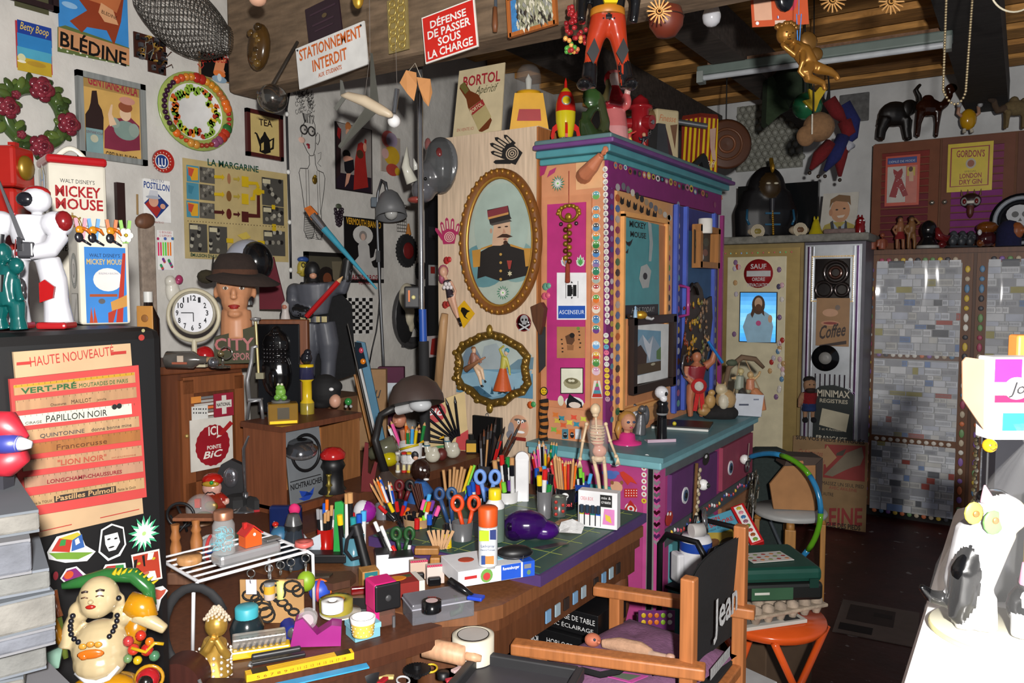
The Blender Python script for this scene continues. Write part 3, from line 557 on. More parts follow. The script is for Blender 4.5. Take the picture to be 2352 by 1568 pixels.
b.box((0,-8,-58),(60,8,22),'39383a');b.box((-34,-8,8),(34,6,34),'353437');t.so(b,A_)
t=WL('theatre_mask','long pale theatre mask with hollow eyes and black hood','mask',WALL,935,725,off=.06)
b=t.b();b.ba((0,0,42),(22,16,34),'b8b09a',14).ba((6,-2,5),(14,12,30),'b8b09a',12).ba((12,-2,-14),(9,9,26),'b4ac96',10);b.fuse(2.5,6);t.pt('face',b,A_)
t.pt('eye_hole',t.b().ba((1,-15,32),(5,3,9),'0b0b0b',8),M_);t.pt('eye_hole',t.b().ba((16,-13,34),(4,3,8),'0b0b0b',8),M_);t.pt('mouth',t.b().ba((14,-12,-8),(5,3,16),'0b0b0b',8),M_)
t.pt('hood',t.b().ba((2,8,-6),(30,10,58),'0e0e10',14),K_)
t=T('wall_lamp','grey dome lamp on a tall thin metal stand by the wall','lamp',onp(876,830,V((0,2.86,0)),V((0,-1,0))),CY);t.k=dep(t.loc)/F
b=t.b();b.tu([(6,0,-60),(4,0,20),(0,0,120),(-4,0,250),(-7,0,350),(-3,0,385),(6,-4,412),(16,-10,405),(20,-12,380)],3.2,'6a6c70',8);t.pt('stand',b,E_)
b=t.b();b.la([(10,62),(20,54),(31,30),(36,0),(33,0),(28,26),(8,52)],'6c6d6f',(28,-12,328),24,(-.12,.25,1));t.pt('shade',b,A_);t.pt('bulb',t.b().ba((29,-18,336),15,'b9b9b6',12),G_)
t.pt('clamp',t.b().box((-12,-2,362),(14,8,22),'55606a',2).box((-4,0,240),(9,9,26),'222326'),A_)
b=t.b();b.tu([(0,4,230),(-2,6,160),(-6,6,110),(-12,8,70),(-22,8,30),(-30,8,-10)],1.6,'17171a',5);t.pt('cord',b,A_)
PF=(V((2.813,0,0)),R(-90))
t=WL('oval_portrait','oval gilt framed portrait of a moustached officer in a red cap','portrait',PF,1150,556)
def oval(b,rx,rz,pr,col,n=48):
 vs=[];fs=[];m=len(pr)
 for i in range(n):
  a=6.2832*i/n
  for o,y in pr:vs.append(((rx+o)*ma.cos(a),-y,(rz+o)*ma.sin(a)))
 for i in range(n):
  for j in range(m-1):k=(i+1)%n;fs.append((i*m+j,i*m+j+1,k*m+j+1,k*m+j))
 return b.add(vs,fs,col,True)
b=oval(t.b(),88,143,[(0,4),(2,10),(8,13),(14,16),(20,14),(24,8),(24,0)],'7a4a1c');t.pt('frame',b,W_)
b=t.b()
for i in range(44):a=6.2832*i/44;b.ba((105*ma.cos(a),-15,160*ma.sin(a)),(5,4,6.5),'a8742c',6)
b.rg((0,-11,0),1,.01,'000');oval(b,88,143,[(0,9),(3,13),(6,9)],'b88a3a');t.pt('gilt_beading',b,'gold')
b=t.b();b.la([(90,2),(0,3)],'a8b4a8',(0,0,0),48,(0,-1,0));b.v=[V((p.x,p.y,p.z*1.62))for p in b.v];t.pt('backing',b,A_)
t.th=.007
pic(t,[('e',1110,610,52,50,'5f8a90',24),('e',1185,600,44,48,'7a9a98',24),('e',1150,520,62,100,'9fb0a6',30),('p',[(1096,640),(1100,580),(1132,562),(1140,556),(1165,556),(1172,562),(1212,576),(1220,630),(1180,640),(1150,646),(1115,634)],'231f1e'),('p',[(1084,575),(1104,572),(1102,612),(1087,614)],'b8863a'),('p',[(1203,570),(1222,570),(1220,610),(1207,612)],'b8863a'),('p',[(1104,570),(1132,560),(1133,564),(1104,574)],'b8863a'),('p',[(1172,560),(1203,570),(1203,574),(1172,565)],'b8863a'),('p',[(1130,564),(1134,515),(1132,500),(1172,498),(1171,530),(1166,556),(1150,564)],'c8a488'),('e',1154,530,19,28,'c8a488'),('e',1128,530,3,6,'b89078'),('p',[(1119,482),(1167,472),(1172,497),(1175,502),(1126,516),(1122,500)],'2a2422'),('p',[(1119,484),(1166,472),(1168,490),(1121,502)],'7a3038'),('p',[(1121,499),(1168,487),(1168,492),(1121,504)],'c08a50'),('p',[(1125,514),(1170,503),(1176,508),(1130,518)],'4a4440'),('e',1147,522,4,1.6,'2a1a14'),('e',1163,520,4,1.6,'2a1a14'),('p',[(1140,546),(1154,537),(1164,537),(1178,543),(1166,546),(1154,545)],'3a2218'),('e',1160,549,4,2,'8a4a3c'),('e',1161,557,5,5,'3a2218'),('p',[(1157,524),(1162,535),(1154,536)],'b88a70'),('p',[(1164,598),(1176,598),(1172,618),(1168,618)],'9a3a34'),('e',1171,628,6,7,'c8c0a0',12,0,.5)]+[('e',1150,584+i*19,3.2,3.2,'b8904a',10)for i in range(4)])
def flower(t,px,py,r_,pr):
 for k,(c,q)in enumerate((('2f7a58',1),('b9b8b4',.78),('e6e4dc',.45))):pr.append(('e',px,py,r_*q,r_*q*1.15,c,28,k*.1,.55))
 pr.append(('e',px,py,r_*.14,r_*.14,'7ac85a',10));return pr
t.th=.009;pic(t,flower(t,1155,672,15,[]),'flower_sticker')
t=WL('rococo_picture','gilt scrolled frame with a mountain lake and two relief figures','picture',PF,1134,842)
out=[(0,74),(30,68),(52,58),(76,48),(96,28),(90,6),(92,-8),(98,-30),(84,-50),(58,-58),(36,-76),(0,-84)]
pts=out+[(-x,z)for x,z in out[-2:0:-1]]
def sw(pts,k):return[(x*k,z*k)for x,z in pts]
b=t.b();b.tu([(x,-8,z)for x,z in pts],10,'6e5420',8,True);t.pt('frame',b,'gold');b=t.b()
for i,(x,z)in enumerate(pts):
 b.ba((x*1.04,-14,z*1.04),(9,6,7),'8a6c2c',8);x2,z2=pts[(i+1)%len(pts)];b.ba(((x+x2)/2,-15,(z+z2)/2),(6,5,9),'7a5c22',8,Mx.Rotation(i*.7,4,'Y'))
b.ba((0,-16,84),(8,7,14),'94762f',8).ba((0,-16,-94),(9,7,12),'94762f',8);t.pt('scrollwork',b,'gold')
b=t.b();b.pm(pts,-5,0,'6f94a8');t.pt('backing',b,A_);t.th=6*t.k
pic(t,[('p',[(1050,820),(1080,790),(1134,770),(1190,790),(1222,815),(1222,845),(1050,845)],'a9b4b0'),('p',[(1050,845),(1076,790),(1094,800),(1112,836),(1124,848)],'6c7f8e'),('p',[(1100,848),(1112,795),(1140,788),(1155,810),(1170,848)],'9aa6aa'),('p',[(1160,848),(1190,825),(1226,820),(1224,848)],'64808f'),('r',1048,846,1224,900,'5f8ca8'),('p',[(1050,862),(1110,850),(1180,858),(1222,850),(1215,885),(1134,912),(1060,888)],'86aabd'),('p',[(1060,890),(1100,886),(1130,910),(1110,916)],'3c6078')]+[('p',[(1075+i*17,905),(1079+i*17,886+(i%3)*5),(1083+i*17,905)],'2f5468')for i in range(8)],'landscape')
g='d0b090'
b=t.b();Q=lambda x,y:(x-1134,-8,842-y)
b.ba(Q(1084,806),(6,5,8),'c8a080',8).ba(Q(1083,801),(7,5,5),'7a5030',8).tu([Q(1082,812),Q(1084,836)],[7,9],'8a5a48').tu([Q(1086,838),Q(1106,850),Q(1112,872)],[7,5,3],g).tu([Q(1088,842),Q(1100,866),Q(1104,884)],[7,5,3],g).tu([Q(1076,820),Q(1070,838),Q(1078,846)],4,'9a6a58').tu([Q(1090,818),Q(1104,834)],4,'9a6a58').ba(Q(1116,877),(4,4,3),'222',6).ba(Q(1107,888),(5,4,3),'222',6);b.fuse(2,2);t.pt('musician_relief',b,A_)
t.pt('guitar',t.b().tu([(-68,-16,-9),(-30,-14,14),(-14,-14,22)],[8,3,2],'9a6a4a'),A_,None)
b=t.b();b.ba(Q(1174,806),(6,5,8),'d0b090',8).ba(Q(1176,802),(7,5,6),'3a8aa0',8).tu([Q(1168,816),Q(1166,842)],[7,8],'a8a040').tu([Q(1166,818),Q(1156,800),Q(1168,792)],[4,3,3],'a8a040').tu([Q(1174,820),Q(1182,844),Q(1184,858)],[4,3,2.5],'a8a040').la([(24,-8),(8,42)],'b8501e',Q(1165,886),14,(0,0,1)).tu([Q(1160,890),Q(1160,900)],3,'222').tu([Q(1170,890),Q(1170,900)],3,'222');b.fuse(2,2);t.pt('dancer_relief',b,A_)
t=WL('hand_cutout','black and pale hand print sticker patterned with rings','sticker',PF,1168,345)
def hand(t,px,py,s_,rot,col,inner,th=.003,fing=((-24,18,62),(-6,26,78),(14,24,74),(32,12,54)),thumb=(-52,-22,30)):
 t.th=th;q=lambda x,z:(px+s_*(x*ma.cos(rot)-z*ma.sin(rot)),py-s_*(x*ma.sin(rot)+z*ma.cos(rot)))
 def cap(x0,z0,x1,z1,w):a=ma.atan2(z1-z0,x1-x0)-1.5708;return[q(x0+w*ma.cos(a+k)*1.0+0,z0+w*ma.sin(a+k))for k in()]or[q(x0-w*ma.cos(a),z0-w*ma.sin(a)),q(x0+w*ma.cos(a),z0+w*ma.sin(a)),q(x1+w*.8*ma.cos(a),z1+w*.8*ma.sin(a)),q(x1,z1+w*.9)if 0 else q(x1+w*.9*ma.cos(a+1.57),z1+w*.9*ma.sin(a+1.57)),q(x1-w*.8*ma.cos(a),z1-w*.8*ma.sin(a))]
 pr=[('p',[q(-30,-40),(q(22,-40)),q(34,12),q(20,28),q(-24,24),q(-36,-4)],col)]
 for x,z,l in fing:pr.append(('p',cap(x,z-10,x*1.35,z+l*.62,9),col))
 pr.append(('p',cap(-28,-18,thumb[0]-6,thumb[2],9),col))
 for k in range(3):c=q(0,-8);pr.append(('e',c[0],c[1],s_*(24-k*8),s_*(24-k*8),inner,16));pr.append(('e',c[0],c[1],s_*(20-k*8),s_*(20-k*8),col,16))
 for x,z,l in fing:pr.append(('p',cap(x*1.05,z+4,x*1.3,z+l*.5,4),inner))
 return pic(t,pr,P_)
hand(t,1172,350,.62,1.05,'1c1a1a','b8a48c');t.root['label']=t.label
t=WL('hand_sticker','magenta hand print sticker half under the oval frame','sticker',PF,1028,530);hand(t,1032,540,.5,.05,'a82a5a','d8b8a8')
t=WL('rhino_head','grey ceramic rhinoceros head with white horns on the panel edge','ornament',PF,1022,400)
b=t.b();b.ba((14,-34,14),(40,36,64),'4b4c4d',16).ba((-14,-60,-42),(28,28,28),'55555a',14).ba((0,-50,-10),(30,30,40),'505052',12)
for i in range(4):b.rg((20,-34+i*6,18),52-i*6,5,'5d5e60',24,'y',.72)
b.fuse(3,3);t.pt('head',b,G_);t.pt('horn',t.b().tu([(-28,-82,-26),(-38,-92,8),(-38,-88,52)],[14,10,1.5],'c8c6b8',10),G_);t.pt('horn',t.b().tu([(-18,-78,2),(-22,-84,26)],[8,1],'d0d0c8',8),G_)
t.pt('ear',t.b().ba((-14,-44,62),(9,6,15),'7a4a48',8),G_);t.pt('ear',t.b().ba((30,-60,36),(9,6,13),'6a2a2a',8),G_);t.pt('eye',t.b().ba((6,-78,-20),4,'111',8),G_);t.pt('nose',t.b().ba((-24,-78,-64),(20,14,8),'8a4038',8),G_)
t=sg('road_sign_sticker','yellow diamond sign with a black kangaroo','sign',1048,694,1090,752,pl=PF,k=A_,back='d8a81a',tilt=0);t.root.rotation_euler.y=R(0);bpy.data.objects.remove(t.root.children[0])
t.th=.001;b=art(t);b.pm([tuple((lambda v:(v.x,v.z))(t.loc_of(x,y,0)))for x,y in((1067,690),(1091,720),(1066,753),(1042,718))],-.004,0,'d8a81a');t.pt('board',b,A_);t.th=.005
pic(t,[('p',[(1060,706),(1066,706),(1074,712),(1080,714),(1073,718),(1069,726),(1076,734),(1066,728),(1062,720),(1058,714)],'16130a')])
t=WL('skull_badge','round black badge with a silver skull and crossed bones','badge',PF,1204,741);t.pt('disc',t.b().la([(19,0),(19,3),(0,3)],'1a0d0e',(0,0,0),28,(0,-1,0)).rg((0,-3,0),18.5,1.6,'6a1a1e',28),G_)
t.th=.008;pic(t,[('e',1204,733,9,10,'9a9a9c'),('r',1199,739,1209,745,'9a9a9c'),('e',1200,734,2.4,3,'151515',10),('e',1208,734,2.4,3,'151515',10),('p',[(1191,744),(1193,742),(1217,757),(1215,760)],'b8b8ba'),('p',[(1216,743),(1218,746),(1193,760),(1191,757)],'b8b8ba')])
t=WL('fashion_doll','pink haired doll in black and white dress hung upside the panel edge','doll',PF,1035,672,off=.05)
b=t.b();sk='c89a80';b.ba((-20,0,48),(10,10,13),sk,10).tu([(-16,0,36),(-10,0,28)],4,sk).tu([(-10,0,28),(-4,0,6),(2,0,-10)],[10,8,11],'2a2028').tu([(-2,0,-12),(10,0,-40),(28,0,-70)],[7,5,3],sk).tu([(6,0,-12),(16,0,-42),(26,0,-72)],[7,5,3],sk).tu([(2,0,26),(14,0,4),(10,0,-14)],3,sk);b.fuse(2,3);t.pt('body',b,A_)
t.pt('hair',t.b().ba((-24,4,50),(13,10,15),'a8546a',10).ba((-28,4,34),(8,8,14),'9a4a60',8),A_);b=t.b()
for i in range(5):b.ba((-12+i*5,-9,12+(i%2)*8),(5,3,5),'d8d0d0',8)
t.pt('flower_trim',b,A_,label='white flowers on the dress');t.pt('boot',t.b().tu([(22,0,-58),(30,0,-76)],[4,3],'1a1618'),G_)
t=WL('wooden_rod','pale wooden rolling stick leaning against the panel','stick',PF,1016,800,off=.04);t.so(t.b().tu([(-16,0,-110),(4,0,60),(8,0,80)],[10,10,8],'b08a62',12),W_)
t=WL('hand_saw','old saw with a worn wooden handle hanging at the panel edge','saw',PF,1242,760,off=.03)
t.pt('handle',t.b().pm([(-20,56),(6,66),(16,52),(10,10),(4,-8),(-4,6),(-14,24)],-12,4,'5a3520'),W_);t.pt('blade',t.b().pm([(-6,10),(14,10),(14,-80),(-2,-96)],-3,-1,'4a4a4c'),E_)
t=WL('tiger_tail','orange and black striped plush tail hanging beside the pink cabinet','tail',PF,1249,968,off=.04);pts=[(0,0,50),(2,-2,25),(-2,0,0),(1,0,-30),(-3,0,-66)];b=t.b()
for i in range(16):b.cyl((2*ma.sin(i),0,52-i*7.4),(2*ma.sin(i+1),0,52-i*7.4-8),10,'a8662a' if i%2 else '1a1412',n=10)
t.so(b,K_)
t=WL('cartoon_cutout','flat cutout of a bald old man face with grey hair','cutout',PF,1193,980);t.pt('board',t.b().ba((0,-2,0),(26,2,28),'c8987a',24),A_);t.th=.009
pic(t,[('e',1174,985,7,16,'8a8a90'),('e',1172,998,9,10,'7a7a82'),('e',1189,964,8,3,'555'),('e',1203,966,6,3,'555'),('e',1191,969,3,5,'eee'),('e',1200,969,3,5,'eee'),('e',1191,970,1.2,2,'111'),('e',1200,970,1.2,2,'111'),('e',1202,978,6,7,'d8907a'),('e',1196,992,9,3,'eee'),('r',1180,1002,1208,1010,'8a2a24')])
t=WL('smiley_sticker','yellow winking smiley in a black ring','sticker',PF,1250,898);t.pt('disc',t.b().la([(10,0,'151515'),(10,2,'151515'),(8,2.4,'d8b020'),(0,2.4)],'151515',(0,0,0),24,(0,-1,0)),A_);t.th=3.2*t.k;pic(t,[('e',1247,896,1,1.6,'111',8),('e',1253,896,1.6,1,'111',8),('r',1246,901,1254,902,'111')])
for px,py,c,l in((1221,930,'d0602a','orange and green leaf pair sticker'),(1256,658,'6aa08a','small flower sticker beside the oval frame'),(1254,680,'d8607a','pink butterfly sticker beside the oval frame'),(1028,598,'b83030','red ink flower stamp under the hand sticker'),(1025,700,'b03a34','red braided ink stamp at the panel edge')):
 t=WL('sticker',l,'sticker',PF,px,py);b=t.b();b.la([(9,0),(9,1),(0,1)],c,(-3,0,0),8,(0,-1,0)).la([(7,0),(7,1.2),(0,1.2)],'4a9a5a' if 'leaf' in l else c,(5,0,2),7,(0,-1,0));t.so(b,A_)
t=WL('picture_frame','small black hanging plaque with a dark arched centre behind the brushes','picture',PF,1122,1000,off=.01);t.pt('board',t.b().box((0,-4,0),(80,8,90),'0d0d0e',1),A_);t.pt('hook',t.b().rg((0,-5,48),4,1,'888',12),E_);t.pt('arch',t.b().ba((4,-8,-22),(28,4,36),'2a1c18',16),M_)
E1=(V((2.811,0,0)),R(-90));E0=(V((2.829,0,0)),R(-90));F2=(V((0,1.389,0)),0.0);E2=(V((2.741,0,0)),R(-90))
t=DR
class Sub:
 def __init__(s,pl):s.p=V(pl[0]);s.yaw=pl[1];s.n=Mx.Rotation(s.yaw,3,'Z')@V((0,-1,0))
 def loc_of(s,px,py,off):return DR.inv@(onp(px,py,s.p+s.n*off,s.n)-DR.loc)
def sk_(pl,prims,name='sticker',label=None,k=A_,off=.002):
 b=B();b.t=Sub(pl);o=off;fl=abs(pl[1])<.1
 for i,p in enumerate(prims):
  z=o+i*.00015
  if p[0]=='e':
   c=b.q(p[1],p[2],z);dx=(b.q(p[1]+5,p[2],z)-b.q(p[1]-5,p[2],z))/10;dz=(b.q(p[1],p[2]+5,z)-b.q(p[1],p[2]-5,z));kz=abs(dz.z)/10;n=p[6]if len(p)>6 else 12;st=p[8]if len(p)>8 else 0;a0=p[7]if len(p)>7 else 0
   dx.z=0
   b.add([c+dx*(p[3]*ma.cos(a0+6.2832*j/n)*(1 if j%2 or not st else st))+V((0,0,kz*p[4]*ma.sin(a0+6.2832*j/n)*(1 if j%2 or not st else st)))for j in range(n)],[tuple(range(n))],p[5])
  elif p[0]=='p':b.poly(p[1],p[2],z)
  elif p[0]=='r':b.poly([(p[1],p[2]),(p[3],p[2]),(p[3],p[4]),(p[1],p[4])],p[5],z)
  elif p[0]=='t':
   a=b.q(p[2],p[3],z);y1=p[7].get('y1',p[3])if len(p)>7 else p[3];e=b.q(p[4],y1,z);kz=abs(b.q(p[2],p[3]+5,z).z-b.q(p[2],p[3]-5,z).z)/10;vs,fs,wd,hh=glyphs(p[1],p[7].get('sh',0)if len(p)>7 else 0,p[7].get('bold',0)if len(p)>7 else 0);d=e-a
   b.add([a+d*(v[0]/wd)+V((0,0,v[1]/hh*p[5]*kz))for v in vs],fs,p[6])
 return DR.pt(name,b,k,None,label)
for i,ch in enumerate('bcdefghijklmnopqrstuvwxyz'):
 y=388+i*14.6;sk_(E0,[('e',1390+i*.2,y,6,7,'dcd6cc',8),('t',ch,1387+i*.2,y+4,1393+i*.2,7,'8a8a8a',BD)],'letter_sticker','white letter sticker '+ch)
pal=['4a9a6a','d88a3a','c8506a','5a80b8','8ab04a','d8b040','8a5aa0','c83a34']
for i,(y,c1,c2)in enumerate(((448,'6aa85a','5aa0a8'),(482,'d88a50','5a90b0'),(500,'d88040','5aa8b8'),(521,'4a80b0','444'),(542,'4aa090','d88a3a'),(561,'2f7a3a','6aa05a'),(581,'4a80b8','333'),(605,'8a70a0','5a6aa0'),(622,'2f7a5a','2f7a5a'),(641,'9aa8a0','c83a34'),(662,'e8c8b0','a83a3a'),(686,'d8702a','4a9a3a'),(710,'e0d8c8','d86a5a'),(733,'5a90b8','3a70a8'),(756,'6a3a80','3a8a6a'),(792,'6aa0d0','b8d0e0'),(817,'c85040','d8b040'),(832,'4a8a4a','6aa04a'),(852,'d8b8c8','c890b0'))):
 sk_(E0,[('e',1369,y,10,10,'d8cfc0',10),('e',1369,y+3,8,7,c1,10),('e',1369,y-4,7,5,c2,10),('e',1366,y-4,1.6,1.6,'fff',6),('e',1372,y-4,1.6,1.6,'fff',6)],'sticker')
for i in range(12):y=770+i*13.3;sk_(E0,[('e',1392+i*.3,y,6,6,['d8d8d0','c8d070','60a0b8','d86a8a','d8d0c0','d8d8d0','e0c040','e0c040','e0c040','e0c040','e0c040','b890a0'][i],12),('e',1390+i*.3,y-1,.9,1.2,'333',6),('e',1394+i*.3,y-1,.9,1.2,'333',6)],'sticker')
sk_(E0,[('r',1359+0,916,1383,916,'b03a2a'),('p',[(1358,914),(1384,914),(1378,874),(1364,874)],'d8d0c8')]+[('p',[(1360+i*2.5,912-i*8),(1383-i*2.5,912-i*8),(1381-i*2.5,904-i*8),(1362+i*2.5,904-i*8)],['b8342a','4a90a0','a04a80','5a9a5a','c8342a'][i])for i in range(5)],'cake_sticker')
sk_(E0,flower(None,1281,421,17,[]),'flower_sticker')
sk_(E0,[('p',[(1323,372),(1384,368),(1384,430),(1323,436)],'d9a87a')],'patch','paler orange patch of paint');sk_(E0,[('p',[(1236,382),(1257,380),(1250,400),(1236,408)],'a02a60'),('p',[(1262,392),(1278,384),(1274,396),(1256,408)],'a83668')],'brush_mark')
for px,c in((1298,'d8d4d8'),(1333,'c8d8c8')):
 pr=[]
 for k in range(7):a=-1.1+k*.37;l=24-abs(k-3)*4.5;x2,y2=px+l*ma.sin(a),608-l*ma.cos(a);pr.append(('p',[(px,612),(px+l*.55*ma.sin(a)-4*ma.cos(a),608-l*.55*ma.cos(a)-4*ma.sin(a)),(x2,y2),(px+l*.55*ma.sin(a)+4*ma.cos(a),608-l*.55*ma.cos(a)+4*ma.sin(a))],c));
 for k in range(7):a=-1.1+k*.37;l=20-abs(k-3)*4;pr.append(('p',[(px,610),(px+l*.5*ma.sin(a)-2*ma.cos(a),607-l*.5*ma.cos(a)),(px+l*ma.sin(a),607-l*ma.cos(a)),(px+l*.5*ma.sin(a)+2*ma.cos(a),607-l*.5*ma.cos(a))],'4a9a4a' if px>1310 else['b06a8a','6a90b0','c89a5a'][k%3]))
 sk_(E1,pr,'leaf_sticker')
sk_(E1,[('r',1279,626,1347,734,'e4e4e6'),('r',1282,702,1344,731,'1f4fa8'),('t','ASCENSEUR',1284,721,1342,9,'dce4f0'),('r',1303,654,1313,680,'101012'),('r',1316,654,1324,680,'101012'),('r',1299,646,1300,685,'101012'),('r',1327,645,1328,684,'101012'),('p',[(1311,650),(1313,645),(1316,650)],'101012'),('p',[(1311,682),(1313,687),(1316,682)],'101012'),('e',1314,660,1.4,1.6,'101012',8),('r',1313,662,1315.5,676,'101012')],'lift_sign','white lift sign with ASCENSEUR on a blue band')
sk_(E1,[('r',1279,750,1344,822,'b07a50'),('p',[(1298,772),(1310,766),(1318,768),(1320,782),(1314,792),(1302,790)],'5a3a26'),('e',1314,770,6,6,'1c1614'),('p',[(1302,792),(1318,792),(1317,804),(1303,804)],'8a5c3a')]+[('r',x,y,x+4,y+3,'2a1c14')for x,y in((1328,760),(1329,768),(1328,778),(1331,786),(1330,796),(1288,778),(1289,788),(1290,798),(1290,806))]+[('e',1328,754,4,4,'6a8a3a',10)],'paper_card','brown card with an ink drawing')
sk_(E1,[('r',1287,844,1340,904,'1a1a1a'),('r',1289,846,1338,902,'dcdcc8'),('e',1314,880,20,13,'9a9474'),('e',1313,875,15,7,'6a6448'),('e',1309,874,4,3,'d0ccb4'),('e',1316,874,4,3,'d0ccb4')],'nest_tile','white tile with a bird nest')
sk_(E1,[('e',1319,924,22,13,'ddd'),('p',[(1301,936),(1302,920),(1308,904),(1318,912),(1336,924),(1338,936)],'16161a'),('e',1320,930,14,7,'d8c8bc')],'sticker','black and white sticker under the nest tile');sk_(E1,[('e',1288,920,7,12,'d8d0b8')],'sticker')
for x,y,c in((1276,952,'d87a3a'),(1290,960,'3a8a9a'),(1318,958,'d8503a'),(1340,962,'c8c84a'),(1280,966,'d0b84a'),(1294,976,'d8603a'),(1308,970,'d8c84a'),(1324,974,'3a8aa0'),(1272,986,'7ab04a'),(1284,992,'d8803a')):sk_(E0,[('e',x,y,10,8,c,8,0,.5)],'aeroplane_sticker')
for x,c in((1298,'4a7a8a'),(1314,'c86a34'),(1328,'c8d0d8')):sk_(E0,[('r',x-7,985,x+7,1008,c),('e',x,999,5,7,'1c1c20' if x<1325 else 'ddd',10),('e',x-2,997,1,1.5,'fff',6),('e',x+2,997,1,1.5,'fff',6)],'cat_sticker')
t=WL('gold_earring_charm','gold crown shaped charm with bells hanging on the magenta panel','ornament',E1,1309,494)
b=t.b();b.rg((0,-5,4),18,4,'8a6a1a',20,'y',1.3)
for i in range(9):a=i*.4-.1;b.ba((28*ma.cos(a),-6,4+17*ma.sin(a)),5,'a8842a',8)
b.ba((0,-8,-4),(9,5,9),'9a7824',8);t.pt('crown',b,'gold');t.pt('thread',t.b().cyl((0,-5,20),(0,-5,100),.8,'a03a30',n=5),M_)
for x in(-20,20):t.pt('bell',t.b().ba((x,-6,-20),5,'6a5a5a',8),C_)
t=WL('bell_tassel','string of gold bells ending in a rust tassel on the magenta panel','ornament',E1,1307,560)
b=t.b()
for i in range(11):b.ba((5*(-1)**i,-7,40-i*8),6.5,['a8842a','6a3a1a','8a6a24'][i%3],8)
t.pt('bells',b,'gold');t.pt('tassel',t.b().la([(2,0),(5,-8),(6,-48),(2,-50)][::-1],'8a3a24',(0,-6,-40),10),K_)
for px,py,l,pl,flip in((1372,385,'baby doll arm reaching up from the corner of the painted cabinet',E0,1),(1676,458,'baby doll arm with spread fingers at the far end of the painted cabinet',None,0)):
 if pl:t=WL('doll_limb',l,'doll arm',pl,px,py)
 else:t=T('doll_limb',l,'doll arm',(4.23,1.47,2.01),CY,dep((4.23,1.47,2.01))/F)
 b=t.b();sk='b8704f'
 if flip:b.tu([(-34,0,-16),(-18,-22,-14),(4,-30,0),(20,-34,14),(28,-36,20)],[20,18,16,11,9],sk,12);o=(34,-36,26)
 else:b.tu([(-14,0,-14),(4,-4,-8),(16,-6,6)],[12,11,8],sk,10);o=(18,-7,12)
 for k in range(4):a=.25+k*.38;b.tu([o,(o[0]+10*ma.cos(a),o[1]-2,o[2]+10*ma.sin(a)),(o[0]+(15-abs(k-1.5)*2)*ma.cos(a),o[1],o[2]+(17-abs(k-1.5)*2)*ma.sin(a))],[3.4,3,2.2],sk,6)
 b.tu([(o[0]-3,o[1],o[2]-3),(o[0]+8,o[1]-6,o[2]-4)],[3.2,2.4],sk,6);b.ba(o,(7,6,7),sk,8);b.fuse(1.6,3);t.so(b,A_)
rn=random.Random(11);FZ=(V((0,1.393,0)),0.0);FD=(V((0,1.394,0)),0.0)
for i in range(22):
 x=1414+i*11.4*(1-i*.006);y=378+(x-1408)*.315+rn.uniform(-3,3);sk_(FZ,[('e',x,y,rn.uniform(3.5,5.5),rn.uniform(6,9),rn.choice(['d8d4d0','c8b050','8a4a34','3a3a44','a86a80','5a7a9a','1f1f24','c0785a']),8),('e',x,y,2.6,4,rn.choice(['222','7a5a3a','c8c0b0','4a80a0']),6)],'sticker')
for i in range(24):
 y=402+i*24.4;sk_((V((0,1.397,0)),0.0),[('e',1405+.12*i*.2,y,4,7,rn.choice(['b8a04a','8a6aa0','5a8a9a','a04a60','c8c0c0','4a4a8a','6a8a5a']),8)],'sticker')
for i in range(22):
 y=430+i*24.5;sk_(FD,[('e',1419,y,5.5,9,rn.choice(['2a2a30','6a4a80','8a3a5a','a8a0a0','4a6a9a','3a6a4a','b05a30']),8)],'sticker')
for i in range(11):x=1432+i*10.6;y=428+i*7.2;sk_(FD,[('e',x,y,5,9-i*.2,rn.choice(['6a6a70','a08a70','c8c0b4','2a2a2e','7a3a2a','4a8ab0','b05a30']),9)],'sticker')
for i in range(16):y=500+i*23;sk_(FD,[('e',1536,y,4,8,rn.choice(['c87a40','5a8a4a','8a3a5a','4a6a90','c8b890','3a3a3a']),8)],'sticker')
for i in range(20):y=470+i*24;sk_((V((0,1.394,0)),0.0),[('e',1558,y,3.6,8,rn.choice(['8a8aa0','5a3a2a','b8b8c0','a05a7a','6a9a8a','b89a4a']),8)],'sticker')
for i in range(18):y=470+i*24;sk_((V((0,1.394,0)),0.0),[('e',1642,y,3,7,rn.choice(['6a6a8a','b0b0b8','8a4a6a','9a9a5a']),7)],'sticker')
for i in range(6):x=1426+i*15;y=462+i*6.5;sk_((V((0,1.389,0)),0.0),[('p',[(x,y-12),(x+4,y-4),(x+8,y-10),(x+7,y+6),(x+2,y+8),(x-2,y+2)],'1c1716')],'animal_sticker')
t=T('teal_poster','teal poster with black title lettering on the orange cabinet door','poster',onp(1472,600,V((0,1.388,0)),V((0,-1,0))),0.0);t.th=.003
b=art(t);b.pm([(lambda v:(v.x,v.z))(t.loc_of(x,y,0))for x,y in((1433,498),(1512,516),(1513,728),(1434,732))],-.003,0,'4f8f94');t.pt('sheet',b,A_)
pic(t,[('p',[(1434,701),(1512,698),(1512,727),(1434,731)],'15161a'),('t','MICKEY',1446,520,1484,14,'15161a',dict(bold=.06,y1=526)),('t','MOUSE',1448,543,1484,13,'15161a',dict(bold=.06,y1=548)),('t','HERE TODAY!',1451,719,1503,12,'a8a8a4',dict(sh=.2,y1=715)),('p',[(1436,552),(1442,556),(1448,554),(1454,548),(1450,560),(1446,566),(1440,562)],'15161a'),('p',[(1434,580),(1440,576),(1444,570),(1442,582)],'15161a'),('p',[(1488,508),(1496,514),(1500,560),(1496,600),(1490,600),(1492,555)],'a0a8a8'),('p',[(1472,612),(1486,606),(1496,622),(1490,660),(1476,662),(1468,640)],'a8aaa8'),('e',1482,634,5,8,'15161a')])
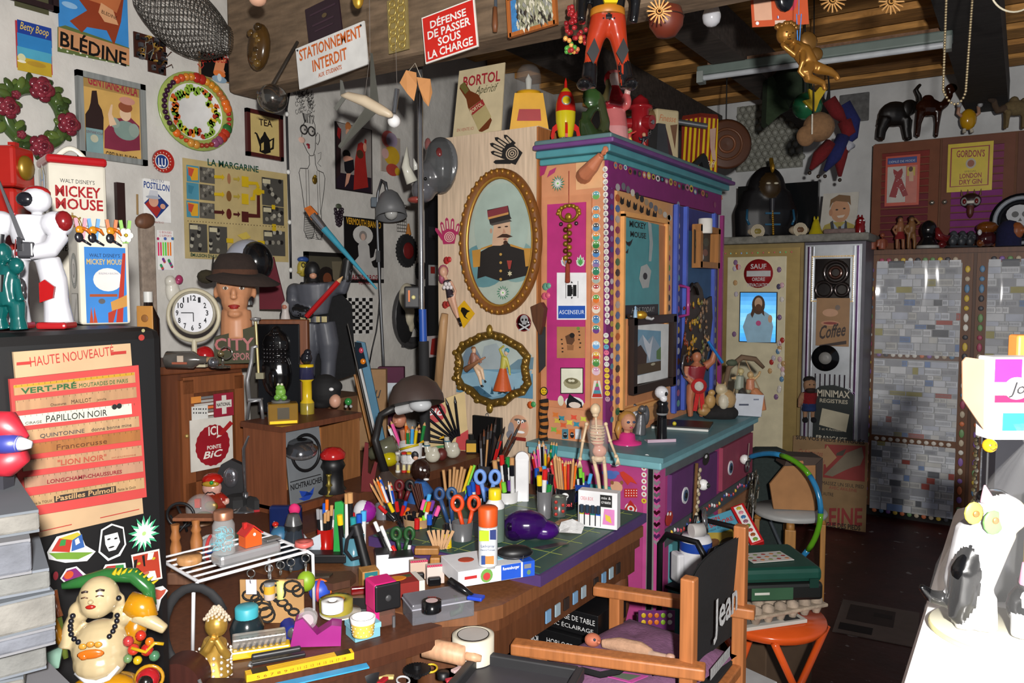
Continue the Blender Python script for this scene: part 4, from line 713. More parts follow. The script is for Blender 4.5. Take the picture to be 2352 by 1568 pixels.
t=T('chalet_picture','framed mountain chalet picture with white mount on the orange door','picture',onp(1490,808,V((0,1.375,0)),V((0,-1,0))),0.0);t.th=.012
b=art(t);V4=[(1448,732),(1540,734),(1538,876),(1448,893)]
def frame_on(t,pts,wd,dp,col,name='frame',k=W_):
 q=[t.loc_of(x,y,0)for x,y in pts];c=sum(q,V())/4;b=B()
 for i in range(4):
  a,e=q[i],q[(i+1)%4];m=(a+e)/2;h=abs(a.x-e.x)>abs(a.z-e.z);b.box((m.x,-dp/2,m.z),(abs(a.x-e.x)+wd if h else wd,dp,wd if h else abs(a.z-e.z)+wd),col)
 return t.pt(name,b,k)
frame_on(t,V4,.036,.025,'2a1a14');b=art(t);b.poly([(1452,742),(1536,744),(1534,868),(1452,884)],'d8d8d6',.008);t.pt('mount',b,M_)
pic(t,[('p',[(1458,756),(1518,760),(1517,850),(1458,864)],'6f98b0'),('p',[(1458,800),(1476,768),(1484,785),(1500,770),(1518,800),(1518,850),(1458,860)],'8fa0b0'),('p',[(1476,768),(1480,790),(1492,830),(1500,772),(1492,790)],'c8ccd4'),('p',[(1458,800),(1472,792),(1486,815),(1484,845),(1458,850)],'3a241a'),('p',[(1458,838),(1518,828),(1518,850),(1458,863)],'4a3a26'),('e',1500,836,5,3,'b0a890'),('p',[(1508,806),(1518,796),(1518,826),(1508,824)],'5a7a4a')])
t=T('twin_picture','orange wooden box frame with a dark painting hung on the blue door','picture',onp(1610,570,V((0,1.376,0)),V((0,-1,0))),0.0);t.th=.02
frame_on(t,[(1592,522),(1634,534),(1632,610),(1592,608)],.03,.045,'a8703a');b=art(t);b.poly([(1594,526),(1632,538),(1630,606),(1594,604)],'3a3024',.02);t.pt('painting',b,A_);pic(t,[('e',1610,590,7,9,'b0a8a0'),('e',1620,580,6,8,'7a4a3a'),('e',1604,560,8,12,'55503a'),('e',1622,556,7,10,'4a4a3a')],'scene')
t=T('toilet_roll','white roll on top of the orange box frame','roll',onp(1620,522,V((0,1.33,0)),V((0,-1,0))),0);k_=dep(t.loc)/F;t.k=k_;t.so(t.b().la([(15,0),(16,2),(16,32),(15,34)],'d8d4cc',(0,0,-14),18),M_)
t=T('paint_palette','big wooden palette caked in dark and ochre paint on the blue door','palette',onp(1597,760,V((0,1.375,0)),V((0,-1,0))),0.0);pp=[(1590,652),(1598,648),(1608,664),(1613,690),(1630,680),(1632,730),(1624,800),(1612,850),(1590,870),(1566,860),(1562,830),(1572,760),(1576,690),(1580,665)]
b=B();b.pm([(lambda v:(v.x,v.z))(t.loc_of(x,y,0))for x,y in pp],-.012,0,'2a1c16');t.pt('board',b,W_);b=B();rn=random.Random(5)
for i in range(90):
 x=rn.uniform(1572,1628);y=rn.uniform(690,850);c=['8a3a20','6a2a1c','a8701e','b8902a','6a6a3a','55504a','8a6a50','1c1614'][min(7,max(0,int((x-1572)/8+rn.uniform(-1,1.5))))];v=t.loc_of(x,y,.014);b.ba(v,(rn.uniform(.008,.02),.004,rn.uniform(.008,.018)),c,6)
t.pt('paint',b,G_,label='thick dried paint');t.pt('strap',B().tu([t.loc_of(x,y,.02)for x,y in((1584,668),(1590,652),(1600,660),(1604,676))],.008,'1a1614',6),A_)
t=T('handle_hook','bent chrome loop hanging low on the blue door','hook',onp(1570,830,V((0,1.35,0)),V((0,-1,0))),0.0);t.so(B().tu([t.loc_of(x,y,.0)for x,y in((1579,810),(1570,818),(1566,845),(1572,862),(1578,866))],.005,'9a9a9c',6),C_)
t=T('gold_snail','gold snail with a tiny blue saint standing on the chalet frame','ornament',P(1466,731,3.2),CY,3.2/F)
b=t.b();b.ba((6,0,8),(15,10,10),'b88a2a',12).ba((-16,0,5),(10,8,6),'3a3430',10).tu([(18,0,2),(32,0,-2),(36,0,2)],[5,3,3],'c8c8c8');b.fuse(1.5,2);t.pt('body',b,'gold');t.pt('figure',t.b().la([(5,0),(4,16),(2,20),(3,24),(0,27)],'8aa8c0',(-8,-8,2),10),A_)
t=DR
for x,y,c,r_ in((1412,1057,'5a80b0',13),(1442,1054,'d0a04a',13),(1470,1058,'d0c88a',11),(1486,1050,'4a80c8',6)):sk_(E2,[('e',x,y,r_+1.5,r_+1,'ddd',14),('e',x,y,r_,r_-1,c,14)],'sticker')
sk_(E2,[('e',1402,1090,15,10,'4a6ab0',14),('e',1389,1086,8,5,'5a6ab0',8),('e',1415,1086,8,5,'5a6ab0',8)],'sticker','blue eared face sticker');sk_(E2,[('p',[(1424,1084),(1432,1082),(1452,1096),(1464,1112),(1448,1106),(1442,1114),(1434,1104),(1426,1092)],'c03a2a')],'parrot_sticker','red bird sticker');sk_(E2,[('e',1416,1118,14,13,'d0a080',14),('e',1406,1108,4,5,'8a5a3a',8),('e',1428,1108,4,5,'8a5a3a',8)],'cow_sticker');sk_(E2,[('r',1434,1122,1464,1142,'b8302a')]+[('e',1438+(i%5)*6,1126+(i//5)*6,1.3,1.3,'eee',6)for i in range(15)],'dotted_sticker','red sticker with white dots');sk_(E2,[('e',1449,1168,14,13,'ddd',16),('p',[(1435,1168),(1448,1148),(1462,1166),(1458,1178),(1440,1180)],'b02a24'),('e',1449,1168,8,7,'ddd',14),('e',1449,1168,4,4,'b02a24',12)],'sticker','red and white swirl sticker')
for i in range(6):sk_(E2,[('e',1479,1075+i*15,6,6,'d8d4cc' if i<5 else 'c8b830',12),('e',1479,1075+i*15,2.5,2.5,'b03a3a',8)],'sticker')
for i in range(15):y=1053+i*13.6;sk_((V((2.739,0,0)),R(-90)),[('p',[(1508,y),(1512,y-4),(1516,y-3),(1517,y+1),(1508,y+8),(1502,y+3),(1501,y-2),(1505,y-4)],['5a5a5c','4a2050','8a8088','3a0d1a','7a7078','2a0a14'][i%6])],'heart_sticker',k=G_)
sk_(E2,[('p',[(1487,1066),(1503,1066),(1500,1405),(1482,1405)],'b8b4b0'),('p',[(1489,1068),(1500,1068),(1496,1400),(1484,1400)],'2c2c30')],'ruler_strip','black steel ruler stuck on the pink edge',E_)
sk_((V((0,1.12,0)),0),[('e',1537,1190,9,17,'b0382e',8),('e',1534,1180,2,4,'fff',8),('e',1540,1180,2,4,'fff',8)],'heart_sticker','red heart with eyes on the turquoise front')
sk_((V((0,1.121,0)),0),[('e',1622,1054,8,14,'111',10),('e',1622,1048,3,4,'ddd',8)],'sticker');sk_((V((0,1.117,0)),0),[('e',1617,1178,6,14,'9a2a24',8)],'sticker')
BM=(BEAM[0]-V((.0,0,0)),R(-90))
def bsign(name,label,px,py,w,h,rot,back,frame=None,out=.004):
 t=WL(name,label,name.split('_')[-1]if name!='painting' else 'picture',BM,px,py,off=out);t.tilt=(0,R(rot));b=t.b();b.box((0,-2,0),(w,4,h),back);t.pt('board',b,A_)
 if frame:
  b=t.b()
  for x,z,a,c in((-w/2,0,frame[1],h+frame[1]),(w/2,0,frame[1],h+frame[1]),(0,h/2,w,frame[1]),(0,-h/2,w,frame[1])):b.box((x,-5,z),(a,10,c),frame[0])
  t.pt('frame',b,W_)
 return t
def ink(t,prims,name='lettering',off=-4.6,k=A_):
 b=t.b()
 for i,p in enumerate(prims):
  o=off-i*.06
  if p[0]=='t':b.wo(p[1],(p[2],o,p[3]),p[4],p[5],p[6],**(p[7]if len(p)>7 else{}))
  elif p[0]=='r':b.add([(p[1],o,p[2]),(p[3],o,p[2]),(p[3],o,p[4]),(p[1],o,p[4])],[(0,1,2,3)],p[5])
  elif p[0]=='p':b.add([(x,o,z)for x,z in p[1]],[tuple(range(len(p[1])))],p[2])
  elif p[0]=='e':n=16;b.add([(p[1]+p[3]*ma.cos(6.2832*j/n),o,p[2]+p[4]*ma.sin(6.2832*j/n))for j in range(n)],[tuple(range(n))],p[5])
 return t.pt(name,b,k)
t=bsign('enamel_sign','long white no parking sign with orange lettering on the beam',762,130,222,96,-6.5,'d9d9d6',out=.05)
ink(t,[('t','STATIONNEMENT',-100,16,202,26,'c8601e',dict(bold=.03)),('t','INTERDIT',-60,-20,112,26,'c8601e',dict(bold=.03)),('t','AUX  ETUDIANTS',-44,-38,76,10,'b85a24',BD)])
t.pt('screw',t.b().ba((-104,-5,42),2.5,'333',6),E_);t.pt('screw',t.b().ba((102,-5,40),2.5,'333',6),E_)
t=bsign('enamel_sign','red warning sign with four lines of white capitals on the beam',1034,74,152,108,-6,'e8e4dc',out=.02)
ink(t,[('r',-73,-51,73,51,'c8241a'),('t','DÉFENSE',-52,22,104,21,'e8e6e2',dict(bold=.04)),('t','DE PASSER',-62,-1,124,18,'e8e6e2',dict(bold=.04)),('t','SOUS',-34,-23,66,18,'e8e6e2',dict(bold=.04)),('t','LA CHARGE',-66,-46,130,18,'e8e6e2',dict(bold=.04))])
t=bsign('old_plaque','dark aubergine old metal plaque with faded lettering on the beam',745,46,108,82,-8,'2a1a24');ink(t,[('r',-40,20,44,24,'3c2834'),('r',-36,-6,34,-2,'3c2834'),('r',-30,-20,30,-17,'3c2834'),('e',6,8,8,5,'5a4a30')])
t=bsign('painting','tapestry of a shaggy grey animal in an orange frame on the beam',1224,26,122,84,-4,'8a8a70',frame=('a8602a',9),out=.0)
rn=random.Random(9);pr=[('r',-58,-40,-36,42,'3a78b0')]
for i in range(150):x=rn.uniform(-40,56);z=rn.uniform(-40,38);pr.append(('p',[(x,z+8),(x+3,z),(x+rn.uniform(-2,6),z-9),(x-3,z)],rn.choice(['d0cbb8','6a6a58','2a2420','a8a488','8a8a84','c0bca8','3a3028'])))
ink(t,pr,'needlework',k=K_)
t=bsign('pierced_brass_strip','pierced brass strip panel with scrolls hanging on the beam',916,58,60,120,-2,'8a7a4c',out=.0);b=t.b()
for i in range(7):
 for s_ in(-1,1):b.rg((s_*13,-6,-48+i*16),8+(i%2)*3,2,'b8a058',14)
t.pt('scrollwork',b,'gold')
t=WL('spatula','old scraper with a worn wooden handle hung on the beam','tool',BM,1140,28,off=.0);t.pt('handle',t.b().tu([(0,-5,-46),(0,-5,-30),(0,-5,10)],[5,7,5],'7a4a2c',8),W_);t.pt('blade',t.b().box((2,-5,26),(7,2,34),'6a7480'),E_)
t=WL('turtle_shell','glossy brown turtle shell hanging on the beam','shell',BM,606,112,off=.02)
b=t.b();b.ba((0,-14,0),(32,20,52),'4a3418',18,Mx.Rotation(R(10),4,'Y'));
for i in range(9):b.ba((rn.uniform(-18,18),-26,-40+i*10),(11,9,9),rn.choice(['5a4220','3a2a14','6a5026']),8)
t.so(b,G_)
t=T('steel_globe','dusty steel globe half in front of the no parking sign','globe',P(626,226,3.0),CY,3.0/F);t.pt('ball',t.b().ba((0,0,0),(34,34,32),'6a6660',24),C_);t.pt('bracket',t.b().cyl((0,0,30),(30,110,160),4,'55504a').ba((-30,-5,12),5,'555',8),E_)
t=T('gold_leaf_hook','small shiny gold ornament hanging at the top edge','ornament',P(822,0,2.6),CY,2.6/F);t.so(t.b().ba((0,0,6),(14,9,26),'a8842a',12).cyl((0,0,30),(0,0,60),1,'222'),'gold')
t=T('pink_dried_fruit','pale rounded ornament with green tip at the top edge','ornament',P(592,-2,2.6),CY,2.6/F);t.so(t.b().ba((0,0,0),(20,18,16),'c89a80',14).cyl((0,0,14),(0,0,60),1.5,'222'),A_)
t=T('model_aeroplane','old toy aeroplane with cream body and grey wings on a thread','model aeroplane',P(838,232,2.55),CY,2.55/F)
b=t.b();b.tu([(-56,10,15),(-40,8,14),(0,0,0),(40,-10,-24),(60,-14,-34),(66,-15,-37)],[3,9,13,12,8,3],'b8a890',14);t.pt('fuselage',b,A_)
t.pt('wing',t.b().add([(12,0,6),(34,-8,-8),(14,30,116),(8,32,118),(12,2,3),(34,-6,-11),(14,32,113),(8,34,115)],[(0,1,2,3),(7,6,5,4),(0,4,5,1),(1,5,6,2),(2,6,7,3),(3,7,4,0)],'4a4a44'),A_)
t.pt('wing',t.b().add([(6,0,-8),(30,-6,-22),(-48,-40,-112),(-54,-40,-108),(6,2,-11),(30,-4,-25),(-48,-38,-115),(-54,-38,-111)],[(0,1,2,3),(7,6,5,4),(0,4,5,1),(1,5,6,2),(2,6,7,3),(3,7,4,0)],'4a4a44'),A_)
t.pt('tailplane',t.b().pm([(-58,14),(-44,12),(-52,48),(-58,50)],8,11,'4a4a44').pm([(-54,12),(-44,10),(-66,-20),(-74,-14)],8,11,'4a4a44'),A_)
t.pt('thread',t.b().cyl((8,28,116),(8,30,240),.6,'77706a',n=4).cyl((0,0,10),(8,28,110),.5,'77706a',n=4),M_)
t=T('kitchen_torch','chrome tube with a glass ball end hanging by a thread','ornament',P(907,282,2.6),CY,2.6/F);t.pt('tube',t.b().cyl((-2,0,22),(6,0,76),6,'8a8a8c',n=12),C_);t.pt('glass_ball',t.b().ba((-2,0,4),15,'d8d8d8',14),G_);t.pt('thread',t.b().cyl((6,0,76),(3,0,190),.5,'77706a',n=4),M_)
t=T('dried_leaf','curled brown dried leaf hanging from the red sign','leaf',P(958,200,2.55),CY,2.55/F)
b=t.b();b.add([(-40,0,10),(-24,-8,36),(-2,4,34),(0,0,4),(-8,6,-30),(-22,-4,-16),(0,-10,20),(30,6,20),(34,10,-10),(26,0,-44),(14,4,-30),(4,0,0)],[(0,1,2,3,4,5),(6,7,8,9,10,11)],'b07a48');t.pt('blade',b,M_);t.pt('string',t.b().tu([(-20,0,34),(-4,0,54),(10,0,20)],.8,'b0a898',4),M_)
t=T('chrome_pole','tall chrome pole with blue and black grips standing behind the desk','pole',(onz(978,905,.96)),CY,1);t.loc=P(976,905,3.35);k_=3.35/F
b=t.b(Mx.Scale(k_,4));b.cyl((-6,0,190),(-6,0,745),6.5,'9a9a9c',n=16);t.pt('tube',b,C_);t.pt('grip',t.b(Mx.Scale(k_,4)).cyl((-3,0,120),(-4,0,195),9,'1f4a9c',n=16),A_,label='blue grip');t.pt('grip',t.b(Mx.Scale(k_,4)).cyl((0,0,-110),(-2,0,122),12,'1c1c1e',n=16),M_,label='black foam grip')
t.pt('reflector',t.b(Mx.Scale(k_,4)).box((-28,4,222),(36,12,50),'2a2a2c',4).box((-34,-3,225),(4,3,26),'d8702a').ba((-24,-4,222),5,'d8d090',10),A_)
t=T('light_bulb','white LED light bulb hanging under the purlin','bulb',P(1634,62,2.65),CY,2.65/F);t.pt('globe',t.b().la([(0,0),(10,2),(18,9),(21,20),(21,26)],'b0b0b4',(0,0,0),20),G_);t.pt('body',t.b().la([(21,26),(17,38),(12,52),(11,60),(0,60)],'d8d8d6',(0,0,0),20),A_);t.pt('socket',t.b().cyl((0,0,60),(0,0,130),10,'3a3836',n=12),A_)
t=T('straw_star','straw star hanging in front of the brown bowl, nearest the beam','star',P(1514,26,2.1),CY,2.1/F);STAR=t;b=t.b()
for i in range(16):a=i*ma.pi/8;b.add([(8*ma.cos(a-.2),0,8*ma.sin(a-.2)),(30*ma.cos(a-.06),-3,30*ma.sin(a-.06)),(27*ma.cos(a),-4,27*ma.sin(a)),(30*ma.cos(a+.06),-3,30*ma.sin(a+.06)),(8*ma.cos(a+.2),0,8*ma.sin(a+.2))],[(0,1,2,3,4)],['c89a60','b8874c'][i%2])
t.pt('rays',b,M_);t.pt('centre',t.b().rg((0,-3,0),5,1.6,'b08040',12),M_);t.pt('thread',t.b().cyl((0,0,25),(0,6,190),.5,'887c6a',n=4),M_)
for px,py,l in((1912,0,'straw star at the top edge left of the bead chain, nearer the toy pack'),(2046,4,'wide straw star at the top edge beside the bead chain')):copy(STAR,l,P(px,py,2.6),scale=1.28)
for o in sc.objects:
 if o.name.startswith('straw_star')and o.parent is None:o['group']='straw stars under the ceiling'
t=T('wooden_bowl','dark red brown half ball hanging under the purlin behind the straw star','bowl',P(1530,46,2.25),CY,2.25/F);b=t.b();b.la([(0,-40),(22,-36),(38,-14),(40,6),(34,26),(0,40)],'5a2416',(0,0,0),24);t.pt('bowl',b,A_);t.pt('rim',t.b().rg((0,0,6),40,1.6,'2a140e',28,'z'),A_);t.pt('cord',t.b().cyl((0,0,38),(0,0,110),1,'333',n=4),M_)
t=T('berry_cluster','hanging cluster of red and yellow artificial berries','berries',P(1322,70,2.36),CY,2.36/F);rn=random.Random(4);b=t.b()
for i in range(70):
 z=rn.uniform(-48,55);w_=26 if z<20 else 16;c=rn.choice(['8a1f24','9a2a2c','7a1a20'])if z>-20 else rn.choice(['c88a4a','d09a50','9a2a2c','b86a40','4a8a3a']);b.ba((rn.uniform(-w_,w_),rn.uniform(-14,14),z),6,c,7)
t.pt('berries',b,G_);t.pt('stem',t.b().cyl((0,0,40),(2,0,120),1.2,'4a4030',n=5),M_)
t=T('toy_pack','orange blister pack with a dark toy hanging from the joists','pack',P(1790,8,2.55),CY+R(6),2.55/F,tilt=(0,R(-5)));b=t.b();b.box((0,0,0),(136,2,100),'b8502e');t.pt('card',b,A_)
t.pt(P_,ink(t,[('r',-62,-36,-20,40,'c89a80'),('r',-14,-48,12,-38,'c8b0a0'),('e',28,16,16,34,'b83a4a'),('e',48,26,14,20,'c8a02a'),('e',-56,-42,4,4,'ddd'),('r',-8,-34,-6,-28,'2a4a9a'),('r',-6,-34,-4,-28,'ddd'),('r',-4,-34,-2,-28,'a02a2a')],P_,-1.5)and t.b().box((0,0,60),(10,2,20),'3a3836'),A_);t.pt('blister',t.b().ba((6,-14,10),(24,14,34),'15161a',12),G_,label='black glossy toy')
t=T('bead_chain','long loop of small metal beads hanging from the black purlin','chain',P(2195,240,2.6),CY,2.6/F);b=t.b()
for i in range(72):
 u=i/71;x=-28+56*u;z=240*abs(2*u-1)**.45 if abs(2*u-1)>.04 else 0;
 b.ba((x if abs(x)<27 else x,0,236*(abs(2*u-1)**.5)),3,'b0a080',6)
b=t.b();L_=[(-30,0,300-i*6.2)for i in range(44)]+[(-28,0,28),(-25,0,22),(-21,0,16),(-16,0,9),(-10,0,4),(-3,0,1),(5,0,2),(12,0,8),(17,0,15),(20,0,23)]+[(22+i*.22,0,30+i*6.2)for i in range(44)]
for p in L_:b.ba(p,3.4,'a89878',6)
t.so(b,E_)
t=T('wire_hoop','thin white wire hoop cut by the top right corner','hoop',P(2330,-30,2.4),CY,2.4/F);t.pt('hoop',t.b().rg((0,0,0),56,2.2,'c8c0a8',40),A_);t.pt('cord',t.b().cyl((0,0,56),(0,0,150),1,'333',n=4),M_)
a,e=onz(1605,182,2.70),onz(2188,102,2.70);t=T('fluorescent_light','grey green fluorescent fitting with one bare tube under the joists','light',(a+e)/2,ma.atan2((e-a).y,(e-a).x));L_=(e-a).length
t.pt('housing',t.b().box((0,0,.035),(L_,.09,.05),'64706a',.008),A_);t.pt('batten',t.b().box((0,.02,.072),(L_*.92,.05,.025),'7a5a44'),'plank');t.pt('tube',t.b().cyl((-L_/2+.03,-.03,-.005),(L_/2-.03,-.03,-.005),.015,'b8bcc0',n=14),G_)
for x in(-1,1):t.pt('cap',t.b().box((x*(L_/2-.02),-.02,.0),(.035,.06,.06),'8a908c'),A_)
t=T('gold_cherub','gold flying cherub figurine hanging on a blue ribbon','figurine',P(1848,130,2.3),CY,2.3/F);b=t.b();g='8a5f26'
b.ba((-46,-8,48),(23,22,25),g,14).tu([(-32,-4,28),(-6,0,10),(10,0,-14),(14,0,-26)],[12,22,20,16],g,12)
b.tu([(-22,-14,20),(-34,-26,-4),(-56,-24,16),(-60,-20,24)],[9,8,6,5],g).tu([(-10,-16,4),(-14,-28,-20),(-20,-24,-40),(-8,-24,-52)],[8,7,5,5],g)
b.tu([(8,-8,-24),(-4,-20,-44),(2,-16,-52),(40,-10,-62),(46,-8,-78)],[15,13,12,7,5],g).tu([(16,0,-20),(28,-12,-30),(56,-8,-36),(72,-4,-44),(78,-4,-54)],[15,14,10,7,6],g);b.fuse(2.4,3);t.pt('body',b,'gold')
b=t.b();rn=random.Random(2)
for i in range(34):a_=rn.uniform(0,6.28);q=rn.uniform(.2,1);b.ba((-46+23*q*ma.cos(a_),-6+12*ma.sin(a_),56+18*(1-q*.5)*rn.uniform(.6,1.1)),6.5,'7a5322',7)
t.pt('curls',b,'gold');
for s_ in(0,1):t.pt('wing',t.b().ba((14+s_*18,14,40-s_*30),(20-s_*4,6,22-s_*6),'6a4a20',10,Mx.Rotation(R(-30),4,'Y')),'gold')
b=t.b();b.ba((-52,-29,46),(2.5,2,2),'3a2810',6).ba((-38,-29,44),(2.5,2,2),'3a2810',6).ba((-46,-31,38),(4,4,4),'94662a',6).ba((-46,-29,31),(5,2,1.5),'4a3014',6);t.pt('face',b,'gold')
t.pt('ribbon',t.b().cyl((-16,2,34),(-20,2,96),1.2,'3a7ac0',n=5).cyl((-12,2,34),(-9,2,96),1.2,'3a7ac0',n=5).cyl((-15,2,94),(-15,2,180),.8,'3a7ac0',n=5),K_)
H0=lambda px,py:P(px,py,4.3);kh=4.3/F
t=T('green_hat','dark green felt hat with a turned brim hanging by the ceiling','hat',P(1808,225,4.55),CY,4.55/F);b=t.b();b.ba((8,0,26),(48,40,48),'23301f',16).pm([(-52,40),(-40,44),(0,-30),(-20,-40),(-48,-66),(-54,-60)],-20,14,'26341f').box((0,30,90),(8,8,40),'222');t.so(b,K_)
t=T('carnival_cap','shiny green cap with a yellow flame shape, among the hanging hats','hat',P(1852,245,4.15),CY,4.15/F);b=t.b();b.ba((0,-6,0),(34,30,32),'1f5a3a',14);t.pt('cap',b,G_);t.pt('emblem',t.b().pm([(-10,30),(4,22),(14,34),(30,30),(14,4),(6,-20),(-4,-14),(-22,4),(-6,8)],-42,-34,'b89a1a'),A_);t.pt('hanger',t.b().cyl((0,6,20),(-4,10,190),2,'222',n=4),M_)
t=T('tan_cap','tan cap with white piping hanging under the green ones','hat',P(1872,300,3.9),CY,3.9/F);b=t.b();b.ba((8,0,8),(36,34,34),'7a5a3c',14).ba((-24,-8,-14),(22,16,24),'7a5a3c',12);b.fuse(3,3);t.pt('cap',b,K_);t.pt('piping',t.b().cyl((-20,-34,30),(-18,-30,-14),2,'c8c0b0',n=5),K_);t.pt('hanger',t.b().cyl((4,20,30),(0,30,380),1.5,'222',n=4),M_)
t=T('jester_hat','red, blue and white jester hat with bells on its points','hat',P(1916,300,4.8),CY,4.8/F);rc,bc='6a1418','1c2258'
b=t.b()
for pts,c in((((-14,0,70),(6,0,40),(30,0,14)),rc),(((20,0,60),(44,0,20),(40,0,-10),(18,0,-40)),bc),(((20,-6,20),(30,-8,-6),(18,-6,-20)),rc),(((20,-4,-14),(0,-6,-60),(-20,-2,-92)),bc),(((-6,0,-30),(-34,0,-60),(-52,0,-88)),rc),(((24,4,-20),(16,2,-60),(16,0,-104)),rc),(((34,-2,-30),(22,-4,-50)),'b0b0b8')):b.tu(pts,[16 if i<len(pts)-1 else 4 for i in range(len(pts))],c,8)
b.tu([(-14,6,64),(-10,10,100),(-20,14,200)],[6,2,1.5],'222',5);t.pt('hat',b,K_)
for p in((-20,-4,-104),(-54,0,-96),(16,0,-112),(-34,0,-104)):t.pt('bell',t.b().ba(p,4.5,'4a4038',8),E_)
ZC=2.156;XC=2.225
t=T('aperitif_card','cream card with a bottle and BORTOL leaning on top of the panel','card',V((2.84,2.04,XC)),R(-90),dep((2.84,2.04,XC))/F,tilt=(R(-6),R(0)));t.loc=onp(1094,302,V((2.84,0,0)),V((-1,0,0)));t.loc.z=XC+.002
b=t.b();b.pm([(-66,0),(70,2),(70,156),(-58,156)],-3,0,'c8b894');t.pt('card',b,M_)
ink(t,[('t','BORTOL',-44,116,104,24,'a02a34',dict(bold=.05)),('t','Apéritif',-8,94,64,18,'4a4a30',dict(sh=.5)),('t','EN VENTE ICI',-54,12,48,7,'a85a50'),('p',[(-52,122),(-40,128),(-22,104),(2,92),(10,80),(44,28),(36,10),(18,4),(10,6),(-26,66),(-32,86),(-54,114)],'6a3418'),('p',[(-54,118),(-42,128),(-26,106),(-36,98)],'6a6434'),('p',[(-22,62),(14,80),(42,36),(8,8)],'b0a070'),('p',[(-20,62),(14,80),(22,66),(-12,46)],'9a3030'),('t','BORTOL',-16,50,36,9,'d8c8a0',dict(bold=.03,m=Mx.Translation((-16,0,50))@Mx.Rotation(R(-27),4,'Y')@Mx.Translation((16,0,-50))))],P_,-3.4)
def top(px,z=ZC,y=1.55,x=None):
 v=onp(px,300,V((0,y,0)),V((0,1,0)))if x is None else onp(px,300,V((x,0,0)),V((1,0,0)));return V((v.x,v.y,z))
t=T('beacon_light','yellow lantern with a clear domed lens on top of the panel','lamp',top(1214,XC+.002,x=2.93),CY,dep(top(1214,XC,x=2.93))/F);b=t.b();b.pm([(-44,-2),(46,-2),(32,84),(-32,84)],-26,26,'d8a018');b.la([(28,84),(28,92),(0,92)],'d8a018',(0,0,0),20);t.pt('housing',b,A_);t.pt('label',t.b().pm([(-27,22),(28,22),(26,48),(-22,48)],-27.5,-26.5,'a0282a'),A_);t.pt('lens',t.b().la([(29,90),(29,126),(26,140),(18,150),(0,154)],'a0a0a0',(0,0,0),24),'film');t.pt('bulb',t.b().la([(6,92),(8,120),(0,134)],'c8c8c0',(0,0,0),10),G_)
t=T('toy_rocket','red and yellow toy rocket standing on the cabinet cornice','toy rocket',top(1299,ZC,x=2.82),CY,dep(top(1299,x=2.82))/F);b=t.b()
b.la([(14,4,'c8b818'),(17,8),(22,40),(23,62,'b8201a'),(22,80),(18,96),(13,106,'b8a018'),(7,114),(4,116,'b8201a'),(3,130),(0,140)],'c8b818',(0,0,0),24);t.pt('hull',b,G_);t.pt('nozzle',t.b().la([(14,0),(14,4)],'9a9a9a',(0,0,0),20),C_);t.pt('porthole',t.b().la([(11,0,'8a8a8a'),(11,3,'8a8a8a'),(8.5,4,'c8b01a'),(0,4)],'8a8a8a',(0,-19,84),18,(0,-1,.05)),G_)
for a in(0,90,180,270):
 m=Mx.Rotation(R(a),4,'Z');t.pt('fin',t.b(m).pm([(16,40),(30,28),(34,8),(32,0),(27,2),(24,18),(18,22)],-3,3,'b8201a'),G_)
t=T('dolphin_statue','green glass dolphins leaping on a black plinth','statue',top(1372,ZC,x=2.90),CY,dep(top(1372,x=2.9))/F);b=t.b();g='2a3a20'
b.tu([(-30,0,8),(-30,0,40),(-14,0,66),(6,0,80)],[12,14,10,3],g).tu([(10,0,8),(18,0,40),(10,0,80),(4,0,110)],[16,12,9,3],'3a4028').tu([(-10,-4,6),(-24,-6,36),(-34,-4,64)],[18,12,4],g).ba((-14,0,96),(22,8,24),'2f4a24',10).tu([(18,6,90),(26,4,120),(22,0,138)],[10,8,5],'4a4228').ba((0,0,12),(40,18,12),'26301c',12);b.fuse(3,3);t.pt('dolphins',b,G_);t.pt('plinth',t.b().box((4,0,-1),(78,34,6),'151512'),G_)
t=T('madonna_statue','red and pearl painted mother and child statue on the cabinet','statue',top(1410,ZC,x=3.05),CY,dep(top(1410,x=3.05))/F);b=t.b()
b.la([(36,0,'c88a8a'),(32,40,'c06a6a'),(26,80,'a8242c'),(24,110),(14,128),(10,136)],'a8303a',(0,0,0),18).ba((0,-4,148),(14,13,18),'d0b8b0',12).ba((-8,4,150),(16,14,22),'a8242c',10).ba((26,-16,96),(12,12,20),'c05a5a',10).ba((28,-18,118),(8,8,10),'d0a8a0',8).tu([(-20,-6,110),(-16,-24,90),(14,-24,86)],[8,8,6],'a8303a');b.fuse(2.6,4);t.pt('body',b,G_)
t.pt('crown',t.b().la([(10,0),(12,8),(6,10)],'c86a6a',(-2,0,160),10),G_)
t=T('fire_hydrant','red toy fire hydrant with a chain on the cabinet edge','toy hydrant',top(1470,ZC,y=1.45),CY,dep(top(1470,y=1.45))/F);b=t.b();b.la([(28,0),(28,6),(20,8),(20,96),(28,98),(28,104),(22,106),(18,118),(8,126),(4,130),(0,130)],'8a1a20',(0,0,0),24).cyl((10,-10,66),(24,-22,64),16,'8a1a20',n=16).cyl((-20,0,66),(-32,0,66),12,'8a1a20',n=14);t.pt('body',b,G_);t.pt('nut',t.b().cyl((23,-22,64),(26,-25,64),5,'9a9a9a',n=12),C_);b=t.b()
for i in range(9):b.rg((20-i*2.4,-24,44-i*5),3,.8,'8a8a88',8,'y' if i%2 else 'x')
t.pt('chain',b,C_)
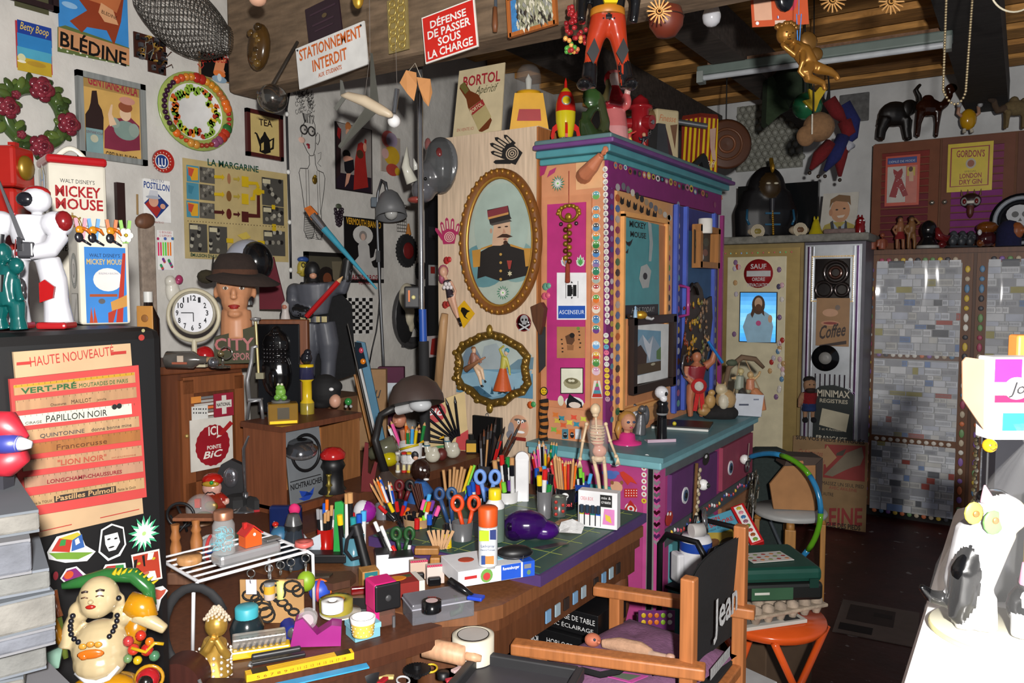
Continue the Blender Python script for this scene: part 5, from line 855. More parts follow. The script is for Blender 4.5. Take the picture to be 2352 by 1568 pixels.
for px,y,c,c2,l in((1436,1.43,'5a8a34','8a3a80','small green crouching toy figure on the cabinet edge'),(1446,1.42,'b0342a','c8a83a','small red toy figure with raised arms on the cabinet edge'),(1478,1.415,'1c1a24','a8302a','small black toy figure leaning by the chain on the cabinet edge')):
 v=top(px,ZC,y=y);t=T('toy_figure',l,'toy figure',v,CY,dep(v)/F);b=t.b();b.tu([(-3,0,1),(-4,0,12),(0,0,20),(1,0,28)],[3,3,4,5],c,8).tu([(5,0,1),(4,0,12),(0,0,20)],[3,3,4],c2).ba((1,0,36),5,'b88868' if c!='5a8a34' else c,8).tu([(1,0,28),(10,0,30),(16,0,34)],[3,2.5,2],c).tu([(0,0,28),(-8,0,24),(-10,-2,30)],[3,2.5,2],c);b.fuse(1.4,2);t.so(b,A_)
v=top(1507,ZC,y=1.44);t=T('grey_box','slanted grey metal box leaning by the cream tin','box',v,CY+R(30),dep(v)/F);b=t.b();b.pm([(-12,0),(26,0),(14,74),(-8,74)],-16,16,'4a4a4c');t.pt('body',b,E_);t.pt('side',t.b().pm([(20,2),(40,2),(16,70)],-14,10,'3a2426'),A_)
v=top(1520,ZC,y=1.56);t=T('biscuit_tin','tall rusty cream tin marked Finesse on the cabinet','tin',v,CY+R(25),dep(v)/F);b=t.b();b.box((0,0,66),(64,46,132),'b8a884',5);t.pt('body',b,A_);ink(t,[('t','Finesse',-24,104,46,14,'b8704a',dict(sh=.3)),('p',[(6,96),(26,100),(20,44)],'6a4a34')],P_,-23.6)
v=top(1606,ZC,y=1.50);t=T('biscuit_tin','yellow and dark red striped hexagonal tin on the cabinet','tin',v,CY+R(20),dep(v)/F);b=t.b();b.la([(46,0),(46,128,'6a2418'),(47,128,'6a2418'),(44,136),(0,138)],'7a241a',(0,0,0),6,sm=False);t.pt('body',b,A_);b=t.b()
for f in range(6):
 a0=6.2832*f/6;p0=V((46.4*ma.cos(a0),46.4*ma.sin(a0),0));p1=V((46.4*ma.cos(a0+1.0472),46.4*ma.sin(a0+1.0472),0))
 for s_ in range(4):
  u0,u1=.05+s_*.25,.18+s_*.25;q0,q1=p0.lerp(p1,u0),p0.lerp(p1,u1);w0,w1=p0.lerp(p1,min(1,u0+.14)),p0.lerp(p1,min(1,u1+.14));b.add([q0,q1,w1+V((0,0,126)),w0+V((0,0,126))],[(0,1,2,3)],'c8a818')
t.pt('stripes',b,A_);ink(t,[('t','Riff',-10,16,22,14,'d8c8a8',dict(sh=.3)),('p',[(-4,100),(12,104),(10,60),(14,30),(4,34),(-2,60)],'b09080')],P_,-48)
v=top(1610,ZC,y=1.43);t=T('toy_pistol','black toy pistol with an orange muzzle on the cornice','toy pistol',v,CY+R(30),dep(v)/F);t.pt('body',t.b().pm([(-34,4),(-30,14),(6,44),(16,36),(26,8),(20,0),(8,4),(0,24),(-26,2)],-5,5,'17181a'),A_);t.pt('muzzle',t.b().cyl((-36,0,8),(-29,0,12),6,'b8501a'),A_)
v=top(1484,ZC,y=1.62);t=T('globe_lamp','brown ball shaped object behind the hydrant','ball',v,CY,dep(v)/F);t.so(t.b().ba((0,0,106),(32,32,32),'7a5a3c',18).cyl((0,0,0),(0,0,90),18,'4a3424'),A_)
t=T('camera_tripod','folded silver tripod lying across the tins','tripod',v+V((.27,-.12,.262)),CY,dep(v)/F);t.pt('tube',t.b().cyl((-46,0,6),(44,0,-8),7,'6a6c70',n=10),E_);t.pt('head',t.b().box((-50,0,10),(24,16,16),'7a7c80',2),E_)
t=T('robin_costume_figure','big hanging toy figure in red trousers, black boots and green and yellow chest','toy figure',P(1396,205,2.32),CY,2.32/F);t.name='toy_figure';b=t.b()
rd,bk='9a3018','121214'
b.tu([(-44,0,8),(-40,0,60),(-30,0,110),(-16,0,150),(-12,0,165)],[16,15,20,27,28],rd,14).tu([(42,0,8),(34,0,60),(24,0,110),(14,0,150),(10,0,165)],[16,15,20,27,28],rd,14)
b.tu([(-2,0,150),(-2,0,176),(0,0,206),(0,0,260)],[40,38,40,48],bk,16,flat=.7).ba((-56,-14,8),(18,30,14),bk,12).ba((52,-14,8),(16,30,14),bk,12).tu([(-44,0,4),(-41,0,56)],[19,17],bk,12).tu([(46,0,4),(36,0,58)],[19,16],bk,12)
b.tu([(-40,0,250),(-58,0,200),(-62,-8,150)],[16,13,10],bk).tu([(44,0,250),(62,0,200),(58,4,150)],[16,13,10],bk);b.fuse(3.5,4);t.pt('body',b,G_)
t.pt('belt',t.b().la([(39,162),(40,164),(40,176),(38,178)],'a86a1a',(-2,0,0),24,sx=1),A_);t.pt('chest_plate',t.b().pm([(-14,178),(14,178),(26,214),(-26,214)],-46,-34,'c8b01a').pm([(-30,214),(30,214),(40,258),(-40,258)],-48,-36,'1f7a3a'),G_,label='yellow and green chest plate')
for x in(-36,30):t.pt('knee_patch',t.b().pm([(x-14,76),(x+2,108),(x+14,80),(x,50)],-24,-18,bk),A_)
t.pt('cord',t.b().cyl((0,0,250),(0,0,330),2,'333',n=5),M_)
GF=(V((5.40,0,0)),R(-90));SF=(V((5.385,0,0)),R(-90));ZL=1.912
t=WL('no_entry_sign','round red no entry sign reading SAUF ORDRE on the gold locker','sign',GF,1742,628);t.pt('disc',t.b().la([(33,0),(33,2),(0,2)],'9a1c20',(0,0,0),32,(0,-1,0)),A_);t.th=.007
pic(t,[('t','SAUF',1724,617,1760,11,'d0c8c8',BD),('r',1715,622,1770,635,'c8c8c8'),('t','ORDRE',1727,645,1757,8,'d0c8c8',BD),('t',"D'EVACUATION",1716,658,1768,8,'d0c8c8',BD)])
t=sg('glowing_picture','glowing blue lenticular picture of a robed bearded man','picture',1699,670,1783,788,pl=GF,back='2a2a30',th=.01);t.th=.011
b=t.b();b.t=t;a=t.loc_of(1701,672,.011);e=t.loc_of(1781,786,.011);b.m=Mx()
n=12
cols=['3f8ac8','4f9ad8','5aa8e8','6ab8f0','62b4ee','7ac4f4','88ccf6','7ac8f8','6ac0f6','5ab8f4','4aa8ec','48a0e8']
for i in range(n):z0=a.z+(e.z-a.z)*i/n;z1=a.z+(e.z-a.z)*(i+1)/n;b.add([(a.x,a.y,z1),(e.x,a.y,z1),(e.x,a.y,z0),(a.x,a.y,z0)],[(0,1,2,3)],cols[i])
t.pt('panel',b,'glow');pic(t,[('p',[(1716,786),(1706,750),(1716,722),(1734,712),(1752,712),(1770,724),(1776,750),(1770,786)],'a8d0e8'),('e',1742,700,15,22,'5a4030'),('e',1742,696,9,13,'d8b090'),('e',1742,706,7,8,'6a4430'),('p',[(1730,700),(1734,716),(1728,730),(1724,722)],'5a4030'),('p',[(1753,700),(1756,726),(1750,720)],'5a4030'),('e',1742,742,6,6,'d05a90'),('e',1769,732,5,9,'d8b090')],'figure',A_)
rn=random.Random(8)
for i in range(30):
 x,y=rn.choice([(rn.uniform(1800-14,1800),rn.uniform(795,900)),(rn.uniform(1686,1697),rn.uniform(600,800)),(rn.uniform(1786,1798),rn.uniform(600,800)),(rn.uniform(1760,1800),rn.uniform(800,930))]);v=onp(x,y,V((5.397,0,0)),V((-1,0,0)))
 b=GL.b();q=GL.inv@(v-GL.loc);b.ba(q,(.016,.003,.02),rn.choice(['c8c0c8','b03a34','8a6a90','6a90b0','d8b0b8','c8a070','55506a','e0d8d0']),7);GL.pt('sticker',b,G_)
t=sg('coffee_sign','brown card sign with a cup and the word Coffee on the chrome locker','sign',1876,684,1949,796,pl=SF,back='a07a54',th=.008)
pic(t,[('t','Coffee',1882,778,1942,30,'3a2a24',dict(sh=.3,bold=.02,y1=770)),('e',1907,718,18,9,'c89a7a'),('e',1907,742,22,6,'c08a6a'),('e',1907,742,16,3,'8a3a34'),('e',1924,706,6,6,'7a6a60'),('p',[(1882,792),(1944,782),(1944,790),(1882,797)],'3a2a24')])
t=WL('vinyl_record','black vinyl single stuck on the chrome locker','record',SF,1896,822,off=.012);t.pt('disc',t.b().la([(30,0),(30,3),(0,3)],'101012',(0,0,0),32,(0,-1,0)),G_);t.pt('label',t.b().la([(14,3),(14,4),(4,4.4)],'8a8884',(0,0,0),24,(0,-1,0)),A_)
t=T('extinguisher_plate','dark tin plate lettered MINIMAX with a paper label in front of the locker','sign',P(1912,1010,4.95),R(-90),4.97/F);t.loc=onp(1912,1012,V((5.36,0,0)),V((-1,0,0)));b=t.b();b.pm([(-44,-150),(44,-150),(44,112),(30,124),(0,132),(-30,128),(-44,116)],-3,3,'18201f');t.pt('plate',b,A_)
ink(t,[('t','MINIMAX',-36,104,72,16,'c0b8a4',BD),('t','REGISTRES',-30,90,62,9,'b0a894',BD),('p',[(-30,36),(30,24),(36,66),(-24,76)],'b0a890'),('t','3 et 4 Anneaux',-30,24,52,6,'b0a894'),('t','FRANCAISE',-36,2,68,9,'c0b8a4',BD)],P_,-3.5)
t=T('football_doll','bearded football doll in a red shirt and blue shorts by the locker','doll',onp(1858,960,V((5.345,0,0)),V((-1,0,0))),CY,4.95/F);b=t.b();sk='9a7458'
b.ba((0,0,80),(15,13,18),sk,12).tu([(0,0,34),(0,0,62)],[15,17],'7a141a',12).tu([(-14,0,60),(-22,0,44),(-24,0,26)],[7,6,4],sk).tu([(14,0,60),(24,0,44),(26,0,26)],[7,6,4],sk).tu([(0,0,18),(0,0,36)],[17,15],'1c2f5a',12).tu([(-9,0,22),(-9,0,2)],[6,5],sk).tu([(9,0,22),(9,0,2)],[6,5],sk).ba((-10,-4,-4),(7,10,7),'14141a',8).ba((10,-4,-4),(7,10,7),'14141a',8);b.fuse(2.2,3);t.pt('body',b,K_);t.pt('hair',t.b().ba((0,3,92),(15,12,9),'1a1210',10),M_);t.pt('beard',t.b().ba((0,-6,68),(12,9,8),'2a1a14',10),M_);t.pt('eye',t.b().ba((-5,-13,82),1.8,'111',6),G_);t.pt('eye',t.b().ba((5,-13,82),1.8,'111',6),G_)
t=sg('floor_poster','old brown cardboard poster about tired feet with a red arrow standing on the floor','poster',1822,1000,1988,1222,pl=(V((5.33,0,0)),R(-90)),back='8a6e4c',th=.01);t.root.location.x=t.root.location.x
pic(t,[('t','SUR VOS PIEDS FATIGUÉS',1828,1008,1986,11,'1f1a18',dict(bold=.03,y1=1020)),('p',[(1895,1020),(1988,1024),(1986,1106),(1890,1096)],'8a3430'),('p',[(1832,1034),(1896,1030),(1900,1022),(1922,1050),(1898,1074),(1896,1066),(1836,1060)],'a07c58'),('t','Ça fait toutes',1834,1042,1890,12,'8a4438',dict(sh=.4)),('t','les différences',1842,1058,1894,10,'8a4438',dict(sh=.4)),('p',[(1893,1090),(1920,1064),(1944,1040),(1980,1026),(1984,1050),(1976,1068),(1960,1072),(1940,1080),(1912,1094)],'7a6e5c'),('p',[(1922,1040),(1944,1030),(1936,1046),(1920,1046)],'4a4238'),('t','MASSEZ UN SEUL PIED',1888,1112,1984,8,'2a2220',dict(y1=1122)),('t',"L'AUTRE",1886,1136,1914,8,'2a2220'),('t','AVEC AKILEINE',1904,1122,1968,7,'8a3a34',dict(y1=1130)),('t','AKILEINE',1824,1204,1980,38,'8a3230',dict(bold=.05,y1=1206)),('t','EFFACE LA FATIGUE DES PIEDS',1818,1200,1976,11,'1f1a18',dict(bold=.03,y1=1218))])
t=T('pharaoh_bust','black and gold pharaoh bust on the locker mantel','bust',V((5.36,1.56,ZL)),CY,5.2/F);v=onp(1762,515,V((5.50,0,0)),V((1,0,0)));t.loc=V((5.50,v.y,ZL));b=t.b();bk='0e0d10'
b.ba((0,10,110),(46,30,58),bk,16).tu([(0,10,110),(0,10,60),(0,12,0)],[56,76,72],bk,16,flat=.5).ba((0,-8,116),(26,26,34),'3a2a14',14);b.fuse(4,4);t.pt('headdress',b,A_)
b=t.b();b.ba((0,-30,158),(5,8,12),'a8802a',8).cyl((0,-30,156),(0,-18,180),5,'8a6a20')
for i in range(16):b.ba((0,-34-i*.8,76-i*4.8),3,'a8802a',6)
t.pt('gold_cobra',b,'gold');b=t.b();b.ba((-9,-32,122),(6,3,2.5),'d0c8b0',8).ba((9,-32,122),(6,3,2.5),'d0c8b0',8);t.pt('eye',b,G_);t.pt('beard',t.b().cyl((0,-34,40),(0,-34,86),5,'2a2a30',r2=7),A_);b=t.b()
for x in(-1,1):b.tu([(x*54,-20,62),(x*56,-24,40),(x*50,-26,26)],3,'2a5a78',6)
b.box((0,-38,52),(34,3,4),'2a5a78').box((0,-40,26),(36,3,4),'2a5a78');t.pt('inlay',b,G_,label='blue inlay bands')
v=onp(1785,520,V((5.79,0,0)),V((1,0,0)));t=T('television','flat black television standing behind the bust','television',V((5.79,v.y,ZL)),R(-90));t.pt('screen',t.b().box((0,0,.20),(.56,.05,.38),'121416'),G_);t.pt('stand',t.b().box((0,0,.008),(.3,.14,.016),'121416'),A_)
v=onp(1926,516,V((5.60,0,0)),V((1,0,0)));t=T('portrait_photo','colour portrait card of a smiling fair haired boy in a yellow jacket','photo',V((5.60,v.y,ZL)),R(-90),dep((5.60,v.y,ZL))/F);b=t.b();b.pm([(-42,0),(38,0),(42,96),(-34,96)],-2,0,'b8b4aa');t.pt('card',b,M_)
ink(t,[('p',[(-40,2),(-30,24),(-14,30),(18,30),(34,22),(36,2)],'9a8a34'),('p',[(-12,30),(0,14),(16,30),(12,2),(-6,2)],'8a98a8'),('p',[(-18,30),(-12,34),(-6,2),(-14,2)],'1c1c24'),('p',[(18,30),(14,34),(12,2),(20,2)],'1c1c24'),('p',[(0,20),(6,20),(7,2),(0,2)],'3a1c18'),('e',3,56,21,27,'b0805c'),('e',-17,52,4,8,'a07050'),('p',[(-20,62),(-18,82),(0,92),(24,88),(26,66),(20,74),(-6,78),(-14,74)],'6a4a24'),('e',-4,58,3,2,'2a1c14'),('e',12,60,3,2,'2a1c14'),('p',[(-4,44),(14,46),(10,40),(0,39)],'c8b8a8')],P_,-2.3)
for px,nm,l,c in((1874,'yellow_hood_ornament','small yellow hooded toy on the mantel beside the boy portrait','b0a01a'),(1975,'devil_figure','small red horned devil toy at the end of the mantel','7a0f14')):
 v=onp(px,525,V((5.45,0,0)),V((1,0,0)));t=T(nm,l,'toy',V((5.45,v.y,ZL)),CY,dep((5.45,v.y,ZL))/F);b=t.b();b.la([(17 if px<1900 else 10,0),(11,14),(8,26),(6,32),(0,36)],c,(0,0,0),12).ba((-4,0,36),(2.5,2,6),c,6).ba((4,0,36),(2.5,2,6),c,6)
 if px>1900:b.ba((0,-2,24),(11,9,13),c,10)
 t.pt('body',b,G_);
 if px>1900:t.pt('eye',t.b().ba((-4,-11,28),(3,1.5,2),'ddd',6),G_);t.pt('eye',t.b().ba((4,-11,28),(3,1.5,2),'ddd',6),G_)
for px,l in((1738,'yellowish sea shell on the mantel under the bust'),(1835,'spiral white sea shell on the mantel right of the bust')):
 v=onp(px,535,V((5.43,0,0)),V((1,0,0)));t=T('sea_shell',l,'shell',V((5.43,v.y,ZL)),CY,dep((5.43,v.y,ZL))/F);b=t.b();b.ba((0,0,11),(24,14,12),'b0a088',12).ba((-2,-10,11),(12,8,9),'8a7a3a' if px<1800 else '6a4a30',10)
 for i in range(5):b.rg((-2,-14,11),3+i*3,1.6,'c0b49c',14)
 t.so(b,A_)
t=T('driftwood','pale pink grey driftwood slab lying at the right end of the mantel','driftwood',V((5.52,1.0,ZL)),R(-90));t.so(t.b().box((0,0,.018),(.24,.14,.032),'8a7470',.012),'rough')
FW=(V((XW,0,0)),R(-90));t=WL('egg_foam_panel','grey bubbled foam panel hanging on the far wall','panel',FW,1768,314);b=t.b();rn=random.Random(6)
b.box((0,-3,0),(150,6,150),'8a8a80')
for i in range(10):
 for j in range(10):b.ba((-68+i*15+(j%2)*7,-8,-68+j*15),(8,7,8),'94948a',7)
t.so(b,A_)
t=WL('rough_stone','patch of bare rough grey stone in the far wall','stone',FW,1962,248);t.so(t.b().box((0,-2,0),(64,5,64),'6a6a6a',2),'rough')
v=P(1668,330,4.6);t=T('round_tray','round brown tray standing behind the striped tin','tray',onp(1668,332,V((4.45,0,0)),V((1,0,0))),CY,4.5/F);t.pt('tray',t.b().la([(52,0),(56,6),(50,8),(0,4)],'4a2a18',(0,0,0),32,(0,-1,0)),A_);t.pt('hook',t.b().cyl((0,4,40),(0,6,330),1.5,'333',n=4),E_)
t.pt('rings',t.b().rg((0,-7,0),18,3,'6a3c20',20).rg((0,-7,0),34,3,'5a341c',24),A_)
LF=(V((5.988,0,0)),R(-90))
t=sg('dress_pattern_card','orange framed card with a red polka dot dress on the louvred door','card',2035,360,2110,470,pl=LF,back='b8452e',th=.004)
pic(t,[('r',2039,364,2106,378,'2a3f80'),('t','DÉFILÉ DE MODE',2042,375,2102,6,'b8c0d0'),('r',2039,384,2080,466,'b8b0a8'),('r',2082,380,2106,466,'b8685a'),('p',[(2052,388),(2062,394),(2072,386),(2074,396),(2070,408),(2086,448),(2074,452),(2064,430),(2058,454),(2042,452),(2056,408),(2052,396)],'8a1c20'),('r',2084,384,2102,404,'b8a040'),('e',2092,388,5,6,'4a2a1c'),('p',[(2088,394),(2098,394),(2098,416),(2088,416)],'c09a80')]+[('e',2056+(i*7)%22,402+(i*11)%48,.9,.9,'ddd',6)for i in range(14)])
t=sg('gin_sign','yellow gin sign with red border and lettering on the louvred door','sign',2178,332,2278,436,pl=LF,back='c8b020',th=.005)
pic(t,[('r',2184,340,2272,430,'8a2020'),('r',2187,342,2269,428,'c8b020'),('t',"GORDON'S",2197,361,2262,16,'8a1c1c',dict(bold=.03,y1=359)),('e',2230,375,12,12,'a8a090'),('e',2230,375,8,8,'8a4a2a'),('t','SPECIAL',2215,396,2243,4,'6a5a1a'),('t','LONDON',2204,410,2254,11,'8a1c1c',BD),('t','DRY GIN',2203,424,2255,11,'8a1c1c',BD)])
t=WL('carved_mask','small carved demon mask with a red tongue on the purple louvred door','mask',LF,2230,470);b=t.b();b.ba((0,-10,8),(22,12,18),'2a1414',12).ba((0,-14,-14),(8,8,18),'5a2a20',10);b.fuse(2,2);t.pt('face',b,A_)
for x in(-12,12):t.pt('eye',t.b().ba((x,-18,6),(8,4,10),'8a8a88',10).ba((x,-22,6),(4,2,6),'6a1a1a',8),G_)
t.pt('teeth',t.b().box((0,-22,4),(14,4,6),'c8c4b8'),G_);
for x in(-18,-6,6,18):t.pt('horn',t.b().cyl((x,-10,20),(x*1.1,-12,34),3,'6a4a2a',r2=.5),A_)
v=onp(2340,574,V((5.70,0,0)),V((1,0,0)));t=T('pirate_plate','black and white round plate with a laughing skull at the right edge','plate',onp(2345,515,V((5.9,0,0)),V((1,0,0))),R(-90),4.9/F);t.loc.z=1.815;t.pt('disc',t.b().la([(62,0),(62,4),(0,4)],'15161a',(0,0,62),32,(0,-1,0)),G_);b=t.b();b.rg((0,-4,62),52,5,'8a9098',32)
t.pt('rim',b,A_);ink(t,[('e',-4,76,26,22,'a8aaae'),('r',-18,50,12,64,'a8aaae'),('e',-12,76,7,7,'15161a'),('e',8,76,7,7,'15161a'),('p',[(-6,60),(-2,68),(2,60)],'15161a'),('r',-14,46,12,50,'15161a')],'skull',-5)
ZS=1.815
def shelf(name,label,cat,px,x=5.68):v=onp(px,572,V((x,0,0)),V((1,0,0)));return T(name,label,cat,V((x,v.y,ZS)),CY,dep((x,v.y,ZS))/F)
for px,l in((2004,'small bare terracotta baby doll torso at the left end of the shelf'),(2026,'second terracotta baby doll torso, right of the first')):
 t=shelf('doll_torso',l,'figurine',px);b=t.b();b.tu([(0,0,0),(0,0,14),(0,0,24)],[8,9,7],'8a4a34',10).ba((0,0,32),6,'8a4a34',8).tu([(-8,0,22),(-11,0,6)],[3.5,3],'8a4a34').tu([(8,0,22),(11,0,6)],[3.5,3],'8a4a34');b.fuse(1.6,2);t.so(b,A_)
for px,s_,hc,l,sk in((2066,0,'7a1c1c','slim female figurine in a red skirt on the shelf','8a5a3c'),(2092,1,'','bronze nude male figurine with one arm behind his head','7a5430')):
 t=shelf('figurine',l,'figurine',px);b=t.b();b.ba((0,0,66),(6,6,7),sk,10).tu([(0,0,60),(0,0,48),(0,0,36)],[7,10,8],sk,10).tu([(-4,0,36),(-6,0,18),(-6,0,0)],[6,4,3],sk).tu([(4,0,36),(8,0,18),(8,0,0)],[6,4,3],sk)
 b.tu([(9,0,54),(20,0,56),(6,0,70)]if s_ else[(9,0,54),(14,0,42),(8,0,34)],[3.5,3,2.5],sk).tu([(-9,0,54),(-16,0,44),(-10,0,34)],[3.5,3,2.5],sk);b.fuse(1.6,2);t.pt('body',b,A_);t.pt('hair',t.b().ba((0,2,70),(7,6,6),'2a1410',8),M_)
 if not s_:t.pt('skirt',t.b().la([(12,22),(8,40)],hc,(0,0,0),12),K_)
t=shelf('black_bust','black bust with a glossy round head and white base','bust',2131);b=t.b();b.ba((0,0,42),(18,17,22),'141416',14).tu([(0,0,4),(0,0,24)],[24,12],'141416',12);b.fuse(2,3);t.pt('head',b,G_);t.pt('base',t.b().la([(24,0),(24,6),(0,6)],'a8a8a4',(0,0,0),18),A_)
t=shelf('red_fish','dark red winged ornament on the shelf','ornament',2160);t.so(t.b().tu([(-10,0,46),(-4,0,26),(10,0,20),(24,0,26)],[4,10,9,3],'6a1c1e',10).ba((4,0,8),(10,8,9),'5a181a',10),G_)
t=shelf('wise_monkeys','three small dark monkeys sitting in a row on one base','figurine',2208);t.pt('base',t.b().box((0,0,2),(62,20,4),'26282c'),A_)
for x in(-20,0,20):b=t.b();b.ba((x,0,14),(10,9,12),'33363a',10).ba((x,-2,30),(8,8,8),'3a3d42',10).tu([(x-8,-4,18),(x-5,-9,28)],3,'3a3d42').tu([(x+8,-4,18),(x+5,-9,28)],3,'3a3d42');b.fuse(1.6,2);t.pt('monkey',b,A_)
t=shelf('bear_head_mug','brown bear faced mug with white tusks on the shelf','mug',2266);b=t.b();b.ba((0,0,44),(24,20,14),'6a3a14',12).ba((0,0,18),(22,18,18),'3a1418',12).ba((-16,-2,8),(9,9,9),'6a3a1c',8).ba((18,-2,8),(9,9,9),'6a3a1c',8);b.fuse(2,3);t.pt('body',b,G_);t.pt('tusk',t.b().ba((-22,-8,32),(5,4,7),'c0c0c0',8),G_);t.pt('tusk',t.b().ba((22,-8,32),(5,4,7),'c0c0c0',8),G_)
t=shelf('blue_hood_ornament','orange faced head in a dark blue hood on the shelf','ornament',2322);b=t.b();b.la([(26,0),(26,14),(24,40),(14,56),(0,60)],'15163a',(-4,4,0),16);t.pt('hood',b,K_);b=t.b();b.ba((4,-12,34),(15,14,20),'8a4a24',12).ba((10,-26,34),(4,5,6),'94522a',8);b.fuse(2,2);t.pt('face',b,A_)
ZA=2.572
def beast(name,label,px,col,k=A_,parts=(),x=5.98):v=onp(px,320,V((x,0,0)),V((1,0,0)));t=T(name,label,'figurine',V((x,v.y,ZA)),CY,dep((x,v.y,ZA))/F);return t
t=beast('elephant_figurine','dark wooden elephant with raised trunk on the cupboard',2062,0);b=t.b();c='181412'
b.ba((-8,0,58),(36,20,28),c,14).ba((24,0,72),(20,15,18),c,12).tu([(36,0,74),(48,0,80),(46,0,98),(38,0,112),(48,0,124)],[10,7,6,5,4],c)
for x,y in((-34,-9),(-22,9),(12,-9),(24,9)):b.tu([(x,y,46),(x-(10 if x<0 else-2),y,20),(x-(12 if x<0 else-6),y,0)],[13,9,8],c)
b.tu([(-42,0,60),(-46,0,40),(-48,0,32)],[3,2,2],c);b.fuse(2.6,3);t.pt('body',b,A_);t.pt('ear',t.b().ba((14,-15,68),(12,4,17),'1c1815',10),A_);t.pt('tusk',t.b().tu([(38,-9,66),(50,-12,64)],[2.5,1],'c8b890'),G_)
t=beast('camel_figurine','dark brown wooden camel looking back, right of the elephant',2134,0);b=t.b();c='2e1409'
b.ba((-4,0,66),(30,14,20),c,12).ba((-6,0,84),(14,9,10),c,10).tu([(20,0,66),(34,0,74),(44,0,92),(42,0,106)],[12,9,7,8],c).ba((46,-2,108),(14,8,11),c,10)
for x,y in((-24,-6),(-14,7),(14,-6),(22,7)):b.tu([(x,y,58),(x-(6 if x<0 else 0),y,30),(x-(8 if x<0 else 2),y,0)],[9,5,4],c)
b.fuse(2.2,3);t.so(b,G_)
t=beast('yellow_ornament','round yellow egg ornament with raised silver weights',2222,0);t.pt('egg',t.b().ba((0,0,30),(18,16,24),'b88a18',14),G_);b=t.b()
for s_ in(-1,1):b.tu([(s_*14,0,36),(s_*24,0,44),(s_*22,0,60)],[4,4,4],'a8806a').ba((s_*24,-4,62),6,'9a9a9c',8).cyl((s_*8,0,8),(s_*9,-2,0),4,'b8b0a0')
t.pt('arm',b,A_)
t=beast('camel_figurine','sandy grey camel with a drooping neck at the right edge',2326,0);b=t.b();c='6a5a3c'
b.ba((4,0,46),(30,15,18),c,12).ba((0,0,64),(10,8,9),c,10).ba((24,0,62),(9,8,8),c,10).tu([(-22,0,46),(-38,0,40),(-44,0,52),(-46,0,62)],[10,8,7,6],'4a3a2c').ba((-52,-2,64),(11,6,7),'3a2e24',8)
for x,y in((-16,-6),(-12,6),(22,-6),(28,6)):b.tu([(x,y,38),(x-2,y,20),(x-3,y,0)],[8,5,4],c)
b.fuse(2.2,3);t.so(b,K_)
BF=(V((0,1.163,0)),0.0)  # left foreground colours, cupboard card to statue, darkened to offset the strong near flash
t=T('ruler_display_card','cream and coral shop card holding eight advertising rulers on the black cupboard','display card',onp(170,1000,*[V((0,1.163,0)),V((0,-1,0))]),0.0)
def slant(x0,y0,x1,y1,h):return[(x0,y0),(x1,y1),(x1+h*.07,y1+h),(x0+h*.07,y0+h)]
def sheet(pts,th,col,name,off=0,k=M_):
 q=[t.loc_of(x,y,off)for x,y in pts];b=B();b.pm([(v.x,v.z)for v in q],-th-off,-off,col);return t.pt(name,b,k)
sheet([(27,808),(296,788),(326,1178),(68,1238)],.004,'856e53','card');sheet([(18,870),(314,838),(333,1140),(44,1188)],.005,'852421','coral_sheet',.004)
t.th=.0045;pic(t,[('t','HAUTE NOUVEAUTÉ',70,842,262,28,'7b201c',dict(y1=815,up=1)),('p',[(38,832),(72,829),(72,836),(38,839)],'7b201c'),('p',[(255,808),(290,805),(290,812),(255,815)],'7b201c'),('p',[(80,1222),(165,1203),(165,1205),(80,1224)],'7b201c'),('p',[(230,1188),(320,1168),(320,1170),(230,1190)],'7b201c')],P_)
for i,(y0,y1,c,e,tx)in enumerate(((884,854,'806142','806116',(('VERT-PRÉ',48,176,16,'193f20',1),('MOUTARDES DE PARIS',182,294,9,'193f20',0))),(920,888,'7b5d42',0,(('Chaussures',116,152,6,'2f2015',0),('MAILLOT',164,210,9,'2f2015',0),('Joinville',222,244,5,'2f2015',0))),(955,924,'8f8f82',0,(('CIRAGE',58,96,6,'3a3a36',0),('PAPILLON NOIR',106,246,15,'121212',0))),(990,955,'82674a',0,(('QUINTONINE',92,194,9,'24242b',0),('donne bonne mine',210,302,8,'1f1f1f',0))),(1022,986,'704621',0,(('Francorusse',130,246,12,'3f200c',0),)),(1058,1022,'806147',0,(('"LION NOIR"',132,244,13,'753426',1),('SONT LES PLUS ÉCONOMIQUES',256,312,4,'753426',0))),(1096,1058,'7b5c49',0,(('LONGCHAMP-CHAUSSURES',108,280,9,'5d171c',1),)),(1140,1096,'806647',0,(("calme la TOUX",66,120,6,'2f2419',0),('Pastilles Pulmoll',128,262,12,'806647',1),('flatte le Goût',270,312,6,'2f2419',0))))):
 x0=30+i*4;x1=308+i*3;pts=slant(x0,y0,x1-(14 if i==2 else 0),y1+(2 if i==2 else 0),24);q=[t.loc_of(x,y,.009)for x,y in pts];b=B();b.pm([(v.x,v.z)for v in q],-.011,-.009,c)
 rl=t.pt('ruler',b,W_ if i!=2 else A_);pr=[];f=lambda x:y0+(y1-y0)*(x-x0)/(x1-x0)
 if e:pr.append(('p',slant(x0+1,y0+1,x1,y1+1,6),e))
 if i==7:pr.append(('p',slant(124,f(124)+10,266,f(266)+9,15),'1f1a17'))
 for k in range(21):xx=x0+6+k*(x1-x0-12)/20;pr.append(('p',[(xx,f(xx)+1),(xx+.8,f(xx)+1),(xx+1,f(xx)+5),(xx+.2,f(xx)+5)],'342414'))
 for(s_,a,e_,h,cc,bd)in tx:pr.append(('t',s_,a,f(a)+22,e_,h,cc,dict(bold=.03 if bd else 0,y1=f(e_)+22,up=1)))
 if i==2:pr+=[('e',263,934,6,6,'121212'),('e',274,932,6,6,'121212')]
 t.th=.0105;pic(t,pr,'lettering',parent=rl)
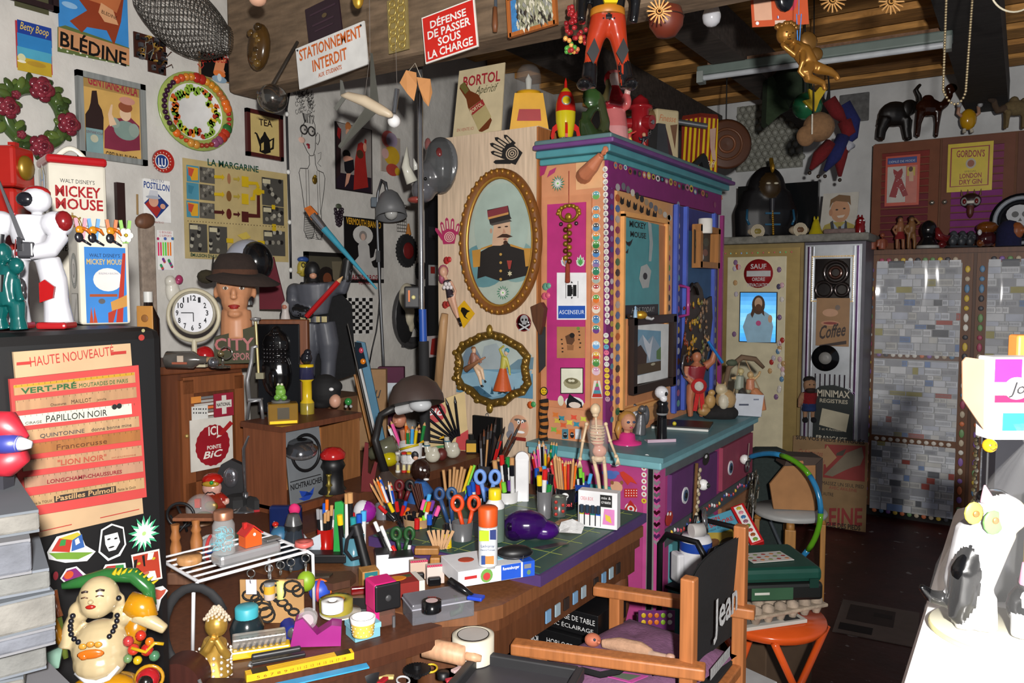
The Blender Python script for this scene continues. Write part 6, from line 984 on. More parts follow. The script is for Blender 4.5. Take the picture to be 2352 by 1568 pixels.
def bst(label,prims,th=.0008):v=onp(*prims[0][1:3]if prims[0][0]=='e' else prims[0][1][0],V((0,1.163,0)),V((0,-1,0)));q=T('sticker',label,'sticker',v,0.0);q.th=th;b_=art(q);o=th;
def bst(label,c,prims):
 q=T('sticker',label,'sticker',onp(c[0],c[1],V((0,1.163,0)),V((0,-1,0))),0.0);q.th=.001;b=art(q)
 for i,p in enumerate(prims):
  z=.001+i*.0002
  if p[0]=='e':b.ell(*p[1:5],p[5],z,*p[6:])
  else:b.poly(p[1],p[2],z)
 q.so(b,A_)
bst('green and grey daisy sticker on the black cupboard',(331,1225),flower(None,331,1225,37,[]))
bst('melting coloured puzzle cube sticker beside the books',(165,1255),[('p',[(108,1268),(130,1232),(182,1218),(196,1252),(220,1266),(200,1288),(150,1292),(112,1284)],'969696'),('p',[(118,1266),(136,1236),(166,1240),(160,1268)],'7b2016'),('p',[(136,1236),(178,1222),(188,1228),(166,1240)],'857b20'),('p',[(166,1240),(188,1226),(194,1256),(164,1266)],'203f70'),('p',[(112,1270),(160,1268),(214,1268),(180,1284),(130,1284)],'496620'),('p',[(140,1240),(152,1238),(150,1252),(136,1254)],'205d2a'),('p',[(172,1240),(180,1234),(184,1246),(174,1252)],'929292')])
bst('black and white bearded face sticker with a beret',(256,1240),[('p',[(226,1268),(232,1216),(256,1202),(284,1210),(290,1250),(276,1276),(248,1288)],'9b9b9b'),('p',[(230,1266),(236,1218),(258,1206),(282,1214),(286,1250),(272,1272),(250,1282)],'0c0c0d'),('p',[(240,1230),(270,1222),(276,1244),(266,1262),(250,1266),(242,1250)],'989898'),('e',256,1256,7,2,'0c0c0d'),('e',250,1238,4,2,'0c0c0d'),('e',266,1236,4,2,'0c0c0d')])
bst('square orange tiger face sticker',(338,1300),[('p',[(301,1274),(366,1260),(373,1328),(312,1342)],'9b9895'),('p',[(305,1278),(363,1265),(369,1325),(315,1337)],'7b2616'),('p',[(340,1270),(354,1268),(350,1284),(338,1286)],'9b9895'),('p',[(318,1322),(336,1312),(356,1310),(360,1326),(332,1338)],'9b9895'),('e',319,1294,4,3,'857b20'),('e',353,1282,4,3,'857b20'),('p',[(308,1286),(316,1284),(312,1306),(307,1304)],'0e0c09'),('p',[(326,1276),(332,1274),(334,1300),(330,1300)],'0e0c09'),('e',336,1316,7,4,'7b3f34')])
bst('purple and orange nebula sticker half hidden behind the statue',(166,1318),[('p',[(138,1328),(152,1306),(176,1300),(196,1318),(206,1320),(190,1346),(150,1340)],'969696'),('p',[(142,1328),(154,1310),(174,1304),(190,1320),(186,1342),(152,1336)],'531649'),('e',158,1320,11,9,'853316'),('e',128,1322,6,10,'661620')])
bst('second puzzle cube sticker peeping over the statue head',(262,1306),[('p',[(228,1322),(242,1296),(288,1292),(292,1322)],'969696'),('p',[(234,1312),(246,1300),(284,1296),(286,1318)],'7b1c16'),('p',[(266,1298),(284,1296),(285,1306),(264,1308)],'205d2a')])
bst('pink tentacle sticker with a white outline',(372,1372),[('p',[(340,1392),(336,1360),(352,1350),(374,1345),(386,1356),(370,1376),(364,1402),(346,1410)],'9d9d9d'),('p',[(358,1366),(356,1352),(370,1356),(382,1352),(378,1362),(366,1376),(358,1376)],'85382a')])
for x,y,r_,c in((325,775,7,'70201a'),(329,759,4,'6b6647')):bst('red button pinned to the cupboard corner' if r_>5 else 'tiny clear rhinestone above the red button',(x,y),[('e',x,y,r_,r_,c)])
ZB=1.491
def cup(name,label,cat,px,y,yaw=0,u='px'):v=onp(px,750,V((0,y,0)),V((0,1,0)));l=V((v.x,v.y,ZB));return T(name,label,cat,l,CY+R(yaw),dep(l)/F if u=='px' else 1)
t=cup('storage_tin','tall cream tin with a blue building picture, nearest the board edge','tin',232,1.345,12);TN=t
def tin(t,w,d,z0,h,lid=None):
 m=t.b(Mx.Rotation(R(28),4,'Z'));m.box((0,0,z0+h/2),(w,d,h),'928e83',7);return m
t.pt('body',tin(t,104,104,0,218),G_);a=R(28)
def tface(t,prims,name,x0=-52,front=1):
 b=t.b(Mx.Rotation(R(28),4,'Z')@(Mx.Rotation(0 if front else R(-90),4,'Z'))@Mx.Translation((0,-52.6,0)))
 for i,p in enumerate(prims):
  o=-i*.06
  if p[0]=='t':b.wo(p[1],(p[2],o,p[3]),p[4],p[5],p[6],**(p[7]if len(p)>7 else{}))
  elif p[0]=='p':b.add([(x,o,z)for x,z in p[1]],[tuple(range(len(p[1])))],p[2])
  elif p[0]=='e':b.add([(p[1]+p[3]*ma.cos(6.2832*j/20),o,p[2]+p[4]*ma.sin(6.2832*j/20))for j in range(20)],[tuple(range(20))],p[5])
  elif p[0]=='r':b.add([(p[1],o,p[2]),(p[3],o,p[2]),(p[3],o,p[4]),(p[1],o,p[4])],[(0,1,2,3)],p[5])
 t.pt(name,b,G_)
tface(t,[('r',-40,4,44,172,'235080'),('t',"WALT DISNEY'S",-30,150,62,8,'0f162a'),('t','MICKEY MOUSE',-36,134,76,12,'807049',dict(bold=.03)),('e',6,100,30,26,'928f8d'),('t','BUILDING A BUILDING',-12,112,40,4,'464655'),('p',[(20,4),(34,4),(44,160),(38,160)],'701f16'),('r',-32,62,24,68,'662e16'),('p',[(10,50),(44,66),(44,40),(12,30)],'7b582a'),('p',[(-34,4),(-30,40),(-26,4),(-24,40),(-18,4)],'702916'),('e',-8,52,7,6,'37373a'),('p',[(4,26),(22,34),(14,4),(4,4)],'6b2016')],'picture')
tface(t,[('e',4,120,30,40,'0f2a20'),('e',4,120,20,28,'928f8a'),('t','STAR WARS',-17,146,42,9,'969696'),('t','COFFEE',-12,85,32,9,'969696'),('e',4,120,12,16,'242424'),('e',4,122,9,12,'87847f'),('r',-24,2,34,70,'1f1f1f'),('r',-22,4,32,68,'8d8a84'),('p',[(-16,8),(20,60),(26,52),(0,6)],'5c5955')],'sticker',front=0)
t=cup('storage_tin','tall cream tin with a red lid and STEAMBOAT WILLIE lettering, behind the other tin','tin',178,1.50,12);t.k*=.98
m=Mx.Rotation(R(28),4,'Z');t.pt('body',tin(t,118,118,0,356),G_);t.pt('lid',t.b(m).box((0,0,364),(124,124,20),'750a0f',7),G_);t.pt('handle',t.b(m).tu([(-32+64*(i/10),0,372+26*ma.sin(ma.pi*i/10))for i in range(12)],6,'928e83',8,flat=.3),A_)
def lift(prims):return prims
b=t.b(m@Mx.Translation((0,-59.8,0)));
for i,p in enumerate([("WALT DISNEY'S",-36,312,70,9,'1f1f1f',0),('MICKEY',-46,282,92,24,'6b0f12',.06),('MOUSE',-46,254,96,24,'6b0f12',.06),('in',-6,178,10,8,'1f1f1f',0),('STEAMBOAT WILLIE',-42,160,92,14,'161616',.01)]):b.wo(p[0],(p[1],-.1,p[2]),p[3],p[4],p[5],bold=p[6])
b.add([(-50,0,186),(50,0,186),(50,0,188),(-50,0,188)],[(0,1,2,3)],'716b60');t.pt('lettering',b,G_)
b=t.b(m@Mx.Translation((-14,-60.5,214)));b.rg((0,0,0),24,3,'614916',20,'y',.7).ba((0,0,0),(4,1,5),'614916',8)
for k in range(8):a=k*.785;b.cyl((0,0,0),(23*ma.cos(a),0,32*ma.sin(a)),2,'614916',n=5)
t.pt('ship_wheel',b,G_,label='painted yellow ship wheel')
b=t.b(m@Mx.Rotation(R(-90),4,'Z')@Mx.Translation((0,-60,300)));b.pm([(-28,-20),(-26,30),(0,56),(26,30),(28,-20),(14,-26),(10,-56),(-10,-50),(-14,-26)],-.6,0,'98958f');b.pm([(-24,-16),(-22,28),(0,50),(22,28),(24,-16)],-1,-.6,'2a5075').pm([(-12,-14),(-12,18),(12,18),(12,-14)],-1.4,-1,'856653').pm([(-5,22),(-5,48),(5,48),(5,22)],-1.4,-1,'7b6620');t.pt('sticker',b,G_,label='striped headdress sticker')
for px,c1,c2,l,dx in((160,'855361','85570c','pink peg with a toucan clipped to the front tin',-46),(222,'2a5d85','85570c','blue peg with a toucan clipped to the front tin',-20),(255,'85420c','85570c','orange peg with a toucan clipped to the front tin',16),(292,'537b2a','b0b0b0','green peg with a white flower clipped to the front tin',44)):
 t=T('clothes_peg',l,'peg',TN.loc+(Mx.Rotation(CY+R(12+28),3,'Z')@V((dx*TN.k,-55*TN.k,196*TN.k))),CY+R(40),TN.k,'decorated pegs on the tin');t.pt('peg',t.b().box((-6,-1,12),(7,6,52),c1,0,0,0,-8).box((6,-1,12),(7,6,52),c1,0,0,0,8),A_)
 if c2=='b0b0b0':
  b=t.b()
  for k in range(6):b.ba((10*ma.cos(k*1.047),-7,4+10*ma.sin(k*1.047)),(7,2,7),'989894',8)
  b.ba((0,-9,4),4,'7b660c',8);t.pt('flower',b,G_)
 else:b=t.b();b.ba((-3,-7,12),(9,3,9),c2,10).ba((-5,-8,-4),(9,3,11),'110f14',10).tu([(2,-9,16),(12,-9,12),(18,-9,2)],[4,4,2],'85420c',6).tu([(2,-8,-10),(18,-8,-20)],[3,2],'110f14',6);t.pt('toucan',b,G_)
t=cup('toy_robot','glossy white toy robot with red knees and a big shoulder, holding a sword','toy robot',72,1.26,8);b=t.b();w_='8f8f94'
b.ba((22,0,292),(32,30,30),w_,16).tu([(4,0,258),(4,0,220),(2,0,190)],[36,40,32],w_,14).ba((66,-8,238),(36,30,30),w_,14).ba((-56,-4,238),(34,28,30),w_,14).tu([(72,-10,214),(60,-30,180),(20,-44,172)],[22,20,17],w_,12).tu([(-62,-6,220),(-64,-10,180),(-60,-16,150)],[20,17,15],w_,12)
b.box((8,0,168),(74,40,26),w_,6).tu([(40,0,160),(52,0,110),(56,0,60),(60,0,8)],[26,28,26,32],w_,14).tu([(-24,0,160),(-30,0,110),(-30,0,60),(-30,0,8)],[24,26,24,30],w_,14);b.fuse(3.4,3);t.pt('body',b,G_)
t.pt('visor',t.b().ba((8,-24,292),(20,12,16),'0e0e12',12),G_);t.pt('head_cap',t.b().ba((20,6,308),(30,26,18),'701316',12),G_);t.pt('shoulder_disc',t.b().ba((84,-18,244),(20,20,24),'530d0f',12),G_,label='red shoulder disc');t.pt('knee_plate',t.b().pm([(34,60),(62,70),(66,96),(46,112),(34,104)],-34,-24,'700d0f'),G_);t.pt('knee_plate',t.b().pm([(-40,60),(-14,66),(-12,90),(-36,96)],-32,-22,'700d0f'),G_)
for x in(-30,60):t.pt('foot',t.b().box((x,-12,8),(64,70,16),'701316',6),G_)
t.pt('cuff',t.b().box((18,-52,178),(34,14,34),'242428',4),A_);t.pt('sword',t.b().pm([(8,205),(20,200),(-26,330),(-30,330)],-64,-60,'4f4f52').box((10,-62,190),(8,8,30),'2f2f33'),E_);t.pt('charm',t.b().tu([(4,-66,200),(0,-66,160),(4,-66,110)],1.2,'612e2e',5).ba((8,-66,98),(14,8,18),'1f1f21',10).ba((14,-66,82),(8,6,12),'1f1f21',8),G_)
for z,w_,h in((170,20,12),(258,10,10)):t.pt('red_light',t.b().ba((-10,-38 if z>200 else-24,z),(w_/2,4,h/2),'6b161a',8),G_)
t=cup('toy_robot','orange red toy robot with yellow eyes behind the white one','toy robot',12,1.50,0);b=t.b();rd='70120c';b.box((8,0,352),(104,80,92),rd,8).box((0,0,270),(110,70,70),rd,10).box((0,0,120),(90,60,240),rd,10).box((-20,0,402),(16,16,14),rd).box((36,0,402),(16,16,14),rd);t.pt('body',b,G_);t.pt('window',t.b().box((-20,-42,356),(56,6,56),'70500c',4),G_)
t.pt('eye',t.b().la([(15,0,'3f2e0f'),(13,5),(7,8,'203f5d'),(0,9)],'3f2e0f',(-22,-44,362),16,(0,-1,0)),G_);t.pt('ear_dome',t.b().ba((62,0,352),(14,26,28),'6b5316',14),'gold')
t=cup('toy_dinosaur_robot','teal toy dinosaur robot at the left edge on the cupboard','toy robot',18,1.20,0);b=t.b();c='053433'
b.tu([(6,0,60),(0,0,110),(10,0,150)],[24,28,20],c,12).ba((-4,-6,178),(24,22,26),c,12).tu([(-14,0,70),(-20,0,30),(-16,0,4)],[22,18,20],c).tu([(22,0,70),(24,0,30),(26,0,4)],[20,16,20],c).ba((30,-8,150),(18,16,20),c,10).tu([(26,-4,120),(34,-10,90),(40,-12,70)],[9,8,10],c);b.fuse(3,2);t.pt('body',b,G_);t.pt('joint',t.b().cyl((0,-24,92),(4,-26,130),8,'0b0b0b'),A_);t.pt('neck',t.b().cyl((-6,-10,196),(-2,-10,222),9,'0e0e12'),A_)
rn=random.Random(12);z=1.011;BK=P(-112,1350,.80)
for i in range(12):
 h=rn.choice((.018,.022,.028,.034));w_=rn.uniform(.12,.15);t=T('book',['old grey paged book at the bottom of the left stack','second book from the bottom of the left stack','third book from the bottom, pushed back','thick pale book below the middle of the left stack','book with warped pages in the middle of the left stack','sixth book up in the left stack','blue grey book in the upper half of the left stack','thin book under the three top ones of the left stack','third book from the top of the left stack','second book from the top of the left stack','second last thin grey book of the left stack','top book of the left stack with bent corners'][i],'book',(BK.x+rn.uniform(-.012,.012),BK.y+rn.uniform(-.02,.02),z),R(rn.uniform(-30,-8)),1,'stack of old books at the left edge');b=t.b();b.box((0,0,h/2),(w_,.19,h-.004),['464644','3f4147','4d4b47'][i%3],.003);t.pt('pages',b,'rough')
 t.pt('cover',t.b().box((-.002,.003,h-.0015),(w_+.003,.192,.003),['3f4349','47474a','383c41'][i%3]).box((-.002,.003,.0015),(w_+.003,.192,.003),['3f4349','47474a','383c41'][i%3]),M_);z+=h+.0005
t=T('toy_spaceship','red, white and blue plastic toy nose poking in from the left edge','toy',(.31,.73,z),CY,dep((.31,.73,z))/F);
v=P(20,1015,.84);t.loc=V((v.x,v.y,z));t.k=.84/F
zz=(v.z-z)/t.k;b=t.b();b.tu([(-70,0,zz+40),(0,0,zz+36),(40,0,zz+8)],[34,36,10],'7b1420',14).tu([(-70,0,zz-46),(0,0,zz-44),(36,0,zz-30)],[34,36,18],'7b1420',14);b.box((-30,10,zz/2-20),(40,40,max(zz-30,10)),'1f1f24');t.pt('fin',b,A_);t.pt('nose',t.b().tu([(-70,-20,zz),(10,-20,zz),(40,-20,zz)],[24,23,18],'202661',14),A_,label='blue middle');t.pt('tip',t.b().tu([(36,-20,zz),(64,-20,zz-2)],[19,8],'929298',14),A_,label='white tip')
ZT=1.011;l=onz(238,1640,ZT);l=V((.527,.955,ZT));t=T('laughing_buddha','glossy pot bellied laughing monk statue with black beads and dragon','statue',l,CY+R(14),dep(l)/F);b=t.b();sk='7b6e54'
o=-(pr_y:=0);Z=lambda py:(1640-py)*1.0;X=lambda px:px-235
b.ba((X(225),-6,Z(1358)),(43,40,46),sk,18).ba((X(222),-12,Z(1374)),(36,36,30),sk,16).ba((X(224),0,Z(1480)),(62,56,66),sk,18).ba((X(224),-6,Z(1506)),(58,58,46),sk,16).ba((X(180),6,Z(1394)),(24,24,26),sk,12).ba((X(272),6,Z(1410)),(24,24,26),sk,12)
b.tu([(X(180),6,Z(1394)),(X(160),4,Z(1430)),(X(150),-8,Z(1470))],[20,17,15],sk).tu([(X(300),0,Z(1410)),(X(336),-10,Z(1428)),(X(364),-16,Z(1446))],[20,17,12],sk).ba((X(268),0,Z(1374)),(10,10,18),sk,10).ba((X(184),0,Z(1366)),(9,10,16),sk,10)
b.la([(96,0),(90,40),(72,70),(60,76)],'7b570c',(X(230),0,0),20);b.fuse(4,4);t.pt('body',b,G_)
b=t.b()
for px,py in((178,1386),(174,1398),(172,1409),(172,1417),(173,1428),(179,1438),(188,1445),(268,1394),(267,1406),(263,1418),(259,1428),(252,1438),(272,1355)):b.ba((X(px),-52+abs(px-224)*.35,Z(py)),6,'0e0e12',10)
t.pt('bead',b,G_,label='string of black beads');f_=t.b()
f_.tu([(X(199),-40,Z(1334)),(X(206),-43,Z(1331)),(X(212),-42,Z(1333))],2.4,'1f1411',6).tu([(X(228),-42,Z(1333)),(X(236),-42,Z(1330)),(X(244),-38,Z(1334))],2.4,'1f1411',6).tu([(X(198),-42,Z(1346)),(X(206),-46,Z(1343)),(X(212),-45,Z(1346))],1.5,'3f2a1c',6).tu([(X(228),-45,Z(1344)),(X(236),-45,Z(1341)),(X(243),-41,Z(1346))],1.5,'3f2a1c',6);t.pt('brow',f_,A_);t.pt('mouth',t.b().ba((X(217),-46,Z(1366)),(11,5,5),'66130d',10),G_);t.pt('nose',t.b().ba((X(218),-48,Z(1354)),(6,7,5),sk,10),G_)
t.pt('robe',t.b().tu([(X(282),14,Z(1390)),(X(316),6,Z(1400)),(X(330),0,Z(1424))],[30,30,18],'7b5308',12).tu([(X(300),14,Z(1420)),(X(280),20,Z(1500))],[28,20],'704907',12).ba((X(230),-30,Z(1560)),(70,40,30),'7b5308',14),G_,label='yellow robe');t.pt('robe_lining',t.b().tu([(X(180),-34,Z(1518)),(X(205),-52,Z(1530)),(X(226),-58,Z(1534)),(X(250),-54,Z(1528)),(X(268),-40,Z(1510))],6,'8d8d8f',8),G_)
t.pt('dragon',t.b().tu([(X(140),30,Z(1340)),(X(180),34,Z(1335)),(X(230),40,Z(1325)),(X(290),34,Z(1330)),(X(322),24,Z(1360)),(X(330),20,Z(1400))],[8,14,16,18,16,10],'193f1c',12).tu([(X(128),20,Z(1380)),(X(134),16,Z(1440)),(X(148),10,Z(1500))],[8,12,6],'3f491c',10),G_,label='green dragon coiled behind')
b=t.b()
for i in range(9):b.cyl((X(250+i*9),26,Z(1320+i*i*.55)),(X(256+i*11),24,Z(1306+i*i*.55)),6,'7b6b0c',r2=1,n=6)
t.pt('dragon_crest',b,G_);t.pt('claw',t.b().tu([(X(136),-10,Z(1334)),(X(140),-14,Z(1372)),(X(146),-20,Z(1392))],[6,8,9],'532a16',8),G_);t.pt('fan_sleeve',t.b().tu([(X(126),0,Z(1390)),(X(138),-6,Z(1440)),(X(150),-10,Z(1470))],[6,12,4],'7b500c',8).pm([(X(100),Z(1480)),(X(150),Z(1460)),(X(140),Z(1510)),(X(112),Z(1512))],-16,-8,'51675c'),G_)
b=t.b()
for(x,y,r_,c)in((292,1450,12,'702020'),(318,1440,12,'751a0f'),(336,1456,10,'85420c'),(302,1470,13,'7b2016'),(330,1474,14,'70130f'),(290,1490,10,'3f5334'),(345,1490,12,'2a4934'),(310,1496,10,'7b660c')):b.ba((X(x),-50,Z(y)),r_,c,10)
b.tu([(X(300),-60,Z(1462)),(X(330),-62,Z(1474)),(X(348),-60,Z(1456)),(X(366),-56,Z(1462))],4,'7b610c',7);t.pt('dragon_head',b,G_,label='red and gold dragon head');t.pt('coin_garland',t.b().ba((X(202),-60,Z(1448)),(9,4,7),'855d20',8).ba((X(218),-62,Z(1444)),(9,4,7),'855820',8).ba((X(234),-62,Z(1446)),(9,4,7),'855d20',8).ba((X(218),-62,Z(1466)),(28,5,11),'85420f',12).ba((X(204),-62,Z(1470)),(10,6,8),'85420f',8),G_)
t.pt('bow',t.b().ba((X(205),-66,Z(1545)),(14,8,10),'610d12',10).ba((X(232),-66,Z(1543)),(14,8,10),'610d12',10).ba((X(218),-70,Z(1547)),(7,7,8),'530a0f',8),G_);t.pt('dragon_eye',t.b().ba((X(332),-60,Z(1536)),26,'660d12',14).ba((X(331),-76,Z(1536)),17,'0e0a09',14).rg((X(336),-62,Z(1534)),28,4,'70500c',20),G_)
DZ,SZ,MZ,RZ,CZ,UZ,KZ=.7605,.7655,.7945,.8405,.9255,1.0815,1.282
def O(name,label,cat,px,py,z,*pp,yaw=0,group=None,d=None):
 t=ST(name,label,cat,px,py,z,d,yaw,group)
 if len(pp)==3:t.so(pp[2](t.b()),pp[1])
 else:
  for i in range(0,len(pp),3):t.pt(pp[i],pp[i+2](t.b()),pp[i+1])
 return t
CL=dict(r=('red','b81f1f'),o=('orange','d8641a'),y=('yellow','d8b81a'),g=('green','1f7a3a'),l=('lime green','7ac83a'),b=('blue','1f4fb0'),s=('sky blue','4aa0d8'),p=('pink','e05a9a'),v=('violet','6a3a90'),k=('black','15151a'),w=('white','d8d8d8'),n=('natural wood','b88a5a'),d=('dark brown','4a2418'),t=('teal','2a8a90'),c=('grey','8a8a8e'))
ORD=['first','second','third','fourth','fifth','sixth','seventh','eighth','ninth']
def pens(kind,where,px,py,z,spec,r_=3.2,sp_=9):
 """each pen is a thing of its own: rises from the bottom of its holder to the spot where its end is seen"""
 it=[]
 for w_ in spec.split():x,y=w_[1:].split(',');it.append((float(x),float(y),w_[0]))
 it.sort();cnt={};tot={}
 for _,_,c in it:tot[c]=tot.get(c,0)+1
 base=onz(px,py,z);k=dep(base)/F;n=len(it)
 for i,(x,y,c)in enumerate(it):
  cn,hx=CL[c];cnt[c]=cnt.get(c,0)+1;lab=f'{cn} {kind} in {where}' if tot[c]==1 else f'{ORD[cnt[c] - 1]} {cn} {kind} from the left in {where}'
  bx=(i-(n-1)/2)/max(n-1,1)*2*sp_;by=((i*7)%5-2)*sp_*.3;t=T(kind.replace(' ','_'),lab,kind.split()[-1],base+Mx.Rotation(CY,3,'Z')@V((bx*k,by*k,.003)),CY,k,f'{kind}s in {where}')
  e=V((x-px-bx,by*.6,py-y));u=e.normalized();m=lambda q:tuple(e-u*q);o=(0,0,0)
  if kind=='pencil':t.pt('barrel',t.b().cyl(o,m(9),r_,hx,n=6,sm=False),G_);t.pt('point',t.b().cyl(m(9),m(2),r_,'c89a6a',r2=1,n=6).cyl(m(2),m(0),1,hx,r2=.2,n=5),M_)
  elif kind=='paintbrush':t.pt('handle',t.b().cyl(o,m(34),2,hx,r2=r_),G_);t.pt('ferrule',t.b().cyl(m(34),m(16),r_,'8a8a8c'),C_);t.pt('bristles',t.b().cyl(m(16),m(0),r_*1.1,'6a3a20' if i%2 else '2a1c16',r2=.8),K_)
  elif kind=='stick':t.pt('stick',t.b().cyl(o,m(0),r_,hx),W_)
  else:t.pt('barrel',t.b().cyl(o,m(22),r_,'d0d0d0' if i%3==1 else '1a1a1c'),G_);t.pt('cap',t.b().cyl(m(24),m(1),r_*1.15,hx).cyl(m(1),m(0),r_*1.15,hx,r2=r_*.6),G_)
def pot(name,label,px,py,z,r_,h,col,k=G_,art=None,handle=0,n=20):
 t=ST(name,label,name.split('_')[-1],px,py,z);t.pt('body',t.b().la([(r_*.9,0),(r_,h),(r_-1.5,h),(r_*.88,3),(0,3)],col,n=n),k)
 if handle:t.pt('handle',t.b().rg((handle*r_,0,h*.5),h*.28,2.5,col),k)
 if art:b=t.b();art(b);t.pt(P_,b,A_)
 return t
pots=[('clear_holder','small clear holder behind the purple ball',880,1190,DZ,18,34,'6a6a70'),('pen_holder','black holder crammed with pencils below the bald doll',905,1190,DZ,24,40,'202024'),('paper_holder','brown cardboard holder full of black pens',960,1228,DZ,34,42,'9a7a5a')]
for a in pots:pot(*a)
pens('pencil','the black holder below the bald doll',905,1190,DZ,'n852,1108 n858,1100 y862,1112 o866,1096 b871,1094 w876,1106 r878,1120 k884,1118 w893,1104 r897,1108 b900,1116',3)
pens('felt pen','the black holder below the bald doll',915,1196,DZ,'r872,1160 g876,1170 r888,1158 y894,1154 b904,1164 r912,1150 r928,1162 b932,1154 o940,1166',4)
pens('felt pen','the brown cardboard holder',960,1226,DZ,'k926,1186 k934,1182 k942,1180 k950,1178 k958,1182 p976,1148 l984,1150 s986,1138 o990,1146 y980,1160 v996,1150 k1002,1172 k1008,1176 p1012,1156 k920,1190 v1006,1164',4.4,26)
pens('felt pen','the small bundle in front of the cardboard holder',972,1236,DZ,'r960,1188 y964,1190 l974,1188 b988,1180',5.5,14)
pens('stick','the dark bundle beside the bald doll',972,1180,DZ,'d946,1112 d951,1110 d956,1112 d961,1110 d966,1112',2.4,6)
pot('bamboo_holder','grey cup of pale bamboo sticks behind the blue scissors',1045,1165,DZ,24,40,'4a4a4c');pens('stick','the grey cup of bamboo',1045,1165,DZ,'n1020,1076 n1034,1078 n1043,1076 n1052,1077 n1061,1074 n1069,1074 y1084,1070 l1090,1072 b1096,1080',3.6,16)
pens('felt pen','the blue scissors cup',1100,1180,DZ,'b1078,1112 b1086,1106 r1098,1110 b1114,1116 k1104,1122 b1120,1122 r1092,1128',5,14)
pot('white_mug','white mug of grey markers with a green picture',1164,1172,DZ,26,46,'d0d0d0',art=lambda b:b.ba((10,-25,10),(12,2,8),'3a8a2a',8).ba((16,-25,16),(5,2,5),'b8502a',8))
pens('marker','the white mug',1164,1170,DZ,'o1148,1100 l1156,1104 v1170,1102 r1152,1046 g1166,1052 k1142,1060 k1176,1066 n1136,1054 n1146,1056 n1176,1052 k1160,1066',5,14)
pot('black_tray_cup','dark cup of paintbrushes in front of the arched plaque',1120,1110,DZ,22,44,'38383c');pens('paintbrush','the dark cup by the arched plaque',1120,1108,DZ,'r1160,980 d1176,998 d1196,972 k1140,960 k1130,972 r1150,996 c1104,994 k1112,986 n1122,978 d1186,1004',2.6,12)
pot('pencil_cup','black cup of coloured pencils left of the pirate mug',1252,1122,DZ,26,46,'1a1a1e');pens('pencil','the black cup left of the pirate mug',1252,1120,DZ,'r1222,1042 p1226,1034 b1232,1048 p1234,1022 w1238,1012 k1244,1014 w1247,1012 r1250,1020 v1254,1024 y1252,1032 o1260,1038 g1266,1030 k1272,1030 g1268,1016 t1272,1012 t1278,1012',3.2,15)
pot('marker_set','clear faceted box of black markers with coloured tops',1252,1134,MZ,24,56,'3a3a3e',n=8);pens('marker','the clear faceted box',1252,1132,MZ,'b1232,1072 o1240,1073 s1250,1074 p1260,1074 k1268,1072',5,17)
pot('pirate_mug','black mug with a white skull and red words full of pencils',1298,1166,MZ,24,48,'15151a',handle=1,art=lambda b:b.ba((-2,-23.5,34),(9,2,7),'d8d8d8',10).ba((-2,-24,26),(5,2,4),'d8d8d8',8).ba((-5,-25,34),(2,1,2),'111',6).ba((2,-25,34),(2,1,2),'111',6).wo('ate!',(-10,-25,10),24,9,'b83a3a',bold=.03))
pens('pencil','the skull mug',1298,1164,MZ,'r1264,1056 n1272,1046 n1276,1044 n1280,1046 n1284,1046 r1292,1058 o1296,1060 n1300,1058 r1304,1054 d1310,1056 n1316,1050 o1324,1062 y1282,1086 c1288,1074 k1314,1078',3.2,14)
t=ST('magnifier','red ringed magnifier sticking out of the skull mug','magnifier',1280,1160,MZ);t.pt('ring',t.b().rg((0,10,96),12,3,'a8202a'),G_);t.pt('handle',t.b().cyl((4,8,10),(1,10,84),3,'a8202a'),G_)
pot('blue_mug','blue mug with a red handle behind the skull mug',1334,1150,MZ,22,42,'1f3f90',handle=-1);pens('felt pen','the blue mug',1334,1148,MZ,'l1332,1072 l1338,1086 s1356,1086 k1326,1076 l1318,1074 b1329,1074',4,10)
pot('dotted_glass','small clear glass with red dots holding pebbles',1284,1184,MZ,17,46,'9aa09a','clear',art=lambda b:[b.ba((-8+16*(i%2),-16,8+i*7),(4,1.5,4),'a82a1f',8)for i in range(5)]);O('pebble_heap','grey green glass pebbles inside the dotted glass','pebbles',1284,1182,MZ,'x',A_,lambda b:b.ba((0,0,16),(13,13,15),'8a9284').ba((-4,-2,38),(8,8,8),'98a090').ba((8,0,36),(7,7,6),'7a8478'))
pot('water_glass','clear plastic glass in front of the black cutter',1250,1188,MZ,17,62,'c0c0c4','clear');pens('marker','the clear plastic glass',1250,1186,MZ,'k1266,1090 b1256,1106 g1262,1112 r1252,1078 y1238,1090',5.5,8)
O('white_case','tall glossy white case with rounded top standing on the desk','case',1199,1170,DZ,'x',G_,lambda b:b.box((0,0,60),(31,14,120),'dcdcde',4).la([(15.5,0),(15.5,12)],'dcdcde',(0,6,120),20,(0,-1,0)))
t=ST('skeleton_model','clear anatomical torso and skeleton model standing on the desk','anatomical model',1376,1172,MZ);bo='c8b090';Q=lambda x,y:(x-1376,0,1172-y);b=t.b()
b.ba(Q(1366,938),(12,13,14),bo,12).ba(Q(1366,950),(8,9,7),bo,8).cyl(Q(1367,956),Q(1372,1050),2.5,bo)
for i in range(6):b.rg((-5,0,1172-978-i*7),17-abs(i-2),1.6,bo,16,'z')
for pts in(((1346,972),(1338,1010),(1332,1052)),((1390,972),(1400,1010),(1414,1046)),((1362,1050),(1372,1090),(1378,1130),(1380,1168)),((1386,1050),(1390,1090),(1392,1130),(1394,1168))):
 b.tu([Q(*p)for p in pts],[3,3.4,3]if len(pts)==3 else[4,5,4,4],bo,8)
 for p in pts:b.ba(Q(*p),5,bo,8)
for x,y in((1331,1060),(1418,1054)):
 for k in range(4):b.tu([Q(x,y-6),Q(x-5+k*3.4,y+12)],1.4,bo,5)
